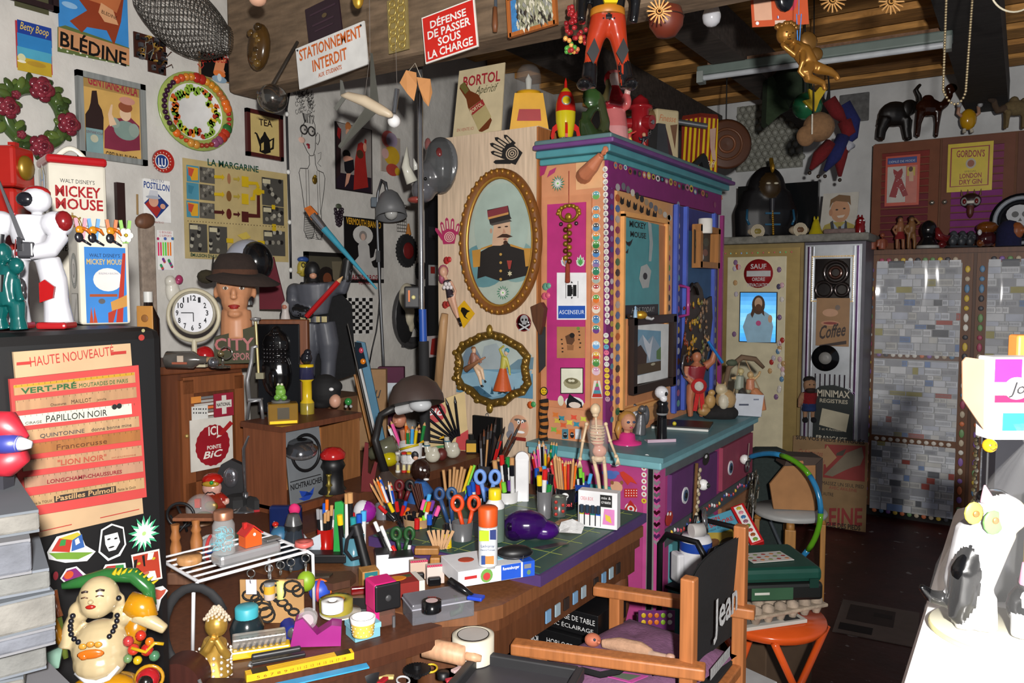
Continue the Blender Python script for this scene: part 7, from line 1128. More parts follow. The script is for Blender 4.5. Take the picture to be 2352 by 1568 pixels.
b.ba(Q(1374,1052),(15,9,8),bo,10);b.ba((6,-8,2),(8,14,3),bo,8).ba((20,-8,2),(8,14,3),bo,8);t.pt('bones',b,A_)
b=t.b();b.ba(Q(1372,1014),(15,11,9),'b87a6a',10).ba(Q(1376,1034),(17,12,15),'c08a78',12).ba(Q(1362,992),(9,9,11),'b89078',8).ba(Q(1376,992),(8,9,11),'b89078',8);b.fuse(2,3);t.pt('organs',b,G_,label='pink organs in the belly')
t.pt('clear_shell',t.b().tu([Q(1368,962),Q(1370,990),Q(1374,1030),Q(1374,1060)],[14,24,22,20],'e8e0d8',14),'film')
t=ST('marker_box','white and pink marker box with four markers showing','box',1376,1208,MZ,yaw=-22);t.pt('carton',t.b().box((0,0,42),(92,30,84),'d4d4d6',1),A_);ink(t,[('t','CREA BOX',-40,62,30,8,'c05060'),('r',6,50,34,78,'1a1a1a'),('t','mix &',9,68,22,6,'ddd'),('t','create',9,58,22,6,'ddd'),('p',[(12,10),(40,10),(40,46),(16,46)],'c87ab0'),('p',[(20,20),(34,14),(30,30),(18,34)],'c8b03a'),('r',-44,4,8,50,'2a2a2e')],P_,-15.2)
for i,c in enumerate(('a8a01a','c02a5a','1f7a6a','1f5ac0')):t.pt('marker',t.b().box((-37+i*13,-15,16),(10,3,26),'d8d8d8').box((-37+i*13,-15,31),(10,3,4),c).cyl((-37+i*13,-15,32),(-37+i*13,-15,52),4,'2a3a4a'),G_)
O('skull_bottle','deep purple glass skull shaped bottle lying on the mat','bottle',1222,1238,MZ,'x',G_,lambda b:(b.ba((-14,0,34),(52,40,34),'2a0a4a',18).ba((28,0,22),(36,32,22),'340c5a',14).ba((-40,-10,20),(24,26,20),'1c0634',12).ba((-50,-24,36),(10,8,10),'100320',8),b.fuse(3,2))[1])
t=ST('spray_can','paint spray can with an orange cap','spray can',1121,1300,MZ+.036);t.pt('can',t.b().la([(21,0,'9a9a9a'),(22,6,'c8ccd0'),(22,94,'9a9a9a'),(20,98),(0,98)],'9a9a9a'),G_);t.pt('cap',t.b().la([(22,96),(23,136),(19,140),(0,141)],'c04a14'),A_);t.pt('label',t.b().box((-8,-21,78),(22,3,24),'a8c81a').box((12,-19,80),(14,4,22),'1f2f6a').box((0,-21,22),(28,3,18),'d07a3a').box((-10,-22,22),(9,3,20),'1f3f80').wo('Lackspray',(-15,-23,52),30,6,'2a3a6a').wo('Decoral Premium',(-16,-23,44),32,4,'2a3a6a'),A_)
t=ST('glue_bottle','white and grey speckled bottle with a yellow cap behind the spray can','bottle',1137,1240,MZ);t.pt('body',t.b().la([(22,0,'5a6a60'),(22,76,'d0d0d0'),(22,84),(14,96),(14,98),(0,98)],'d0d0d0'),A_);t.pt('cap',t.b().la([(15,96),(15,118),(12,121),(0,121)],'d0b81a'),G_)
t=ST('puzzle_box','flat white and blue puzzle box marked Ravensburger','box',1142,1335,MZ,yaw=24);t.pt('carton',t.b().box((0,60,18),(190,120,36),'d2d4d8',1),A_);ink(t,[('r',10,1,60,36,'1f4fb8'),('t','Ravensburger',14,24,42,7,'ddd',BD),('e',-26,18,15,16,'6a9a4a'),('e',-26,16,9,9,'b83a3a'),('r',-80,16,-50,23,'b02a2a'),('r',68,20,86,30,'77777a'),('e',80,10,5,6,'5a7a5a')],P_,-.3);t.pt('flap',t.b().box((80,60,18.2),(30.4,120.4,36.2),'1f4fb8'),A_,label='blue end of the box');t.pt('lid_picture',t.b().ba((-50,70,36),(20,18,.8),'a8402a',12).ba((20,60,36),(40,24,.8),'7ab0c8',12),A_)
O('black_case','black zipped glasses case lying on the puzzle box','case',1184,1286,MZ+.036,'shell',A_,lambda b:b.ba((0,8,16),(42,24,17),'101012',14),'zip',E_,lambda b:b.rg((0,8,16),42.4,.8,'55555a',30,'z',.98).cyl((16,-14,14),(12,-20,2),.8,'555'),yaw=10)
O('tissue','crumpled white paper tissue beside the purple bottle','tissue',1310,1222,MZ,'x','rough',lambda b:b.add([(-30,0,0),(-8,-16,4),(24,-14,1),(34,12,14),(6,18,26),(-20,14,20),(0,0,14),(14,-2,8)],[(0,1,6,5),(1,2,7,6),(2,3,7),(3,4,6,7),(4,5,6)],'d0d0d0'))
O('steel_square','grey steel ruler plate lying on the cutting mat','ruler',1268,1254,MZ,'x',E_,lambda b:b.pm([(-44,-14),(20,24),(40,14),(-24,-26)],0,2,'5a5650','xy'))
O('kraft_envelope','small brown paper leaning beside the marker box','paper',1300,1204,MZ,'x',M_,lambda b:b.pm([(-32,0),(20,-4),(36,30),(-8,40)],0,1.5,'9a7458','xy'));O('loose_papers','pink and white leaflets at the far corner of the desk','papers',1440,1200,DZ,'sheet',M_,lambda b:b.pm([(-40,-8),(20,-18),(40,20),(-20,34)],0,2,'c8c0c4','xy'),P_,M_,lambda b:b.pm([(-30,0),(14,-6),(20,12),(-20,20)],2.1,2.4,'c890a0','xy'))
def scissors(label,px,py,z,c,x,h,w_=17,n2=None):
 t=ST('scissors',label,'scissors',px,py,z)
 for s_ in(-1,1):t.pt('handle',t.b().rg((x+s_*w_,0,h),w_*.85,5,c if s_<0 or not n2 else n2,22,'y',.72).tu([(x+s_*w_*.8,0,h-w_*.9),(x*.5+s_*5,0,h*.42)],5,c),A_)
 t.pt('blades',t.b().pm([(x*.5-6,h*.5),(x*.5+6,h*.5),(2,4),(-2,4)],-2,2,'8a8a8e'),E_)
pot('clear_cup','frosted clear cup holding the big scissors',1062,1262,DZ,24,66,'b0b0b4','clear');scissors('big scissors with orange and grey handles in the frosted cup',1070,1258,DZ,'d0451a',0,104,19);scissors('scissors with dark blue and cream handles left of the orange ones',1046,1250,DZ,'24406a',-22,118,14,'2a4a70');scissors('light blue scissors standing behind the white bottle',1120,1190,DZ,'6a90d0',0,96,17)
scissors('dark green scissors leaning in the white stepped box',922,1296,DZ+.002,'1f4a24',4,72,15);scissors('red and black handled scissors below the bald doll',920,1180,DZ,'5a1218',10,66,12,'1a1a1c')
O('glue_tube','black and yellow glue tube marked UHU standing upright','glue',1027,1282,DZ,'tube',G_,lambda b:b.la([(11,0,'15151a'),(11,26,'d0b01a'),(10,50,'d0b01a'),(5,60),(0,60)],'15151a',sx=1),'cap',G_,lambda b:b.cyl((0,0,58),(0,0,82),7,'15151a',r2=5.5),'lettering',A_,lambda b:b.wo('UHU',(-7,-11,44),14,6,'15151a',bold=.04).wo('MAX',(-6,-11.5,35),12,5,'15151a',bold=.03).wo('REPAIR',(-7,-11.5,28),14,4,'15151a'))
t=ST('stepped_box','white stepped desk box with a black rim','box',906,1312,DZ,yaw=14);t.pt('body',t.b().pm([(-42,0),(42,0),(42,38),(-14,38),(-14,48),(-42,48)],-18,24,'d0d2da'),G_);t.pt('rim',t.b().box((14,3,39),(58,45,3),'15151a').box((-28,3,49),(30,45,3),'15151a'),A_)
pens('felt pen','the white stepped box',920,1300,DZ,'c880,1240 r902,1252 k944,1230 w876,1208 w864,1194',4,14)
O('bald_doll','dark skinned bald doll head in a blue and claret shirt','doll',966,1150,DZ,'head',G_,lambda b:(b.ba((0,0,72),(23,22,26),'2a1812',16).ba((8,-12,64),(16,14,14),'2a1812',12).ba((16,-22,68),(5,6,5),'2e1a14',8),b.fuse(2,3))[1],'shirt',K_,lambda b:b.la([(32,0),(30,24),(18,40),(12,46)],'2a5a9a'),'collar',K_,lambda b:b.ba((-22,-6,26),(12,16,18),'5a1a2a',10),'teeth',G_,lambda b:b.ba((16,-24,56),(7,4,3),'d8d8d8',8),'eye',G_,lambda b:b.ba((12,-20,76),(4,3,3),'d8d8d8',8),yaw=0)
O('purple_ball','purple and white plastic ball behind the markers','ball',840,1200,DZ,'ball',G_,lambda b:b.ba((0,0,26),25,'8a1f8a',18).box((0,0,2),(16,16,4),'888'),'band',G_,lambda b:b.ba((-6,-1,27),(22,24,26),'d0d0d4',16))
pot('marker_glass','glass of coloured tip markers beside the black torch',812,1292,DZ,26,64,'4a7a8a');pens('marker','the glass beside the black torch',812,1290,DZ,'y786,1176 p801,1182 r808,1180 t816,1182 b826,1180 s833,1178 n808,1128 n800,1132',6,20)
pot('red_cup','red ribbed cup of cutters on a black base',748,1278,DZ,19,66,'a0140f',n=10);pens('felt pen','the red ribbed cup',748,1276,DZ,'c734,1166 b744,1158 c738,1170 n758,1170 n764,1160 o752,1148 c768,1172 n750,1176',3.6,10)
O('crocodile_peg','tall green toothed toy standing behind the red cup','toy',782,1290,DZ,'x',A_,lambda b:b.pm([(-16,0),(8,0),(10,136),(4,142),(-10,140),(-12,90)],-4,4,'1f8a3a'));O('black_desk_tray','black plastic desk tray under the red cup','tray',742,1296,DZ,'x',A_,lambda b:b.box((0,8,16),(110,40,20),'101012',3))
O('torch','black torch leaning on the small wooden cube','torch',846,1322,DZ,'body',A_,lambda b:b.cyl((0,0,6),(-24,8,96),12,'101012',r2=11),'head',A_,lambda b:b.cyl((-24,8,94),(-30,10,116),14,'151518'),'strap',K_,lambda b:b.tu([(-30,0,110),(-46,-4,86),(-50,-4,60),(-36,-2,40),(-12,0,46)],4,'15151a'))
t=ST('wooden_cube','small wooden cube sharpener with a teal label','sharpener',848,1348,DZ,yaw=24);t.pt('cube',t.b().box((0,0,22),(40,40,44),'a8783c',2),W_);ink(t,[('r',-15,4,15,42,'1f6a70'),('e',0,22,12,12,'b0a070'),('e',0,20,7,6,'2a6a60'),('e',0,8,6,3,'b8503a')],'label',-20.3);O('red_harmonica','dark red case in front of the wooden cube','case',832,1362,DZ,'x',G_,lambda b:b.box((0,0,8),(50,14,16),'6a0f12',2),yaw=14)
t=O('carved_plaque','dusty carved wooden plaque with a wavy edge','plaque',738,1330,DZ+.05,'board',W_,lambda b:b.pm([(-80,-10),(-40,-34),(0,-30),(36,-44),(70,-20),(78,10),(60,40),(20,34),(-30,44),(-74,26)],-10,6,'4a2e20','xy'),'shield',E_,lambda b:b.pm([(-20,-10),(20,-6),(24,14),(-16,12)],6,10,'4a4238','xy'),'foot',W_,lambda b:b.cyl((0,0,-52),(0,0,-10),8,'4a2e20'))
O('desk_lamp','brown metal dome desk lamp with its bulb showing','lamp',886,1120,RZ,'base',A_,lambda b:b.la([(40,0),(38,12),(20,26),(8,40)],'3a302c',n=24),'arm',A_,lambda b:b.tu([(0,0,36),(-24,6,110),(-10,8,168),(24,0,186)],[9,9,8,10],'1c1a1a'),'shade',A_,lambda b:b.la([(64,-12),(62,6),(50,32),(30,48),(0,56)],'3c302c',(72,-4,206),30,(-.12,.28,1)),'shade_lining',A_,lambda b:b.la([(60,-12),(54,10),(0,40)],'241c1a',(72,-4,206),24,(-.12,.28,1)),'bulb',G_,lambda b:b.ba((84,-26,196),(26,20,16),'a8aaac',16),'socket',A_,lambda b:b.cyl((30,0,180),(62,-18,190),12,'b0b0b0'))
pot('comic_mug','white mug with a yellow stripe full of coloured pencils',944,1060,RZ,27,46,'d0d0d0',handle=1,art=lambda b:b.tu([(-22,-18,32),(0,-28,40),(20,-20,44)],3,'c8b01a').ba((12,-25,20),(9,3,10),'1a1a20',8).ba((14,-27,14),(6,2,5),'c89a80',8));pens('pencil','the white comic mug',944,1058,RZ,'w894,974 p898,966 o931,972 g938,984 s950,974 y958,980 d962,976 g976,970 k966,984 b948,986',4,16)
O('baby_doll','small pink baby doll sitting behind the pencils of the white mug','doll',930,1052,RZ,'x',A_,lambda b:(b.ba((-14,14,86),(17,16,18),'b87a60',12).tu([(-4,16,66),(4,18,40),(6,18,8)],[12,16,14],'b87a60').tu([(10,12,60),(30,8,50)],[6,4],'b87a60').ba((-22,0,82),(4,3,3),'a86a54',6),b.fuse(2,3))[1])
t=ST('pen_fan_card','cream shop card with a fan of black ball pens and a red logo','card',1030,1046,RZ,yaw=8);t.loc+=fw*.12;t.pt('card',t.b().pm([(-48,0),(44,2),(34,144),(-62,110)],0,3,'c8b080'),M_);ink(t,[('e',-40,96,30,26,'b01f24'),('t','Bic',-58,88,40,18,'ddd',dict(bold=.04,sh=.2)),('p',[(10,4),(44,2),(42,52),(14,36)],'b01f24'),('p',[(-40,14),(16,20),(16,14),(-40,8)],'2f7a3a')],P_,-.3)
for k in range(8):a=R(96+k*11);t.pt('pen',t.b().cyl((22+20*ma.cos(a),-4,18+20*ma.sin(a)),(22+100*ma.cos(a),-4,18+100*ma.sin(a)),3.4,'15151a').cyl((22+100*ma.cos(a),-4,18+100*ma.sin(a)),(22+116*ma.cos(a),-4,18+116*ma.sin(a)),4,'15151a',r2=1),G_)
for px,py,l in((988,1062,'white ceramic goose with a blue ribbon, nearer the mug'),(1034,1052,'white ceramic goose with a blue ribbon, right of the brown egg')):O('goose_figurine',l,'figurine',px,py,RZ,'body',G_,lambda b:(b.ba((6,0,16),(18,13,16),'b8b4a4',12).tu([(-4,0,26),(-8,0,44),(-8,0,50)],[9,6,7],'b8b4a4').ba((10,0,30),(10,9,8),'b8b4a4',8),b.fuse(1.8,2))[1],'beak',G_,lambda b:b.cyl((-14,-2,50),(-24,-4,46),3.4,'c8981a',r2=1),'ribbon',K_,lambda b:b.rg((-7,0,40),6.5,1.6,'3a6a80',12,'z'))
O('brown_egg','dull red brown pot between the two geese','pot',1014,1058,RZ,'x',A_,lambda b:b.ba((0,0,15),(14,13,15),'5a2420',12));O('ink_bottle','small square ink bottle with a yellow label','bottle',1083,1040,RZ,'bottle',G_,lambda b:b.box((0,0,16),(24,18,32),'2a2a24',3).cyl((0,0,32),(0,0,44),7,'222'),'label',A_,lambda b:b.box((0,-9.4,14),(22,1,20),'c89a1a'))
for px,c,l in((914,'c8c8c0','slim sand timer with clear ends'),(928,'b02a24','slim sand timer with red ends'),(940,'c8a01a','slim sand timer with yellow ends')):O('sand_timer',l+' on the raised shelf','sand timer',px,1084,RZ,'cap',G_,lambda b:b.cyl((0,0,0),(0,0,5),6,c).cyl((0,0,42),(0,0,47),6,c),'glass','film',lambda b:b.la([(5,5),(5,20),(1,24),(5,28),(5,42)],'ffffff'),'sand',M_,lambda b:b.la([(4,5),(3,16),(0,18)],'c8b86a'))
O('yellow_bottle','tipped clear jar with yellow liquid behind the lamp base','jar',876,1078,RZ,'glass',G_,lambda b:b.tu([(-30,20,30),(0,20,44),(30,20,58)],[14,20,20],'5a5a48',12),'liquid',G_,lambda b:b.ba((14,12,22),(24,18,18),'a89a0f',12));O('red_hand','dark red felt hand standing up beside the box','hand',842,1128,RZ,'x',M_,lambda b:b.pm([(-12,0),(14,0),(26,66),(20,70),(10,40),(4,44),(6,112),(-2,114),(-10,40)],-3,3,'5a0f14'))
O('spirit_level','blue and white spirit level leaning by the wall','spirit level',872,1060,RZ,'bar',A_,lambda b:b.pm([(-6,0),(10,0),(-42,270),(-62,274)],60,68,'3a6a84'),'edge',A_,lambda b:b.pm([(-12,0),(-4,0),(-58,240),(-66,236)],58,66,'b0b0b0'),'vial',G_,lambda b:b.pm([(-36,214),(-50,270),(-66,272),(-60,206)],56,62,'15202a').ba((-50,55,252),(6,3,7),'b04050',8).ba((-46,55,226),(7,3,7),'c8701a',8));O('fishing_rod','thin dark rod leaning beside the spirit level','rod',864,1066,RZ,'x',A_,lambda b:b.cyl((-6,60,0),(-76,70,320),4,'1c1814',r2=2).cyl((-14,58,0),(-60,66,200),3,'8a5a24'))
for px,w_,h,c,l in((820,44,100,'6a3a3a','purple edged canvas of a red faced figure standing on the raised shelf'),(860,30,110,'3a4a60','blue white printed tin behind the lamp'),(884,44,90,'4a2a5a','purple carton behind the red hand'),(930,60,170,'8a6a48','brown carton marked You behind the dome lamp'),(990,56,170,'4a1a34','purple crate behind the dome lamp')):
 t=ST('carton',l,'carton',px,1000,RZ);t.loc=V((2.32+(px-820)*.0021,2.60 if px<900 else 2.40,RZ));t.pt('box',t.b().box((0,0,h/2),(w_,22,h),c,2),M_)
 ink(t,[('t','You',-20,h-60,40,26,'15120f',dict(sh=.4))]if px==930 else[('e',0,h*.6,w_*.3,h*.2,'8a5a40'),('r',-w_*.3,8,w_*.3,h*.3,'3a5a2a')]if px==820 else[('r',-w_*.4,h*.55,w_*.4,h*.8,'a8b0b8')],P_,-11.4)
t=sg('black_shelf_unit','tall black shelving seen between the chrome pole and the panel','shelf',982,446,1012,790,pl=(V((0,2.9,0)),0),back='15151a',th=.02);t.pt('drawer_label',art(t).rect(984,520,1010,545,'2a2a2e',.022).rect(984,608,1010,655,'a8a8a8',.022).rect(989,612,999,628,'8a1a14',.023),A_);t.pt('case',B().box((0,.02,-(t.loc.z)/2-.05),(.12,.04,t.loc.z-.1),'15151a'),A_);t=sg('phone_box_card','white card with a red telephone box beside the black grip','card',983,772,1012,818,pl=(V((0,2.879,0)),0),back='c0b4b4');pic(t,[('p',[(992,778),(1010,774),(1008,816),(988,814)],'9a1f1a')])
t=ST('no_smoking_sign','grey sign reading NICHTRAUCHER with a black ring and blue bird','sign',694,1160,SZ+.03,yaw=56);t.loc=V((1.925,2.13,SZ+.029));t.yaw=0;t.k=2.75/F;t.n=V((0,-1,0));t.inv=Mx();t.tilt=(R(-6),0);t.pt('plate',t.b().box((0,0,88),(106,4,176),'6a6e72',1),A_);b=t.b();b.rg((4,-3,112),42,4,'101012',32,flat if 0 else 'y');t.pt('ring',b,A_);ink(t,[('r',-50,52,44,54,'101012'),('t','NICHTRAUCHER',-50,34,98,13,'101012',BD),('p',[(-30,10),(-12,12),(-4,22),(-26,28),(-20,12),(8,20),(20,28),(14,12),(2,2),(-14,2)],'1f3f9a')],'lettering',-2.4)
O('magnifier_lamp','chrome gooseneck lamp with a round metal head and two black pads','lamp',565,1168,SZ,'base',C_,lambda b:b.la([(40,0),(38,6),(10,12),(8,40)],'77777a',n=24),'neck',C_,lambda b:b.tu([(0,0,20),(-2,0,90),(-2,0,140),(12,-4,168),(44,-10,178),(86,-16,170),(108,-20,158)],4,'8a8a8e',10),'head',C_,lambda b:b.la([(36,0,'b0b0b4'),(38,8,'6a6a6e'),(30,14),(28,22),(0,24)],'b0b0b4',(134,-22,136),24,(.1,-.3,1)))
for px,l in((545,'black eight sided pad with a red rim left of the lamp stem'),(594,'black eight sided pad with a red rim right of the lamp stem')):O('weight_pad',l,'pad',px,1168,SZ,'body',M_,lambda b:b.la([(28,5),(28,26),(20,32),(0,32)],'1f1f20',n=8,sm=False),'rim',M_,lambda b:b.la([(28.5,0),(28.5,5),(0,5)],'9a1a24',n=8,sm=False))
t=O('table_bell','black bottle shaped pepper mill with a red dome in the box','mill',766,1128,None,'body',A_,lambda b:b.la([(34,0),(24,12),(22,50),(28,60),(22,74),(14,80)],'121214'),'dome',G_,lambda b:b.la([(28,78),(29,88),(18,100),(0,103)],'a01c1c'),d=2.80);O('brass_candlestick','small brass candlestick by the black mill','candlestick',756,1138,None,'x','gold',lambda b:b.la([(10,0),(4,8),(4,20),(8,24),(4,30),(4,44),(7,50),(0,50)],'7a6a2a'),d=2.76)
O('hexagon_head_relief','black glossy relief of a head with tight curls in a wooden frame','relief',642,950,UZ,'frame',W_,lambda b:b.box((8,24,108),(112,22,216),'6a3a1c',3),'plaque',G_,lambda b:b.box((-2,10,104),(98,8,204),'0c0c0e',2),'head',G_,lambda b:(b.ba((-6,0,92),(34,22,56),'0d0c0d',14).ba((-6,2,158),(32,20,36),'0d0c0d',12).ba((-6,4,190),(13,12,12),'0d0c0d',10).ba((-6,-22,84),(6,8,22),'0d0c0d',8),b.fuse(2.5,2))[1],'curls',G_,lambda b:[b.ba((-6+(28-max(0,r_-4)*5)*(k-3)/3.5,-18+abs(k-3)*3.4+max(0,r_-3)*1.5,122+r_*9),4.4,'141214',6)for r_ in range(8)for k in range(7)]and b)
O('sewing_stand','tall aluminium press with a threaded screw on top of the box','press',588,962,UZ,'frame',E_,lambda b:b.tu([(-20,0,0),(-14,0,40),(12,0,44)],4,'8a8a8c').tu([(12,0,44),(16,0,0)],4,'8a8a8c').tu([(-14,0,40),(-18,0,90),(-8,0,130),(-4,0,165),(8,0,168)],5,'9a9a9c').box((0,0,46),(30,16,4),'9a9a9c'),'screw',E_,lambda b:b.cyl((8,0,106),(4,0,226),3.4,'b0a070'),'knob',E_,lambda b:b.la([(4,0),(12,5),(12,8),(0,10)],'a0a0a0',(4,0,224)),'jaw',E_,lambda b:b.box((12,0,100),(18,10,14),'a09a80'))
O('amber_cube','clear amber block with metal parts set inside','block',650,972,UZ,'cube',G_,lambda b:b.box((0,0,24),(66,40,48),'7a5a1a',3),'insert',E_,lambda b:b.box((0,-21,26),(26,2,26),'3a342a').box((0,-21,6),(60,2,6),'d0a01a'),yaw=20);q=O('frog_figurine','small green frog on a grey stand above the amber block','figurine',640,958,UZ+.075,'frog',A_,lambda b:(b.ba((0,0,22),(14,12,15),'6a9a3a',12).ba((0,-4,34),(12,10,9),'6a9a3a',10).ba((-8,-6,8),(9,8,8),'5a8a30',8).ba((10,-6,8),(9,8,8),'5a8a30',8),b.fuse(1.6,2))[1],'eyes',G_,lambda b:b.ba((-4,-6,42),4,'c8c8b0',8).ba((5,-6,42),4,'c8c8b0',8),'stand',A_,lambda b:b.la([(24,0),(24,-4),(0,-4)][::-1],'6a6a6a',n=18));q.root.location=(1.847+.01,2.165+.02,UZ+.079)
O('sweet_dispenser','yellow sweet dispenser with a dark figure on top','dispenser',706,950,UZ,'tube',G_,lambda b:b.la([(16,0,'8a7a2a'),(16,26,'c8a81a'),(11,34),(11,74),(17,80,'2a2a44'),(16,108,'c8a81a'),(16,114),(0,114)],'8a7a2a'),'figure',G_,lambda b:(b.ba((0,0,128),(14,12,14),'1a1a20',10).ba((4,-4,142),(9,8,8),'1a1a20',8),b.fuse(2,2))[1]);O('hooded_toy_face','round black hooded toy face with a pale chin looking right','toy',752,936,UZ,'hood',M_,lambda b:(b.ba((-4,0,40),(36,32,38),'101012',16).ba((18,-8,50),(20,18,16),'101012',12).ba((-12,0,10),(22,22,12),'101012',10),b.fuse(3,3))[1],'chin',A_,lambda b:b.ba((22,-18,18),(14,14,16),'b88a74',12),'eye',G_,lambda b:b.ba((16,-28,46),(6,3,4),'d8d8d8',8));O('green_car','tiny green and chrome toy at the box end','toy',800,938,UZ,'x',G_,lambda b:b.ba((0,0,16),(9,8,9),'2a7a3a',8).ba((-5,0,5),4,'999',6).ba((6,0,5),4,'999',6))
t=T('carton','plain brown carton under the caped figure','carton',(2.46,2.60,RZ),0);t.so(t.b().box((0,0,.12),(.3,.26,.24),'6a4a30'),M_)
t=O('caped_figure','tall grey suited toy figure with a black cape, mask and belt','toy figure',742,906,UZ);b=t.b();gy,bk='4a4c54','141416';Q=lambda x,y,o=0:(x-742,o,906-y)
b.ba(Q(722,622),(18,17,22),bk,14).tu([Q(722,640),Q(724,656)],[15,20],bk).tu([Q(724,652),Q(726,690),Q(730,724)],[46,40,27],gy,16,flat=.65).ba(Q(682,668),(20,18,18),gy,10).ba(Q(768,664),(20,18,18),gy,10).tu([Q(680,668),Q(676,696),Q(688,716,-16),Q(716,720,-30)],[17,15,13,11],gy).tu([Q(686,712,-14),Q(718,720,-30)],[14,12],bk).tu([Q(774,662),Q(792,664,-10),Q(802,640,-14),Q(806,612,-16)],[17,15,13,11],gy).tu([Q(800,646,-13),Q(808,596,-17)],[14,12],bk).ba(Q(722,722,-32),(11,9,9),bk,8).ba(Q(810,600,-18),(10,9,11),bk,8)
b.tu([Q(716,740),Q(712,790),Q(708,830),Q(708,900)],[25,25,18,16],gy,14).tu([Q(748,740),Q(756,790),Q(756,830),Q(752,900)],[25,25,18,16],gy,14).tu([Q(752,860),Q(752,904)],[18,17],bk).tu([Q(708,860),Q(708,904)],[18,17],bk);b.fuse(3,3);t.pt('body',b,A_)
t.pt('cape',t.b().add([Q(690,648,20),Q(756,648,20),Q(806,700,22),Q(812,860,24),Q(730,890,34),Q(640,850,24),Q(640,720,22),Q(690,648,24),Q(756,648,24),Q(806,700,26),Q(812,860,28),Q(730,890,38),Q(640,850,28),Q(640,720,26)],[(0,1,2,3,4,5,6),(13,12,11,10,9,8,7)]+[(i,(i+1)%7,(i+1)%7+7,i+7)for i in range(7)],'121214'),K_);t.pt('chin',t.b().ba(Q(726,634,-10),(9,8,8),'b8866c',8),A_);t.pt('belt',t.b().la([(30,-7),(30,7)],'3a3a40',Q(730,732),20),A_);b=t.b()
for i in range(4):b.box(Q(706+i*16,732,-27),(12,4,14),'b0a47a',1)
t.pt('belt_pouch',b,E_);t=T('giant_pencil','big red pencil held across the caped figure','pencil',t.loc,CY,t.k);t.pt('barrel',t.b().cyl(Q(718,726,-44),Q(788,648,-34),6,'a81a1c',n=6,sm=False),G_);t.pt('point',t.b().cyl(Q(788,648,-34),Q(798,636,-32),6,'c8a070',r2=1,n=6),M_);t=T('giant_paintbrush','long turquoise paintbrush held up by the caped figure','paintbrush',t.loc,CY,t.k);t.pt('handle',t.b().cyl(Q(758,530,-34),Q(874,664,-34),8,'3a8aa0',r2=2),G_);t.pt('ferrule',t.b().cyl(Q(734,500,-34),Q(758,530,-34),10,'a0a0a4',r2=8),C_);t.pt('bristles',t.b().pm([(-26,420),(-12,426),(4,408),(-10,394)],-40,-28,'b05a1a'),K_)
t=O('mannequin_head','painted mannequin head on a plinth lettered CITY SPORT','mannequin',543,832,KZ,'plinth',M_,lambda b:b.pm([(-46,0),(42,0),(42,84),(-8,70),(-44,60)],-26,20,'3a3a26'),'head',A_,lambda b:(b.ba((0,0,176),(40,42,50),'b8805c',18).ba((0,-8,142),(30,32,36),'b8805c',16).tu([(2,6,56),(2,4,120)],[36,33],'b8805c',16).ba((0,-42,158),(7,9,14),'b8805c',8).ba((0,-46,150),(9,7,6),'b8805c',8).ba((-41,4,160),(6,10,14),'b8805c',8).ba((42,4,160),(6,10,14),'b8805c',8).ba((0,-30,112),(16,10,9),'b8805c',8),b.fuse(3,3))[1],'lips',A_,lambda b:b.ba((0,-40,130),(13,4,3.4),'8a1c18',10).ba((0,-40,126),(10,4,3),'96241e',8),'eye',G_,lambda b:b.ba((-17,-38,170),(7,4,4),'c8c0b4',8).ba((-17,-41,170),(3,2,3.4),'3a2a20',8),'eye',G_,lambda b:b.ba((17,-38,170),(7,4,4),'c8c0b4',8).ba((17,-41,170),(3,2,3.4),'3a2a20',8),'brow',M_,lambda b:b.tu([(-28,-34,180),(-18,-40,184),(-8,-40,181)],1.6,'4a2a1a',5).tu([(8,-40,181),(18,-40,184),(28,-34,180)],1.6,'4a2a1a',5),'hair',A_,lambda b:b.ba((0,10,190),(43,40,40),'2a1810',14),'lettering',A_,lambda b:b.wo('CITY',(-44,-27,30),84,28,'8a1f1f',bold=.05).wo('SPORT',(-6,-27,8),46,16,'7a2420',bold=.02),yaw=16)
O('felt_hat','brown felt hat with a band and feather tuft on the mannequin','hat',545,832,KZ,'crown',K_,lambda b:b.la([(50,196),(46,226),(34,246),(12,250),(0,246)],'2a1f1a',n=28),'brim',K_,lambda b:b.la([(46,200),(78,188),(80,190),(46,206)],'2a1f1a',(0,0,0),30,(.1,-.14,1)),'band',K_,lambda b:b.la([(51.5,198),(49,212)],'4a2e20',n=28),'tuft',K_,lambda b:b.ba((-62,0,196),(20,12,16),'2a2414',10).cyl((-50,0,200),(-46,0,240),2,'1a1612'),yaw=16)
O('mirror_globe','worn silver and black globe behind the mannequin','globe',572,700,None,'x',G_,lambda b:b.ba((0,0,100),(50,50,50),'a0a4b0',24).ba((24,-18,98),(38,40,46),'121214',18).cyl((0,0,0),(0,0,60),10,'555'),d=3.35)
t=O('table_clock','white face clock with big numerals in a worn cream hoop stand','clock',446,842,KZ,'hoop',A_,lambda b:b.rg((0,4,118),58,5,'b0a890',36).cyl((0,4,0),(0,4,62),6,'b0a890').box((0,4,3),(60,30,6),'b0a890'),'case',A_,lambda b:b.la([(48,-6),(50,6),(46,8),(44,4),(0,4)],'8a8474',(4,0,124),36,(0,-1,0)),'face',A_,lambda b:b.la([(44,5),(0,5.4)],'d0d0d4',(4,0,124),32,(0,-1,0)))
ink(t,[('t',str(n_),4+34*ma.sin(n_*.5236)-6,124+34*ma.cos(n_*.5236)-6,6 if n_<10 else 13,12,'15151a',BD)for n_ in range(1,13)]+[('r',-24,123,4,125,'15151a'),('r',3,104,5,124,'15151a')],'numerals',-6)
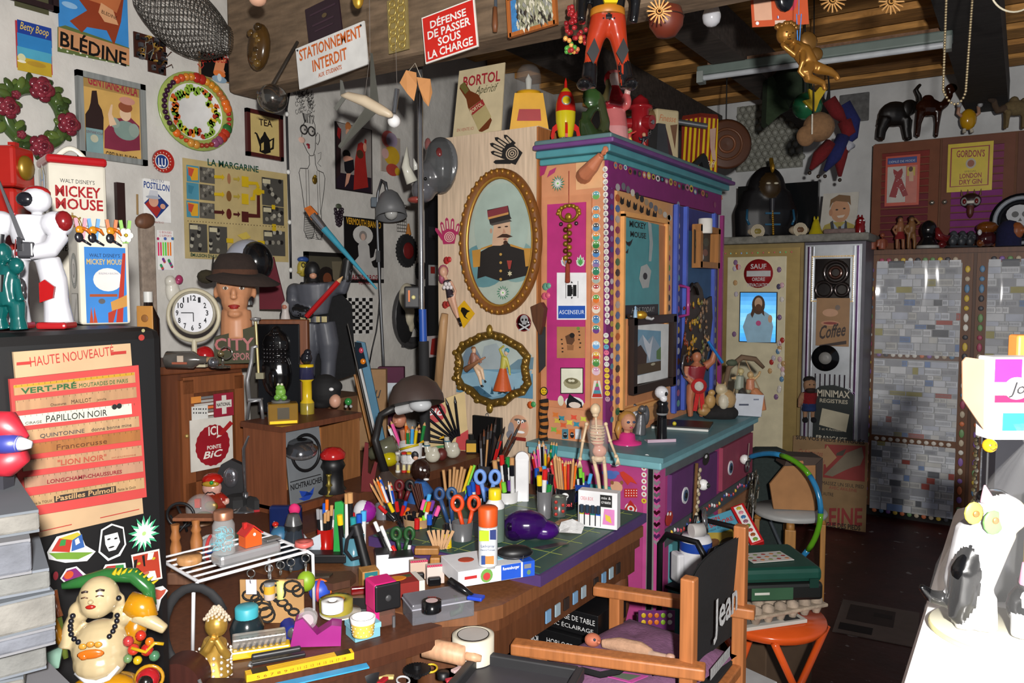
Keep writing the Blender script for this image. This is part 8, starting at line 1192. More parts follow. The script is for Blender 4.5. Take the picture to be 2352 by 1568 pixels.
O('dark_bottle','dark liquor bottle with a white cap and an orange label','bottle',345,842,KZ,'bottle',G_,lambda b:b.la([(23,0),(23,110),(10,140),(9,150)],'1a0c08',n=20),'cap',A_,lambda b:b.cyl((0,0,148),(0,0,172),10,'c8c8c4'),'label',A_,lambda b:b.box((2,-22,100),(36,4,80),'b8803a',1).ba((2,-24,112),(8,1,9),'8a5a2a',10));O('ship_bottle','clear bottle lying down with a little ship inside','bottle',425,846,KZ,'glass',G_,lambda b:b.tu([(-46,0,20),(-40,0,20),(20,0,20),(34,0,20),(52,0,20)],[10,20,20,9,8],'4a4642',16),'cork',M_,lambda b:b.cyl((50,0,20),(66,0,20),7,'8a6a48'),'ship',A_,lambda b:b.box((-4,-20,14),(34,2,5),'8a4a34').box((-2,-20,24),(14,2,14),'b0a090'))
O('red_bell_ball','shiny red and black ball bell beside the clock','bell',470,840,KZ,'x',G_,lambda b:b.ba((0,0,24),(22,20,22),'9a1418',14).cyl((0,0,0),(0,0,12),22,'15151a'));O('steel_ball','steel ball on a black stand in front of the plinth','ball',490,846,KZ,'x',C_,lambda b:b.ba((0,0,14),13,'8a8a8e',14));O('wire_flower','small silver wire flower on a round foot','ornament',512,844,KZ,'x',C_,lambda b:b.la([(18,0),(16,4),(3,6),(3,20)],'8a8880').rg((8,0,34),14,1.5,'8a8880').ba((-4,0,32),8,'a89a70',8))
for z0,c,l in((0,'4a1418','dark red book lying behind the mannequin'),(.035,'6a3a1a','brown leather book lying on the dark red one')):t=T('book',l,'book',(2.27,2.68,1.30+z0),R(-6));t.pt('cover',t.b().box((0,0,.017),(.17,.2,.034),c,.003),M_);t.pt('pages',t.b().box((.0,-.098,.017),(.16,.008,.026),'a89a80'),M_)
O('saint_figure','little white robed saint behind the caped figure','figurine',622,742,None,'x',A_,lambda b:(b.la([(16,0),(12,30),(8,50),(9,66),(0,76)],'b8b0ac',n=12).ba((0,-6,60),6,'a86a54',8),b.fuse(2,2))[1],d=3.2).root.location=(2.26,2.62,1.371);t=T('carton','grey carton carrying the two old books','carton',(2.27,2.68,RZ),0);t.so(t.b().box((0,0,.2295),(.16,.18,.459),'55504a'),M_);O('red_folder','dark red triangular folder behind the hat','folder',636,690,None,'x',M_,lambda b:b.pm([(-40,-20),(22,-20),(-6,100),(-40,90)],0,6,'5a1220'),d=3.42)
CD=(V((0,2.482,0)),R(-5));CDP=(V((1.83,2.49,0)),R(-5))
t=sg('pen_poster','white and red shop card ICI POINTE BIC on the cabinet door','card',436,966,536,1066,pl=CDP,back='c8c4bc',th=.004);pic(t,[('e',489,1022,40,48,'8a1420',40,0,.96),('t','ICI',479,1000,501,20,'d8d4cc',BD),('t','POINTE',476,1033,508,9,'d8d4cc',BD),('t','BiC',467,1054,512,16,'d8d4cc',dict(sh=.25,bold=.04)),('p',[(500,998),(528,966),(536,972),(510,1000)],'9a1c20'),('p',[(500,998),(510,1000),(497,1006)],'d0c8c0')])
t=sg('match_card','red and white card reading NATIONAL on the cabinet door','card',491,905,537,953,pl=CDP,back='8a1c30',th=.004);pic(t,[('r',509,908,520,951,'c8c4bc'),('r',496,921,532,938,'c8c4bc'),('t','NATIONAL',498,934,530,8,'2a1a1a',BD)])
t=sg('dice_sticker','sticker of two white dice on the cabinet glass','sticker',440,934,478,960,pl=CDP,back='c8c8c4',th=.002);pic(t,[('e',445+(i%3)*6+(16 if i>5 else 0),939+(i//3%2)*9,1.6,1.8,'15151a',8)for i in range(12)])
t=sg('bonbon_sticker','small orange lips sticker on the cabinet glass','sticker',439,912,462,924,pl=CDP,back='c8803a',th=.002)
O('leaning_poster','long red edged poster board leaning between the cupboard and cabinet','poster',398,1110,SZ,'board',M_,lambda b:b.pm([(-34,0),(20,0),(-20,220),(-40,220)],10,16,'6a2a24'),P_,M_,lambda b:b.pm([(-36,40),(-10,40),(-24,200),(-38,200)],8,9.5,'a89a80'))
O('red_tin','bright red round lidded tin on a dark stand','tin',434,1090,SZ,'tin',G_,lambda b:b.la([(31,30),(31,62),(28,66),(0,66)],'a0140c',n=24),'stand',A_,lambda b:b.cyl((0,0,0),(0,0,30),20,'222226'));pot('stick_cup','small rusty cup of skewers with red and pink beads',450,1148,SZ,12,26,'6a2a1a');pens('stick','the rusty cup',450,1146,SZ,'n443,1044 n452,1044 n476,1050 c436,1080 y430,1084 c456,1086 b426,1078 n440,1084',2,8)
for x,y in((441,1064),(451,1064),(471,1068)):O('red_bead',{441:'red bead threaded on the leftmost skewer',451:'red bead threaded on the second skewer',471:'red bead threaded on the tilted right skewer'}[x],'bead',x,y,None,'x',G_,lambda b:b.ba((0,0,0),(6,6,4),'a81414',8),d=dep(onz(450,1146,SZ)))
O('fortune_figure','glossy porcelain fortune god with a red hat and moustache','figurine',492,1172,SZ,'body',G_,lambda b:(b.la([(28,0),(32,16),(24,34),(18,42)],'7a2414',n=16).ba((-2,-4,54),(22,19,19),'c8988a',14).ba((32,-8,24),(8,8,8),'c8988a',8).tu([(18,-4,34),(32,-8,26)],[9,7],'8a1c14'),b.fuse(2,3))[1],'hat',G_,lambda b:b.ba((-2,0,72),(24,20,15),'a81c14',12).ba((0,-18,66),(20,6,7),'a8842a',10).ba((4,-22,70),5,'2a8a3a',8),'moustache',A_,lambda b:b.tu([(-10,-22,44),(-4,-24,49),(0,-25,48),(6,-24,49),(12,-22,44)],1.4,'15151a',5),'robe_trim','gold',lambda b:b.ba((4,-28,18),(16,6,12),'8a6a24',10))
O('chrome_mirror','grey arched stand with a shiny round convex mirror','mirror',540,1160,SZ,'stand',A_,lambda b:b.pm([(-46,0),(36,0),(30,60),(14,92),(-12,104),(-34,92),(-48,60)],10,26,'2a2a2c'),'mirror',C_,lambda b:b.ba((-12,8,62),(18,8,24),'a0a0a8',16));O('snow_globe','clear glass ball with a tiny red house inside','snow globe',462,1200,SZ+.045,'ball','film',lambda b:b.ba((0,0,34),33,'ffffff',20),'house',A_,lambda b:b.box((-6,0,46),(12,10,20),'b02a14').ba((6,0,16),(20,18,10),'5a5a3a',10),'base',W_,lambda b:b.la([(26,-2),(26,3),(0,3)],'6a4a30',n=16))
t=O('wooden_stand','rustic wooden stand with turned candle posts','stand',430,1340,SZ,'base',W_,lambda b:b.box((0,20,14),(84,60,28),'6a4a38',3),'post',W_,lambda b:b.la([(14,26),(11,34),(13,80),(9,96),(12,104),(8,118),(10,134)],'9a6234',(-30,14,0),14),'post',W_,lambda b:b.la([(14,26),(11,34),(14,96),(9,116),(12,122),(8,132),(10,146)],'9a6234',(18,14,0),14),'top',W_,lambda b:b.box((20,30,146),(110,40,8),'7a4a30',2))
O('wire_trivet','twisted black iron wire stand on the left desk','wire stand',416,1222,SZ+.045,'x',A_,lambda b:b.rg((0,0,40),28,3.4,'1a1a1c',20,'y',1.1).tu([(-24,0,40),(0,-6,4),(24,0,36)],3,'1a1a1c').tu([(10,8,0),(6,0,30),(-10,6,60)],3,'1a1a1c'));O('rope_ball','ball of striped multicoloured rope behind the jar','rope ball',486,1290,SZ,'x',K_,lambda b:b.ba((0,0,32),28,'8a8a90',14)and[b.rg((0,0,32),29,4,c,20,a)for c,a in(('b83a3a','x'),('c8a83a','y'),('3a5aa0','z'),('c8c8c8','y'))]and b)
A0,A1=onz(455,1335,SZ+.15),onz(706,1266,SZ+.15);t=T('wire_rack','white wire helper shelf standing on the side desk','rack',onz(470,1490,SZ),ma.atan2((A1-A0).y,(A1-A0).x));L_=(A1-A0).length;t.loc=V((A0.x,A0.y,SZ));hz=.15;b=t.b()
for i in range(7):b.cyl((0,i*.035,hz),(L_,i*.035,hz),.0028 if i else.004,'d0d0d4',n=6)
b.cyl((0,0,hz),(0,.21,hz),.004,'d0d0d4').cyl((L_,0,hz),(L_,.21,hz),.004,'d0d0d4');t.pt('shelf_wires',b,G_);
for x in(0,L_):
 for y in(0,.21):t.pt('leg',t.b().tu([(x,y,hz),(x+(.012 if x else-.012),y-.004 if not y else y,hz-.01),(x+(.016 if x else-.016),y,0)],.0042,'d0d0d4',8),G_)
RK=t;RW=lambda x,y,z:t.loc+Mx.Rotation(RK.yaw,3,'Z')@V((x,y,z));HZ=SZ+hz+.004
def onrack(name,label,cat,x,y,*pp):v=RK.loc+Mx.Rotation(RK.yaw,3,'Z')@V((x,y,hz+.004));q=T(name,label,cat,v,RK.yaw,dep(v)/F);[q.pt(pp[i],pp[i+2](q.b()),pp[i+1])for i in range(0,len(pp),3)]if len(pp)>3 else q.so(pp[2](q.b()),pp[1]);return q
onrack('metal_case','long flat brushed metal tin lying on the white rack','tin',.14,.05,'x',E_,lambda b:b.box((0,0,14),(150,52,28),'b4b4b6',8));
def oncase(name,label,cat,x,*pp):q=onrack(name,label,cat,x,.05,*pp);q.root.location.z+=29*q.k
oncase('clip_jar','glass jar of turquoise paper clips with a copper lid','jar',.085,'lid',E_,lambda b:b.la([(22,78),(22,94),(20,97),(0,97)],'a8745a',n=20),'glass','film',lambda b:b.la([(25,0),(25,64),(20,74),(20,80)],'ffffff',n=20),'clips',G_,lambda b:[b.rg((random.uniform(-14,14),random.uniform(-14,14),6+i*2.0),6,.9,'5ab0c0',8,random.choice('xyz'),1.8,4)for i in range(26)]and b)
oncase('toy_house','tiny orange wooden house with a red roof','toy house',.15,'walls',A_,lambda b:b.pm([(-20,0),(20,0),(20,26),(0,44),(-20,26)],-16,16,'c8501a'),'roof',A_,lambda b:b.pm([(-22,26),(0,46),(0,50),(-24,28)],-18,18,'a8201c').pm([(22,26),(0,46),(0,50),(24,28)],-18,18,'b0261f').box((-10,6,46),(8,8,14),'a8201c'),'window',A_,lambda b:b.ba((2,-17,28),(4,1,4),'d0d0c8',8));oncase('steel_grater','little embossed metal plate beside the toy house','plate',.205,'x',E_,lambda b:b.box((0,0,2),(36,26,4),'8a8a8a',1))
onrack('donut_stamp','pink wooden ring knob at the right end of the rack','knob',.275,.02,'x',A_,lambda b:b.la([(10,0),(22,6),(20,16),(10,12),(0,10)],'b85a54',n=18));onrack('wooden_disc','pale round wooden lid behind the metal tin','lid',.035,.12,'x',W_,lambda b:b.la([(26,0),(28,8),(26,16),(0,17)],'b08050',n=20))
for i,(x,l)in enumerate(((.12,'silver key ring with a purple playing card tag'),(.165,'key ring with a small cream and yellow jar'),(.195,'key ring with a tiny pale yellow drum'),(.222,'key ring with a grey padlock'),(.262,'key ring with a smooth lime green ball'))):
 v=RK.loc+Mx.Rotation(RK.yaw,3,'Z')@V((x,-.007,hz));q=T('key_ring',l,'key ring',v,CY,dep(v)/F,'key rings hanging from the rack');q.pt('ring',q.b().rg((0,0,-12),9,1.4,'9a9a98',14).rg((0,0,-28),7,1.2,'9a9a98',12,'x'),C_)
 q.pt('charm',(lambda b:b.box((0,0,-44),(24,2,34),'c8c0d0')if i==0 else b.la([(12,-84),(13,-70,'c8982a'),(12,-52,'7a7a7a'),(12,-46),(0,-46)],'b8a8a0')if i==1 else b.la([(10,-90),(11,-48),(0,-46)],'b8b870')if i==2 else b.box((0,0,-64),(24,10,26),'6a6258',2)if i==3 else b.ba((0,0,-66),(21,20,24),'7a9a1f',16).cyl((0,0,-44),(0,0,-32),2,'999'))(q.b()),A_)
O('pattern_board','ochre board printed with bold black curving shapes under the rack','board',610,1452,SZ,'board',M_,lambda b:b.box((0,54,52),(150,4,104),'a07a4c'),'pattern',M_,lambda b:[b.rg((-60+(i*37)%124,51,16+(i*29)%76),8+(i%3)*5,3,'15120f',12,'y',1+(i%2)*.5,5)for i in range(14)]and b)
O('headphone_band','thick black padded headband arching on the side desk','headband',470,1528,SZ,'x',M_,lambda b:b.tu([(-24+72*ma.cos(a/10)*.95,20-a*.6,84+96*ma.sin(a/10))for a in range(4,44,3)],11,'1c1c1e',10,flat=.6))
O('gold_monkey_girl','gold and silver beaded figurine resting its chin on its hands','figurine',494,1560,SZ,'body','gold',lambda b:(b.ba((6,0,128),(26,24,28),'a8843a',14).tu([(0,8,90),(-8,8,50),(0,4,4)],[26,34,40],'a8843a',14).tu([(34,-10,60),(26,-24,84),(14,-24,106)],[11,10,8],'a8843a').tu([(-24,-10,60),(-6,-24,84),(6,-24,106)],[11,10,8],'a8843a'),b.fuse(2.6,3))[1],'beaded_hair',G_,lambda b:[b.ba((6+29*ma.cos(i*2.4)*(1-i/74),4+20*ma.sin(i*2.4)*(1-i/74),140+i*.5),4.5,'b0a08c',6)for i in range(60)]and b,'beaded_dress',G_,lambda b:[b.ba((-4+38*ma.cos(i*.45-2.6),6+40*ma.sin(i*.45-2.6),8+(i//14)*14),4,'b8b0a8',6)for i in range(70)]and b)
O('lidded_jar','dark jar of turquoise clips with a turquoise lid','jar',568,1468,SZ,'jar',G_,lambda b:b.la([(36,0),(38,30),(30,50),(24,56)],'1a2428',n=20),'lid',A_,lambda b:b.la([(26,54),(26,76),(23,79),(0,79)],'3a9aa8',n=22));
O('drill_bit_box','yellow and clear box of drill bits lying at an angle','box',598,1512,SZ,'tray',G_,lambda b:b.box((0,24,10),(136,34,20),'c8a01a',4),'lid','clear',lambda b:b.box((0,44,30),(120,40,22),'c0b8b0',3),'bits',C_,lambda b:[b.cyl((-48+i*13,12,22),(-40+i*13,40,30),3,'a8a8ac',n=6)for i in range(8)]and b,yaw=20)
O('blue_torch','short blue torch with a silver LED face','torch',666,1468,SZ,'body',A_,lambda b:b.cyl((-14,30,22),(4,0,16),18,'1a2470',r2=19),'face',C_,lambda b:b.ba((5,-2,16),(13,5,13),'a8a8ac',12));O('tape_dispenser','magenta tape dispenser with a sloping front','tape dispenser',722,1480,SZ,'body',A_,lambda b:b.pm([(-52,6),(60,0),(62,46),(40,50),(8,30),(-24,70),(-40,64)],-18,22,'8a1f70'),'reel','film',lambda b:b.la([(22,-10),(22,10)],'ffffff',(-14,2,62),18,(0,1,0)),'roll',A_,lambda b:b.la([(14,-9),(14,9)],'9a8a90',(-14,2,62),18,(0,1,0)),yaw=10)
O('plate','white saucer with an orange pattern under the tape rolls','plate',782,1410,SZ+.022,'x',G_,lambda b:b.la([(28,-4),(46,4),(47,6),(28,0),(0,0)],'c8c4b8',n=28));O('plate_stand','dark mesh desk tray under the saucer','tray',800,1416,SZ,'x',A_,lambda b:b.box((0,40,8),(130,70,14),'2a2a2c',2));O('tape_roll','clear yellowish tape roll lying on the saucer','tape',772,1402,SZ+.025,'tape',G_,lambda b:b.la([(38,0),(38,28),(20,28),(20,0)],'8a8030',n=28),'core',A_,lambda b:b.la([(20,1),(20,27)],'b8741a',n=20));O('tape_roll','white tape roll on top of the clear one','tape',764,1402,SZ+.025+28*dep(onz(772,1402,SZ))/F,'x',A_,lambda b:b.la([(25,0),(25,24),(9,24),(9,0)],'d4d4d4',n=28))
O('striped_ball','blue ball with red and orange stripes under the plaque','ball',728,1392,SZ,'x',A_,lambda b:b.ba((0,30,26),26,'2a4ab0',16).rg((0,30,26),24,4,'b83a4a',20,'x').rg((0,30,26),24,4,'c8641a',20,'y'));O('gift_box','small pale blue cardboard gift box','box',838,1462,SZ,'box',M_,lambda b:b.box((0,10,12),(62,54,24),'6aa0b0',1),'lid',M_,lambda b:b.box((0,10,28),(66,58,12),'7ab0c0',1),yaw=35)
O('ramekin','little white and yellow dotted ramekin standing on the pale blue box','ramekin',834,1456,SZ+.037,'dish',G_,lambda b:b.la([(24,0,'c8b050'),(28,30,'d4d4d4'),(29,42),(25,42),(22,12),(0,12)],'c8b050',n=28),'dots',G_,lambda b:[b.ba(((24.6+r_*1.2)*ma.sin(i*.5+r_*.25),-(24.6+r_*1.2)*ma.cos(i*.5+r_*.25),5+r_*9),1.5,'ddd',5)for r_ in range(3)for i in range(-3,4)]and b);t=O('desk_sharpener','bright pink crank pencil sharpener with a black face plate','sharpener',884,1440,SZ,'body',A_,lambda b:b.box((0,20,74),(56,60,66),'c81f70',4).box((-20,20,22),(14,50,44),'c81f70',2),'drawer','clear',lambda b:b.box((4,18,24),(40,48,40),'a88070',2),'shavings','rough',lambda b:b.box((4,18,18),(36,44,28),'9a5a44',6),'face_plate',A_,lambda b:b.box((2,-14,76),(62,6,62),'141416',4).ba((2,-18,74),(8,3,8),'3a3a3c',10),'clamp',E_,lambda b:b.cyl((18,-10,0),(18,-10,26),4,'77777a'),yaw=32)
t=ST('match_box','big box of matches with a fire picture','matchbox',930,1372,DZ,yaw=26);t.pt('drawer',t.b().box((0,30,17),(96,66,34),'c8c4bc',1),M_);t.pt('sleeve',t.b().box((-6,30,17),(80,67.5,36),'7a1a14',1),M_,label='dark red sleeve');t.pt('picture',t.b().ba((-10,34,35.4),(26,18,.6),'c8781a',12).box((16,40,35.2),(24,16,.6),'3a4a2a'),A_)
O('organiser_box','clear plastic organiser box on the front of the desk','box',1020,1428,DZ,'box','clear',lambda b:b.box((0,40,26),(150,80,50),'b0b0b8',3),'lid_edge',G_,lambda b:b.box((0,40,40),(153,83,3),'9a9aa4'),'contents',A_,lambda b:b.tu([(20,20,10),(44,20,14),(50,20,30),(30,20,38)],8,'6a8a6a').box((-40,30,10),(50,30,12),'4a4a5a'),yaw=24);O('tape_roll','roll of black insulating tape on the clear organiser','tape',992,1402,DZ+.062,'tape',G_,lambda b:b.la([(22,0),(22,24),(9,24),(9,0)],'0c0c0e',n=24),'label',A_,lambda b:b.la([(14,24.2),(0,24.4)],'b8a0a0',n=20).wo('tesa',(-10,-6,24.8),20,8,'a01c1c',m=Mx.Translation((0,0,24.8))@Mx.Rotation(R(-90),4,'X')@Mx.Translation((0,0,-24.8))))
O('folding_rule','yellow folding rule lying along the front of the side desk','rule',694,1540,SZ,'leaves',A_,lambda b:[b.box((0,i*5+4,8),(244,4.4,16),'c8981a' if i%2 else 'd0a41c')for i in range(5)]and b,'hinge',E_,lambda b:[b.box((x,14,16.4),(34,24,1),'4a3a14')for x in(-92,98)]and b,'numbers',A_,lambda b:[b.wo(str(i+5),(-100+i*15,1.4,4),7,6,'6a3a14')for i in range(14)]and b,yaw=27);O('plastic_ruler','pale blue plastic ruler under the yellow folding rule','ruler',730,1550,SZ,'x',G_,lambda b:b.box((0,-10,1.5),(230,24,3),'3a90c0'),yaw=27);O('stapler','black and grey stapler lying below the drill bit box','stapler',640,1516,SZ,'base',A_,lambda b:b.box((0,2,4),(120,18,8),'1a1a1c',2),'arm',A_,lambda b:b.box((-4,2,18),(110,14,12),'222224',4),'plate',E_,lambda b:b.tu([(-60,-4,10),(-66,-8,4),(-58,-10,2)],4,'8a8a8a'),yaw=24)
O('card_shuffler','dark wooden hand cranked box with a curved lid','box',440,1600,SZ,'base',W_,lambda b:b.box((20,0,14),(190,90,28),'3a1f14',12),'drum',W_,lambda b:b.la([(54,-34),(54,34)],'36160f',(-24,10,36),24,(0,1,0)),'crank',E_,lambda b:b.tu([(36,-44,64),(46,-48,44),(56,-56,40)],4,'8a8a8c').ba((58,-58,40),7,'8a8a8c',8))
O('blue_bauble','matt blue ball with a red knob','ball',638,1282,SZ+.03,'ball',A_,lambda b:b.ba((0,20,46),23,'2a5a7a',16),'knob',G_,lambda b:b.ba((-10,20,74),(8,8,6),'a82018',8).cyl((-8,20,66),(-9,20,72),4,'b08a5a'),'foot',A_,lambda b:b.cyl((0,20,-26),(0,20,26),12,'333'));O('plastic_grinder','clear and blue plastic jar with a black neck','jar',676,1300,SZ,'body',G_,lambda b:b.la([(30,0),(28,50),(20,84),(21,88)],'2a3038',n=12),'neck',A_,lambda b:b.cyl((0,0,86),(0,0,98),21,'141416'),'top','clear',lambda b:b.la([(20,98),(14,118),(12,122),(0,122)],'8a8a8c',n=12));O('blue_tin','dark blue tin with white stars behind the clear jar','tin',652,1248,SZ,'tin',G_,lambda b:b.box((0,20,42),(74,20,84),'14204a',6),'trim',G_,lambda b:b.ba((-24,9,40),(3,1,10),'9ab0d0',6).ba((20,9,60),(8,1,6),'a03040',6))
O('map_card','faded greenish card lying behind the jar of clips','card',556,1240,SZ+.03,'x',M_,lambda b:b.pm([(-86,0),(30,-20),(60,30),(-40,50)],0,3,'5a6454','xy'));O('pale_paper','stack of white folded papers under the greenish card','papers',580,1262,SZ,'x',M_,lambda b:b.pm([(-60,-10),(50,-24),(66,24),(-30,40)],0,24,'b4b4b0','xy'))
for px,c,l in((708,'b0b8c0','folded white and blue paper boat beside the red cup'),(690,'c01f60','pink plastic toy behind the white paper boat')):O('paper_boat' if px>700 else 'pink_toy',l,'toy',px,1280,SZ,'x',M_,(lambda b:b.pm([(-26,0),(24,0),(38,60),(0,40),(-40,90)],0,6,c))if px>700 else(lambda b:b.ba((-20,30,104),(14,10,14),c,10).cyl((-16,30,0),(-18,30,92),6,c)))
O('wooden_blocks','fan of flat wooden pencil blocks by the glue tube','blocks',1000,1300,DZ,'block',W_,lambda b:b.box((-20,10,34),(56,22,16),'9a6a34',3),'block',W_,lambda b:b.box((20,4,12),(64,24,20),'a8743a',3),'sticks',W_,lambda b:[b.box((-10+i*8,20,56),(7,3,46),'b89068',0,0,0,-20+i*9)for i in range(6)]and b)
for px,py,l,c in((962,1330,'stack of pink and white matchbooks','b8a090'),(1000,1340,'row of red topped matchbooks in a black holder','c0b0a8')):O('matchbook',l,'matchbook',px,py,DZ,'card',M_,lambda b:b.box((0,6,22),(40,26,40),c,1),'tips',M_,lambda b:[b.ba((-17+i*5,-6,44),3,'b83a5a',6)for i in range(8)]and b,'holder',G_,lambda b:b.box((-4,-10,10),(30,16,20),'101012',4),yaw=14)
O('correction_pen','black and blue fabric pen lying across the organiser','pen',1070,1372,DZ+.06,'body',G_,lambda b:b.tu([(-46,10,30),(-16,6,18),(16,0,6)],[10,10,6],'121214'),'tip',A_,lambda b:b.box((26,-2,5),(36,24,8),'1f3fb0',2),yaw=-20)
O('utility_knife','grey and yellow utility knife beside the stepped box','knife',906,1342,DZ,'body',A_,lambda b:b.box((0,10,8),(70,20,14),'2a2a2c',4),'panel',A_,lambda b:b.box((-4,10,16),(40,14,3),'c8a81a',1),yaw=30)
O('styling_head','blond doll styling head on a pink base','doll',1440,1018,CZ,'base',G_,lambda b:b.la([(34,0),(33,5),(20,8),(18,22),(10,26)],'c8347a',n=24),'head',A_,lambda b:(b.ba((2,-2,50),(18,18,21),'c08a6c',14).cyl((0,0,20),(0,0,34),8,'c08a6c').ba((8,-18,46),(3,4,3),'c08a6c',6),b.fuse(1.8,2))[1],'hair',A_,lambda b:b.ba((0,5,57),(21,18,18),'a87a3a',12).tu([(-15,4,50),(-21,2,30),(-18,0,12)],[8,8,4],'a87a3a'),'eye',G_,lambda b:b.ba((0,-19,52),(4,2,3),'2a3a5a',8),'eye',G_,lambda b:b.ba((13,-17,52),(4,2,3),'2a3a5a',8),'lips',G_,lambda b:b.ba((7,-19,40),(4,2,2),'b03a5a',8))
O('silver_angel','silver winged kneeling angel behind the styling head','figurine',1468,998,CZ,'x',E_,lambda b:(b.tu([(0,0,0),(2,0,26),(4,0,48)],[16,14,8],'77777a').ba((6,-2,60),9,'77777a',8).ba((-10,6,46),(10,6,26),'6a6a6e',10).ba((16,6,44),(9,6,24),'6a6a6e',10),b.fuse(2,2))[1]);O('skull_grinder','black turned stick with a white skull knob in a pink tray','grinder',1520,1012,CZ+.003,'body',G_,lambda b:b.la([(12,0),(11,50),(10,60,'8a8a8a'),(13,62,'8a8a8a'),(13,65,'101012'),(15,72),(12,82),(14,88),(8,94)],'101012',n=18),'skull',G_,lambda b:(b.ba((-2,0,112),(16,16,15),'d0d0d4',12).ba((2,-6,98),(9,9,8),'d0d0d4',8),b.fuse(1.6,2))[1],'eye_socket',M_,lambda b:b.ba((6,-13,110),(4,3,5),'111',8));O('pink_tray','small pale pink square tray','tray',1516,1014,CZ,'x',A_,lambda b:b.box((0,6,1.2),(62,30,2.4),'b8a0b0',.8).box((0,-10,4),(68,4,7),'b8a0b0'),yaw=10)
O('black_book','black covered sketchbook lying open ended on the counter','book',1566,982,CZ,'cover',A_,lambda b:b.box((0,10,7),(130,90,4),'0e0e10'),'pages',M_,lambda b:b.box((0,8,3),(126,88,5),'c8c8c4'),'sweets',G_,lambda b:b.ba((-40,-14,14),4,'8ab04a',8).ba((-14,-20,12),5,'c8b83a',8),yaw=-20)
t=O('action_figure','muscular toy man in a dark red swimsuit raising one arm','toy figure',1598,960,CZ);b=t.b();sk,rd='a8684a','7a1420'
b.ba((0,0,142),(11,12,14),sk,12).tu([(-1,0,120),(-2,0,100),(-1,0,76)],[24,21,16],rd,14,flat=.65).tu([(0,0,128),(0,0,120)],[8,16],sk).tu([(-22,0,120),(-24,0,98),(-8,-12,80)],[10,8,6],sk).tu([(20,0,120),(36,0,132),(42,0,160)],[10,8,5],sk).tu([(-10,0,76),(-14,0,40),(-12,0,4)],[12,9,6],sk).tu([(8,0,76),(12,0,40),(14,0,4)],[12,9,6],sk);b.fuse(2,3);t.pt('body',b,A_);t.pt('hair',t.b().ba((0,3,150),(11,11,9),'15100e',10),A_);t.pt('rosette',t.b().la([(18,0),(18,3),(0,3)],'b02020',(2,-16,76),14,(0,-1,0)).ba((2,-19,76),(11,2,11),'b8b4ac',12),K_);t.pt('ribbon',t.b().box((-3,-16,42),(9,2,46),'b82424',0,0,0,8).box((10,-16,42),(9,2,46),'b82424',0,0,0,-6),K_,label='red ribbon tails');T_=T('blue_pencil','blue pencil held aloft by the toy man','pencil',t.loc,CY,t.k);T_.pt('barrel',T_.b().cyl((58,-6,128),(24,-6,178),3.4,'1f6ab0',n=6,sm=False),G_);T_.pt('point',T_.b().cyl((24,-6,178),(19,-6,186),3.4,'b08a5a',r2=.6,n=6),M_)
O('cats_statue','resin cat and kittens sitting on a dark rock','figurine',1655,960,CZ,'rock','rough',lambda b:(b.ba((4,0,12),(38,26,20),'1c1a1a',12).ba((-24,-4,10),(20,18,14),'1c1a1a',10),b.fuse(3,1))[1],'cat',A_,lambda b:(b.ba((10,-4,44),(24,18,24),'a88a60',14).ba((-2,-8,68),(14,13,13),'b8a888',12).cyl((-10,-8,76),(-12,-8,86),4,'a88a60',r2=1).cyl((6,-8,78),(8,-8,86),4,'a88a60',r2=1).ba((2,-16,40),(12,10,18),'c0b8a4',10),b.fuse(2,2))[1],'kitten',A_,lambda b:(b.ba((-26,-6,40),(13,11,18),'a88450',10).ba((-24,-10,60),(9,8,8),'a88450',8),b.fuse(2,2))[1],'kitten',A_,lambda b:(b.ba((-40,-10,18),(16,10,12),'a07a48',10).ba((-40,-14,30),(8,8,7),'a07a48',8),b.fuse(2,2))[1])
t=O('couple_swing','resin couple sitting on a swing under a twisted branch arch','figurine',1708,944,CZ,'arch',M_,lambda b:b.tu([(-46,0,0),(-46,0,50),(-36,0,100),(-6,0,124),(24,0,120),(44,0,100)],[8,6,6,7,6,4],'6a5440').ba((-30,-4,112),(14,8,8),'4a5240',8),'ropes',M_,lambda b:b.cyl((-10,0,122),(-24,0,40),1.4,'9a8060').cyl((0,0,122),(36,0,50),1.4,'9a8060'),'couple',A_,lambda b:(b.ba((-8,0,92),8,'b8a878',10).tu([(-10,0,82),(-12,0,50)],[10,12],'8a8f80').tu([(-10,-8,48),(-4,-16,40),(6,-18,16)],[9,8,4],'3a3834').ba((14,0,84),8,'b8986a',10).tu([(14,0,74),(14,0,50)],[9,11],'b87858').tu([(20,-4,48),(30,-12,36),(34,-14,4)],[12,13,14],'b87850').tu([(22,0,72),(32,-4,84),(36,0,92)],3.4,'b8986a').tu([(-16,0,78),(-30,-2,76)],3.4,'b8986a'),b.fuse(2,2))[1]);t=O('postcard','white printed card leaning against the swing couple','card',1716,956,CZ,'card',M_,lambda b:b.pm([(-32,4),(30,0),(36,50),(-28,54)],-6,-4,'b8bcc4'),P_,M_,lambda b:b.box((-10,-6.6,28),(22,.6,4),'4a5060').box((18,-6.6,40),(12,.6,3),'6a7080'))
KB=(V((0,1.07,0)),0.0);t=WL('key_bunch','big bunch of old keys hanging from the far drawer knob','keys',KB,1716,1110);rn=random.Random(4);t.pt('ring',t.b().rg((0,0,40),12,2,'5a5a5c',14),E_)
for i in range(26):a=rn.uniform(-.5,.5)*1.6;l=rn.uniform(20,44);x,z=rn.uniform(-26,30),rn.uniform(-50,30);t.pt('key',t.b().cyl((x,-6-i*.5,z),(x+l*ma.sin(a),-6-i*.5,z-l*ma.cos(a)),2,['4a4438','6a6458','8a8a86'][i%3],n=5).ba((x,-6-i*.5,z),(6,1.6,6),['4a4438','6a6458','a8a8a4'][i%3],8),E_)
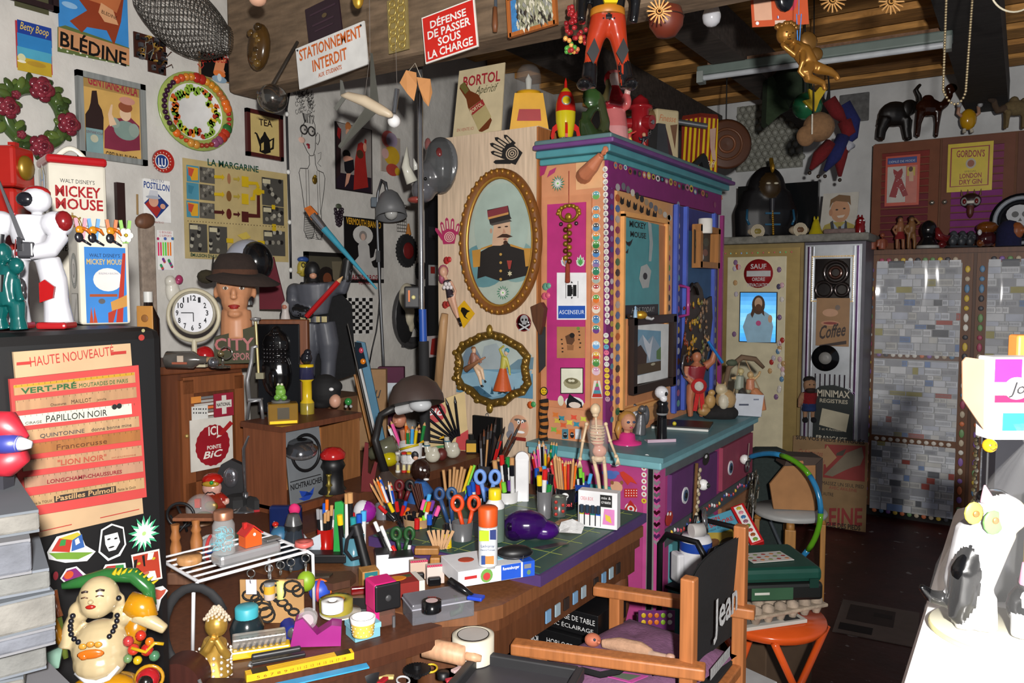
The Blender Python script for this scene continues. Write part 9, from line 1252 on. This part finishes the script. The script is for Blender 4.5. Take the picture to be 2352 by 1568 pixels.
t.pt('cord',t.b().cyl((0,0,40),(10,0,92),1,'8a8478',n=4),M_);t=WL('shell_necklace','string of shells and cord hanging from the near drawer knob','necklace',KB,1600,1140);b=t.b()
for i in range(14):b.ba((6-i*1.2+4*(-1)**i,-4,60-i*9),(6,4,6),['a89a80','8a7a60','b8ac94'][i%3],7)
t.pt('shells',b,A_);t.pt('cord',t.b().tu([(-2,0,78),(-8,0,20),(-14,0,-70),(-24,0,-100)],4,'6a4a28',6),K_);t=WL('scissors','scissors with white lined black handles hanging below the shells','scissors',KB,1590,1210);[t.pt('handle',t.b().rg((x,-4,z),17,4,'141416',20,'y',.7).rg((x,-6,z),12,2,'a8a8a4',20,'y',.65),A_)for x,z in((-14,-6),(16,8))];t.pt('blades',t.b().pm([(-6,-24),(6,-20),(4,-60),(-6,-60)],-5,-2,'8a8a8e'),E_)
wd='a8683a';t=T('director_chair',"wooden director's chair with a black canvas back lettered Jean",'chair',(1.92,.86,0),0);CH=t
def cb(x0,x1,y0,y1,z0,z1,c=wd,bev=.004):return t.b().box(((x0+x1)/2-1.92,(y0+y1)/2-.86,(z0+z1)/2),(x1-x0,y1-y0,z1-z0),c,bev)
for x,xb in((1.635,1.755),(2.09,2.165)):
 d=xb-x;L_=ma.hypot(d,.40)
 t.pt('armrest',t.b().box(((x+xb)/2-1.92,-.03,.645),(.045,L_+.06,.03),wd,.005,rz=ma.degrees(ma.atan2(d,.40))),W_)
 t.pt('back_post',cb(xb-.0,xb+.035,.63,.665,.0,.862 if x<2 else.885),W_);t.pt('front_post',cb(x+.0,x+.035,.98,1.015,.0,.635),W_);t.pt('foot_rail',t.b().box(((x+xb)/2-1.90,-.03,.08),(.03,L_,.035),wd,.004,rz=ma.degrees(ma.atan2(d,.40))),W_)
t.pt('seat_rail',cb(1.66,2.12,.985,1.01,.455,.485),W_);t.pt('seat_rail',cb(1.76,2.19,.635,.66,.455,.485),W_);t.pt('canvas_seat',cb(1.66,2.17,.66,.99,.482,.492,'141416',0),K_)
vs=[];n=10
for i in range(n+1):
 u=i/n;y=-.215+.03*ma.sin(ma.pi*u)
 for j in range(2):vs+=[(-.165+.43*u,y+j*.006,.835+.02*u),(-.165+.43*u,y+.02+j*.006,.53+.03*u)]
fs=[]
for i in range(n):a=i*4;fs+=[(a,a+1,a+5,a+4),(a+6,a+7,a+3,a+2)]
t.pt('canvas_back',t.b().add(vs,fs,'121214',True),K_);t.pt('lettering',t.b().wo('Jean',(.02,-.2185,.66),.20,.085,'c8c8c8',bold=.02).wo('___',(.0,-.2185,.62),.16,.006,'a8a8a8'),K_)
t=T('seat_cushion','mauve buttoned cushion lying on the chair seat','cushion',(1.93,.85,.493),R(-10));b=t.b();n=14;vs=[];fs=[]
for k,z0 in((0,.07),(1,0)):
 for i in range(n+1):
  for j in range(n+1):
   u,v=i/n*2-1,j/n*2-1;e=(1-abs(u)**4)*(1-abs(v)**4);bt=sum(ma.exp(-((u-a)**2+(v-c)**2)*40)for a in(-.4,.4)for c in(-.4,.4));vs.append((u*.225,v*.18,(.04+.044*e-.018*bt)if not k else.04-.038*e))
m=(n+1)**2
for i in range(n):
 for j in range(n):a=i*(n+1)+j;fs+=[(a,a+n+1,a+n+2,a+1),(m+a,m+a+1,m+a+n+2,m+a+n+1)]
b.add(vs,fs,'7a5272',True);t.so(b,K_)
ZS_=.572
O('baby_doll','baby doll in a dotted beige suit lying on the mauve cushion','doll',1420,1500,ZS_,'body',K_,lambda b:(b.tu([(-40,20,10),(0,16,14),(50,8,12),(76,4,8)],[10,16,17,9],'b08a70',12).tu([(70,0,8),(116,-4,6)],[8,6],'a88a78'),b.fuse(2.4,3))[1],'head',A_,lambda b:(b.ba((-62,22,15),(20,17,16),'b86a50',14).ba((-46,8,17),(5,4,4),'b86a50',8),b.fuse(1.8,2))[1],'eye',G_,lambda b:b.ba((-56,8,22),3.4,'2a3a4a',8),'foot',A_,lambda b:b.ba((118,-6,8),(12,9,8),'b08a78',10),yaw=-14)
O('black_strap','loose black strap looped over the cushion','strap',1420,1548,ZS_,'x',K_,lambda b:b.tu([(-84,-6,6),(-40,-14,2),(0,-8,10),(30,4,30),(64,8,34),(84,0,6)],8,'101012',6,flat=.25),yaw=-10);O('sticker_book','pink bordered picture leaflet on the front of the cushion','leaflet',1430,1556,ZS_-.004,'x',A_,lambda b:b.pm([(-56,14),(16,-26),(60,6),(-10,30)],0,2,'b04a90','xy').pm([(-40,12),(12,-16),(44,6),(-8,20)],2,2.4,'5a6a5a','xy'))
for z0,h,x0,y0,w_,l in((.0,.505,2.03,1.165,.27,'tall black clock box marked AURIOL standing on the floor under the desk'),(.506,.072,2.05,1.125,.19,'flat black clock box lettered HORLOGE on top of the tall one')):
 t=T('clock_box',l,'box',(x0,y0,z0),R(-90));t.pt('carton',t.b().box((0,.10,h/2),(w_,.20,h),'0c0c0e',.002),A_);b=t.b()
 if z0:b.wo('HORLOGE DE TABLE',(-.085,-.0012,.04),.17,.016,'c8c8c8').wo('AVEC ÉCLAIRAGE',(-.09,-.0012,.014),.17,.016,'c8c8c8')
 else:b.wo('AURIOL',(-.12,-.0012,.46),.065,.018,'c8c8c8',bold=.02).wo('HORLOGE DE',(-.03,-.0012,.465),.12,.016,'c8c8c8').wo('AVEC',(-.035,-.0012,.44),.05,.016,'c8c8c8').box((.06,-.0008,.42),(.1,.001,.01),'a82a34')
 t.pt('lettering',b,A_)
t=T('white_cloth','pale cloth hanging behind the black boxes against the turquoise panel',K_,(2.70,1.40,.02),R(-90));t.so(t.b().box((0,0,.2),(.26,.02,.40),'b0b0b0',.008),K_)
t=T('drawer_box','grey plastic drawer box with a music note, full of craft bits','box',(1.30,.89,0),R(14));t.pt('body',t.b().box((0,0,.33),(.46,.26,.66),'3a383c',.01),A_);t.pt('rim',t.b().box((0,-.125,.67),(.46,.02,.03),'2a2a2c',.004).box((0,.125,.67),(.46,.02,.03),'2a2a2c',.004).box((-.225,0,.67),(.02,.24,.03),'2a2a2c',.004).box((.225,0,.67),(.02,.24,.03),'2a2a2c',.004),A_);t.pt('sticker',t.b().ba((.20,-.131,.60),(.016,.001,.016),'b86a90',12),A_)
BZ=.662
O('masking_tape','big cream masking tape roll on the grey drawer box','tape',1087,1512,BZ,'tape',A_,lambda b:b.la([(48,0),(48,58),(36,58),(36,0)],'c8c2b0',n=36),'core',A_,lambda b:b.la([(37,58.2),(35,58.2),(35,4)],'a8a4a0',n=32));O('rolling_pin','small pale wooden rolling pin lying on the clutter','rolling pin',1020,1510,BZ+.02,'barrel',W_,lambda b:b.tu([(-50,6,22),(-46,6,22),(46,-10,10),(50,-10,10)],[20,23,23,20],'c89a78',16),'handle',W_,lambda b:b.tu([(50,-10,10),(70,-13,7),(86,-15,5)],[10,11,7],'c89a78',12),'handle',W_,lambda b:b.tu([(-50,6,22),(-70,9,25),(-84,11,27)],[10,11,7],'c89a78',12))
O('toothed_wheel','black plastic toothed cog on a stem','cog',958,1556,BZ,'disc',A_,lambda b:b.pm([((32 if i%2 else 28)*ma.cos(i*.11),(32 if i%2 else 28)*ma.sin(i*.11))for i in range(57)],16,22,'101012','xy'),'hub',A_,lambda b:b.cyl((0,0,0),(0,0,32),9,'141416'));O('small_wheel','little black wheel leaning by the rolling pin','cog',1018,1556,BZ,'x',A_,lambda b:b.la([(14,0),(14,14),(5,16),(0,16)],'101012',n=16))
for i,(px,py,c,l)in enumerate(((888,1558,'c8b070','cream wooden slip in the clutter'),(1040,1564,'a82a3a','red plastic scrap in the clutter'),(1052,1540,'b8a0a0','pinkish printed scrap in the clutter'),(880,1566,'a01f2a','red and white tag in the clutter'),(990,1538,'c8a82a','yellow loop in the clutter'),(926,1566,'c0c0c4','white cord in the clutter'))):O('craft_scrap',l,'scrap',px,py,BZ,'x',A_,(lambda b:b.rg((0,0,4),14,2.4,c,16,'z',1.4))if i>3 else(lambda b:b.box((0,0,4),(34,14,7),c,2)),yaw=i*23)
O('kitchen_scale','dark round ribbed plastic dish beside the drawer box','dish',826,1520,.68,'dish',A_,lambda b:b.la([(70,-26),(72,0),(62,10),(56,6),(0,4)],'1c1c1e',n=32),'studs',A_,lambda b:[b.ba((12*r_*ma.cos(k*.6),12*r_*ma.sin(k*.6),6),3,'55555a',6)for r_ in range(1,5)for k in range(11)]and b);t=T('grey_stand','dark pedestal under the round ribbed dish','stand',(1.36,1.19,0),0);v=onz(826,1520,.68);t.loc=V((v.x,v.y,0));t.so(t.b().la([(.08,0),(.08,.65),(0,.65)],'1a1a1c',n=20),A_)
t=T('black_rack','black tubular rack holding the white and blue canister','rack',(2.82,.98,0),R(-12));b=t.b()
for x in(-.12,.14):t.pt('end_frame',t.b().tu([(x,-.08,0),(x,-.08,.60),(x,-.05,.64),(x,.08,.64),(x,.11,.60),(x,.11,0)],.011,'0e0e10',8),A_)
t.pt('front_frame',t.b().tu([(-.12,-.09,.43),(-.12,-.09,.58),(-.09,-.09,.61),(.11,-.09,.61),(.14,-.09,.58),(.14,-.09,.43)],.011,'0e0e10',8).cyl((-.12,-.09,.53),(.14,-.09,.53),.004,'0e0e10').cyl((-.12,-.09,.48),(.14,-.09,.48),.004,'0e0e10'),A_);t.pt('shelf',t.b().box((.01,.0,.44),(.26,.17,.012),'141416'),A_)
t=T('canister','white canister with blue trim in the black rack, full of tape and tools','canister',(2.80,1.0,.4465),R(-40));t.pt('body',t.b().la([(.058,0),(.062,.10),(.060,.13,'1f3f90'),(.060,.165,'d0d0d4'),(.05,.185),(0,.185)],'d0d0d4',n=24),G_);t.pt('trim',t.b().box((.0,-.061,.09),(.05,.006,.008),'1f3f90').box((.0,-.061,.075),(.05,.006,.008),'1f3f90').box((.01,-.061,.04),(.016,.006,.04),'1f3f90'),G_)
for x in(-.075,.075):t.pt('side_block',t.b().box((x,0,.07),(.03,.06,.11),'d0d0d4',.008),G_)
t=T('tape_roll','white reel of tape on top of the canister','tape',(2.78,.99,.632),R(-50));t.so(t.b().la([(.026,-.024),(.026,.024),(.006,.024)],'c8c4c0',(0,0,.024),20,(1,.2,0)),A_);t=T('tape_roll','silver tape ring leaning on the canister','tape',(2.84,.98,.632),R(-40));t.so(t.b().la([(.045,-.008),(.05,0),(.045,.008),(.04,0),(.045,-.008)],'9a9a9c',(0,0,.046),28,(.8,-.5,.1)),C_)
t=T('sound_book','big picture book MON LIVRE SONORE with a red button strip','book',P(1690,1230,3.05),CY,3.05/F,tilt=(R(-52),R(-20)));t.loc=P(1668,1270,3.0);t.pt('cover',t.b().box((0,0,48),(110,10,100),'4a8aa0',1),A_);ink(t,[('r',-54,-2,54,50,'7a7a2a'),('p',[(-54,50),(-20,62),(20,46),(54,56),(54,30),(-54,30)],'a08a3a'),('e',-24,32,22,12,'5a3a20'),('e',14,22,20,11,'3a3420'),('e',-10,8,24,7,'8a4a24'),('t','MON',-8,84,30,9,'a02a2a',BD),('t','LIVRE SONORE',-46,70,96,11,'a02a2a',BD),('t','Les animaux du monde',-40,61,82,6,'2a4a60')],P_,-5.3);t.pt('button_strip',t.b().box((72,0,48),(32,16,110),'a81418',2).box((72,-8.4,48),(20,1,100),'d0ccc8'),A_);[t.pt('button',t.b().ba((72,-9,4+i*12.5),(6,1.4,5),['6a8a3a','8a4a2a','a83a34','5a7a3a','8a5a6a','3a6a9a','c07a8a','b0a03a'][i],10),G_)for i in range(8)]
t=T('book_pile','low pile of newspapers and cartons under the picture book','pile',(3.02,.82,0),R(-20));t.pt('carton',t.b().box((0,0,.22),(.30,.28,.44),'4a3828',.004),M_);t.pt('papers',t.b().box((.01,0,.46),(.28,.27,.04),'8a847a'),M_)
SG=.46;t=T('folding_stool','orange metal folding stool with crossed legs','stool',(2.63,.68,0),R(-25));t.pt('seat',t.b().la([(.17,SG-.03),(.185,SG-.012),(.18,SG),(0,SG-.006)],'b8481a',n=32),G_)
for y in(-.13,.13):
 for s_ in(-1,1):t.pt('leg',t.b().tu([(s_*.13,y,SG-.02),(0,y*.9,.24),(-s_*.15,y,0)],.012,'b8481a',8),G_)
t=T('newspaper','folded newspaper lying on the orange stool','newspaper',(2.60,.71,SG),R(-40));t.pt('paper',t.b().box((0,0,.006),(.24,.2,.012),'a8a49c',.002),M_);t.pt(P_,t.b().box((-.02,-.03,.0124),(.16,.1,.0006),'6a6864').box((.07,-.07,.0126),(.06,.04,.0006),'2a2a2a'),M_)
t=T('egg_carton','grey cardboard egg tray under the tool case','egg tray',(2.66,.70,SG+.0125),R(-35));b=t.b();b.box((0,0,.03),(.30,.26,.012),'9a8a78',.004)
for i in range(6):
 for j in range(5):b.la([(.012,0),(.022,.03),(.02,.05),(.006,.058)],'948474',(-.125+i*.05,-.1+j*.05,0),8)
t.so(b,'rough')
t=T('tool_case','dark green and black power tool case on the orange stool','case',(2.68,.71,SG+.071),R(-52));t.pt('lower_shell',t.b().box((0,0,.03),(.29,.26,.06),'101211',.012),A_);t.pt('lid',t.b().box((0,0,.085),(.285,.255,.05),'0f3a30',.016),A_);t.pt('label',t.b().box((-.03,-.131,.028),(.14,.002,.04),'2a4a34').box((-.065,-.132,.03),(.05,.002,.008),'b0b0a8'),A_);t.pt('latch',t.b().box((.11,-.131,.06),(.03,.006,.03),'0a2a22'),A_)
t=T('sticker_sheet','white sheet of food stickers on the green case','stickers',(2.66,.70,SG+.183),R(-45));t.pt('sheet',t.b().box((0,0,.001),(.15,.09,.002),'b8b4b0'),A_);[t.pt('sticker',t.b().ba((-.06+(i%5)*.03,-.025+(i//5)*.025,.002),(.009,.007,.0006),['8a2a24','b06a3a','6a7a3a'][i%3],8),A_)for i in range(15)]
t=T('bentwood_stool','white topped stool with pale bent wood legs','stool',(3.98,.94,0),R(-30));t.pt('seat',t.b().la([(.17,.435),(.178,.45),(.17,.462),(0,.462)],'a8a8a6',n=32),A_)
for a in range(4):m=Mx.Rotation(R(45+a*90),4,'Z');t.pt('leg',t.b(m).box((.155,0,.2),(.025,.05,.40),'a8763c',.004).tu([(.155,0,.395),(.145,0,.42),(.10,0,.428)],.02,'a8763c',8),W_)
t=T('cardboard_box','open brown cardboard archive box tipped on the white stool','box',(4.0,.95,.463),CY,4.0/F);t.pt('front',t.b().pm([(-44,4),(52,0),(48,102),(-22,100),(-54,60)],-30,-24,'a07248'),M_);t.pt('side',t.b().pm([(48,0),(62,6),(62,118),(46,102)],-30,40,'3a2e2a'),M_);t.pt('top_flap',t.b().pm([(-22,100),(50,102),(62,118),(-14,122)],-28,30,'4a3c34'),M_);t.pt('hand_hole',t.b().pm([(-10,106),(20,106),(18,112),(-8,112)],-30,-27,'a8744c'),M_)
t=T('hula_hoop','blue and green hula hoop leaning between the dresser end and the white stool','hoop',P(1752,1178,3.85),CY,3.85/F)
A_v=t.inv@(P(1885,1178,3.53)-t.loc)/t.k
for s_ in range(10):t.pt('hoop_band',t.b().tu([A_v*ma.cos(6.2832*(s_+q/6)/10)+V((0,0,138*ma.sin(6.2832*(s_+q/6)/10)))for q in range(7)],6,['2a78a8','5a9a1f'][s_%2],8),G_,None,['blue band','green band'][s_%2])
t=T('grey_bag','dark grey bag and strut behind the dresser end','bag',(4.35,1.15,0),CY);t.pt('bag',t.b().box((0,0,.34),(.24,.2,.68),'2c3634',.06),K_);t.pt('strut',t.b().cyl((-.05,-.14,.36),(.10,-.2,0),.01,'5a6066'),E_)
t=T('floor_mat','pale printed plastic mat lying on the dark red floor','mat',(3.92,.52,0),R(4));t.pt('mat',t.b().box((0,0,.002),(.42,.34,.004),'7a6c64'),M_);t.pt(P_,t.b().box((.06,.03,.0045),(.2,.2,.0006),'4a3e3a').box((-.13,.08,.0046),(.08,.14,.0006),'2a2424').box((.08,-.02,.005),(.05,.08,.0006),'3a3230'),M_)
t=T('halloween_stickers','purple sheet of orange pumpkin stickers by the chair','stickers',P(1508,1420,2.66),CY,2.66/F);t.pt('sheet',t.b().box((0,0,-4),(84,2,46),'5a1f5a'),A_);[t.pt('sticker',t.b().ba((-30+(i%5)*15,-2,8-(i//5)*16),(6,1,6),['b8981a','b8601a','b8601a','7a9a2a','c8c8c8'][i%5],8),A_)for i in range(10)];t.pt('stand',t.b().box((0,14,-60),(84,26,120),'3a2a24'),M_)
t=T('white_carton','grey and white flat carton on the floor under the orange stool','carton',(2.50,.80,0),R(-20));t.pt('carton',t.b().box((0,0,.12),(.22,.3,.24),'8a6238',.003),M_);t.pt('lid',t.b().box((0,0,.26),(.21,.29,.03),'a8a8a8',.003),M_)
FZ_=1.1515;l=onz(2300,1455,FZ_);t=T('cat_ornament','pair of black and white cats on an ivory disc','ornament',l,CY,dep(l)/F);w_,k_='a0a0a2','060607'
t.pt('base',t.b().la([(150,0),(150,6,'a8a070'),(146,10,'b0ac98'),(0,10)],'a8a070',n=40),G_)
b=t.b();b.tu([(-60,20,14),(-66,24,110),(-40,20,220),(-10,10,260)],[40,52,60,46],w_,14).ba((-10,0,280),(54,46,46),w_,14).tu([(-84,0,12),(-86,8,90)],[22,26],w_).tu([(-40,-10,12),(-44,0,90)],[24,28],w_).tu([(-70,0,210),(-92,-6,150),(-94,0,80),(-100,6,30)],[22,34,32,20],k_).ba((-20,20,312),(40,30,22),k_,12).tu([(-100,50,60),(-140,50,70),(-166,46,96)],[20,16,8],k_);b.fuse(6,4);t.pt('cat',b,G_,label='tall white and black standing cat');t.pt('ear',t.b().cyl((-44,0,310),(-52,0,346),16,'b08a98',r2=2),G_)
b=t.b();b.ba((60,-20,70),(60,50,64),k_,14).ba((56,-50,96),(44,36,40),w_,14).ba((60,-36,130),(50,40,34),k_,12).tu([(14,-50,12),(20,-40,60)],[24,24],w_).tu([(60,-60,12),(56,-50,50)],[24,24],w_);b.fuse(6,4);t.pt('cat',b,G_,label='crouching black and white cat');t.pt('ear',t.b().cyl((22,-50,140),(8,-54,186),18,'a06a80',r2=3),G_);t.pt('ear',t.b().cyl((96,-50,140),(108,-54,180),18,'a06a80',r2=3),G_);t.pt('nose',t.b().ba((56,-86,92),7,'b07a80',8),G_)
t.pt('candle',t.b().cyl((96,20,10),(96,20,320),34,'a88a2a',n=16),A_,label='yellowish column beside the cats')
t=T('gift_film','clear film wrapping gathered above the two cats','film',l,CY,dep(l)/F);vs=[];fs=[];n=36;H_=[(160,2),(150,120),(112,260),(60,370),(16,440),(40,480)]
for r_,z in H_:
 for j in range(n):a=6.2832*j/n;q=r_*(1+.07*ma.sin(a*9));vs.append((q*ma.cos(a)+(470-abs(z-470))*.12,q*ma.sin(a),z))
for i in range(len(H_)-1):
 for j in range(n):fs.append((i*n+j,i*n+(j+1)%n,i*n+n+(j+1)%n,i*n+n+j))
t.pt('film',t.b().add(vs,fs,'ffffff',True),'wrap');t.pt('butterfly_tag',t.b().ba((-92,-30,290),(22,4,26),'b0a040',10).ba((-50,-34,270),(24,4,28),'5a9a4a',10).ba((-90,-36,290),(8,3,8),'c0502a',8).ba((-48,-40,276),(8,3,8),'c0502a',8),A_,label='yellow and green butterfly')
FR=V((1.35,-.22,FZ_))
def onf(name,lab,cat,px,py,d,*pp):v=P(px,py,d);q=T(name,lab,cat,V((v.x,v.y,FZ_)),CY,d/F);h=(v.z-FZ_)/q.k;[q.pt(pp[i],pp[i+2](q.b(),h),pp[i+1])for i in range(0,len(pp),3)];return q
onf('juice_box','pink and white carton with its brown flap open, at the right edge','carton',2310,1005,1.0,'carton',A_,lambda b,h:b.box((2,0,h+94),(112,60,188),'c8c8cc',4).box((-20,-31,h+158),(60,2,52),'b02a70').box((2,-31,h+94),(100,2,16),'8a1f4a').box((4,-31,h+42),(64,2,40),'2a8ac0').ba((0,-31,h+118),(34,2,30),'a8a098',16).wo('Jo',(-18,-34,h+106),36,26,'2a2a2e',sh=.3),'flap',M_,lambda b,h:b.pm([(-54,h+20),(-58,h+180),(-100,h+186),(-108,h+176),(-104,h+90)],-4,0,'a0785c'),'pedestal',A_,lambda b,h:b.box((14,10,h/2),(90,50,h-1),'15151a'))
onf('orange_lamp','orange block with a glowing bulb at the right edge above the carton','lamp',2340,828,1.08,'block',A_,lambda b,h:b.box((14,0,h+30),(60,40,60),'c87a3a',6),'bulb','glow',lambda b,h:b.ba((14,-22,h+26),16,'ffd070',12),'post',E_,lambda b,h:b.cyl((24,16,0),(24,16,h),6,'2a2a2c'))
onf('smiley_ball','small yellow smiley ball on a stand below the pink carton','ball',2273,1023,.92,'ball',G_,lambda b,h:b.ba((0,0,h),16,'b8901a',16),'face',A_,lambda b,h:b.ba((-5,-15,h+4),2,'5a4210',6).ba((5,-15,h+4),2,'5a4210',6).tu([(-7,-14,h-4),(0,-16,h-8),(7,-14,h-4)],1.2,'5a4210',5),'post',E_,lambda b,h:b.cyl((0,6,0),(0,6,h-8),3,'3a3a3c'));onf('silver_garland','string of glittering beads hanging beside the right hand carton','garland',2240,1080,1.25,'beads',G_,lambda b,h:[b.ba((3*ma.sin(i*2),0,h+90-i*9),5,['a89a6a','c8c0b0','8a7a5a'][i%3],6)for i in range(20)]and b,'stand',E_,lambda b,h:b.cyl((6,8,0),(6,8,h+96),3,'2a2a2c'));onf('black_speaker','black box standing behind the film wrapping at the right edge','box',2330,1130,1.5,'box',A_,lambda b,h:b.box((20,0,(h+90)/2),(90,60,h+90),'0e0e10',2))
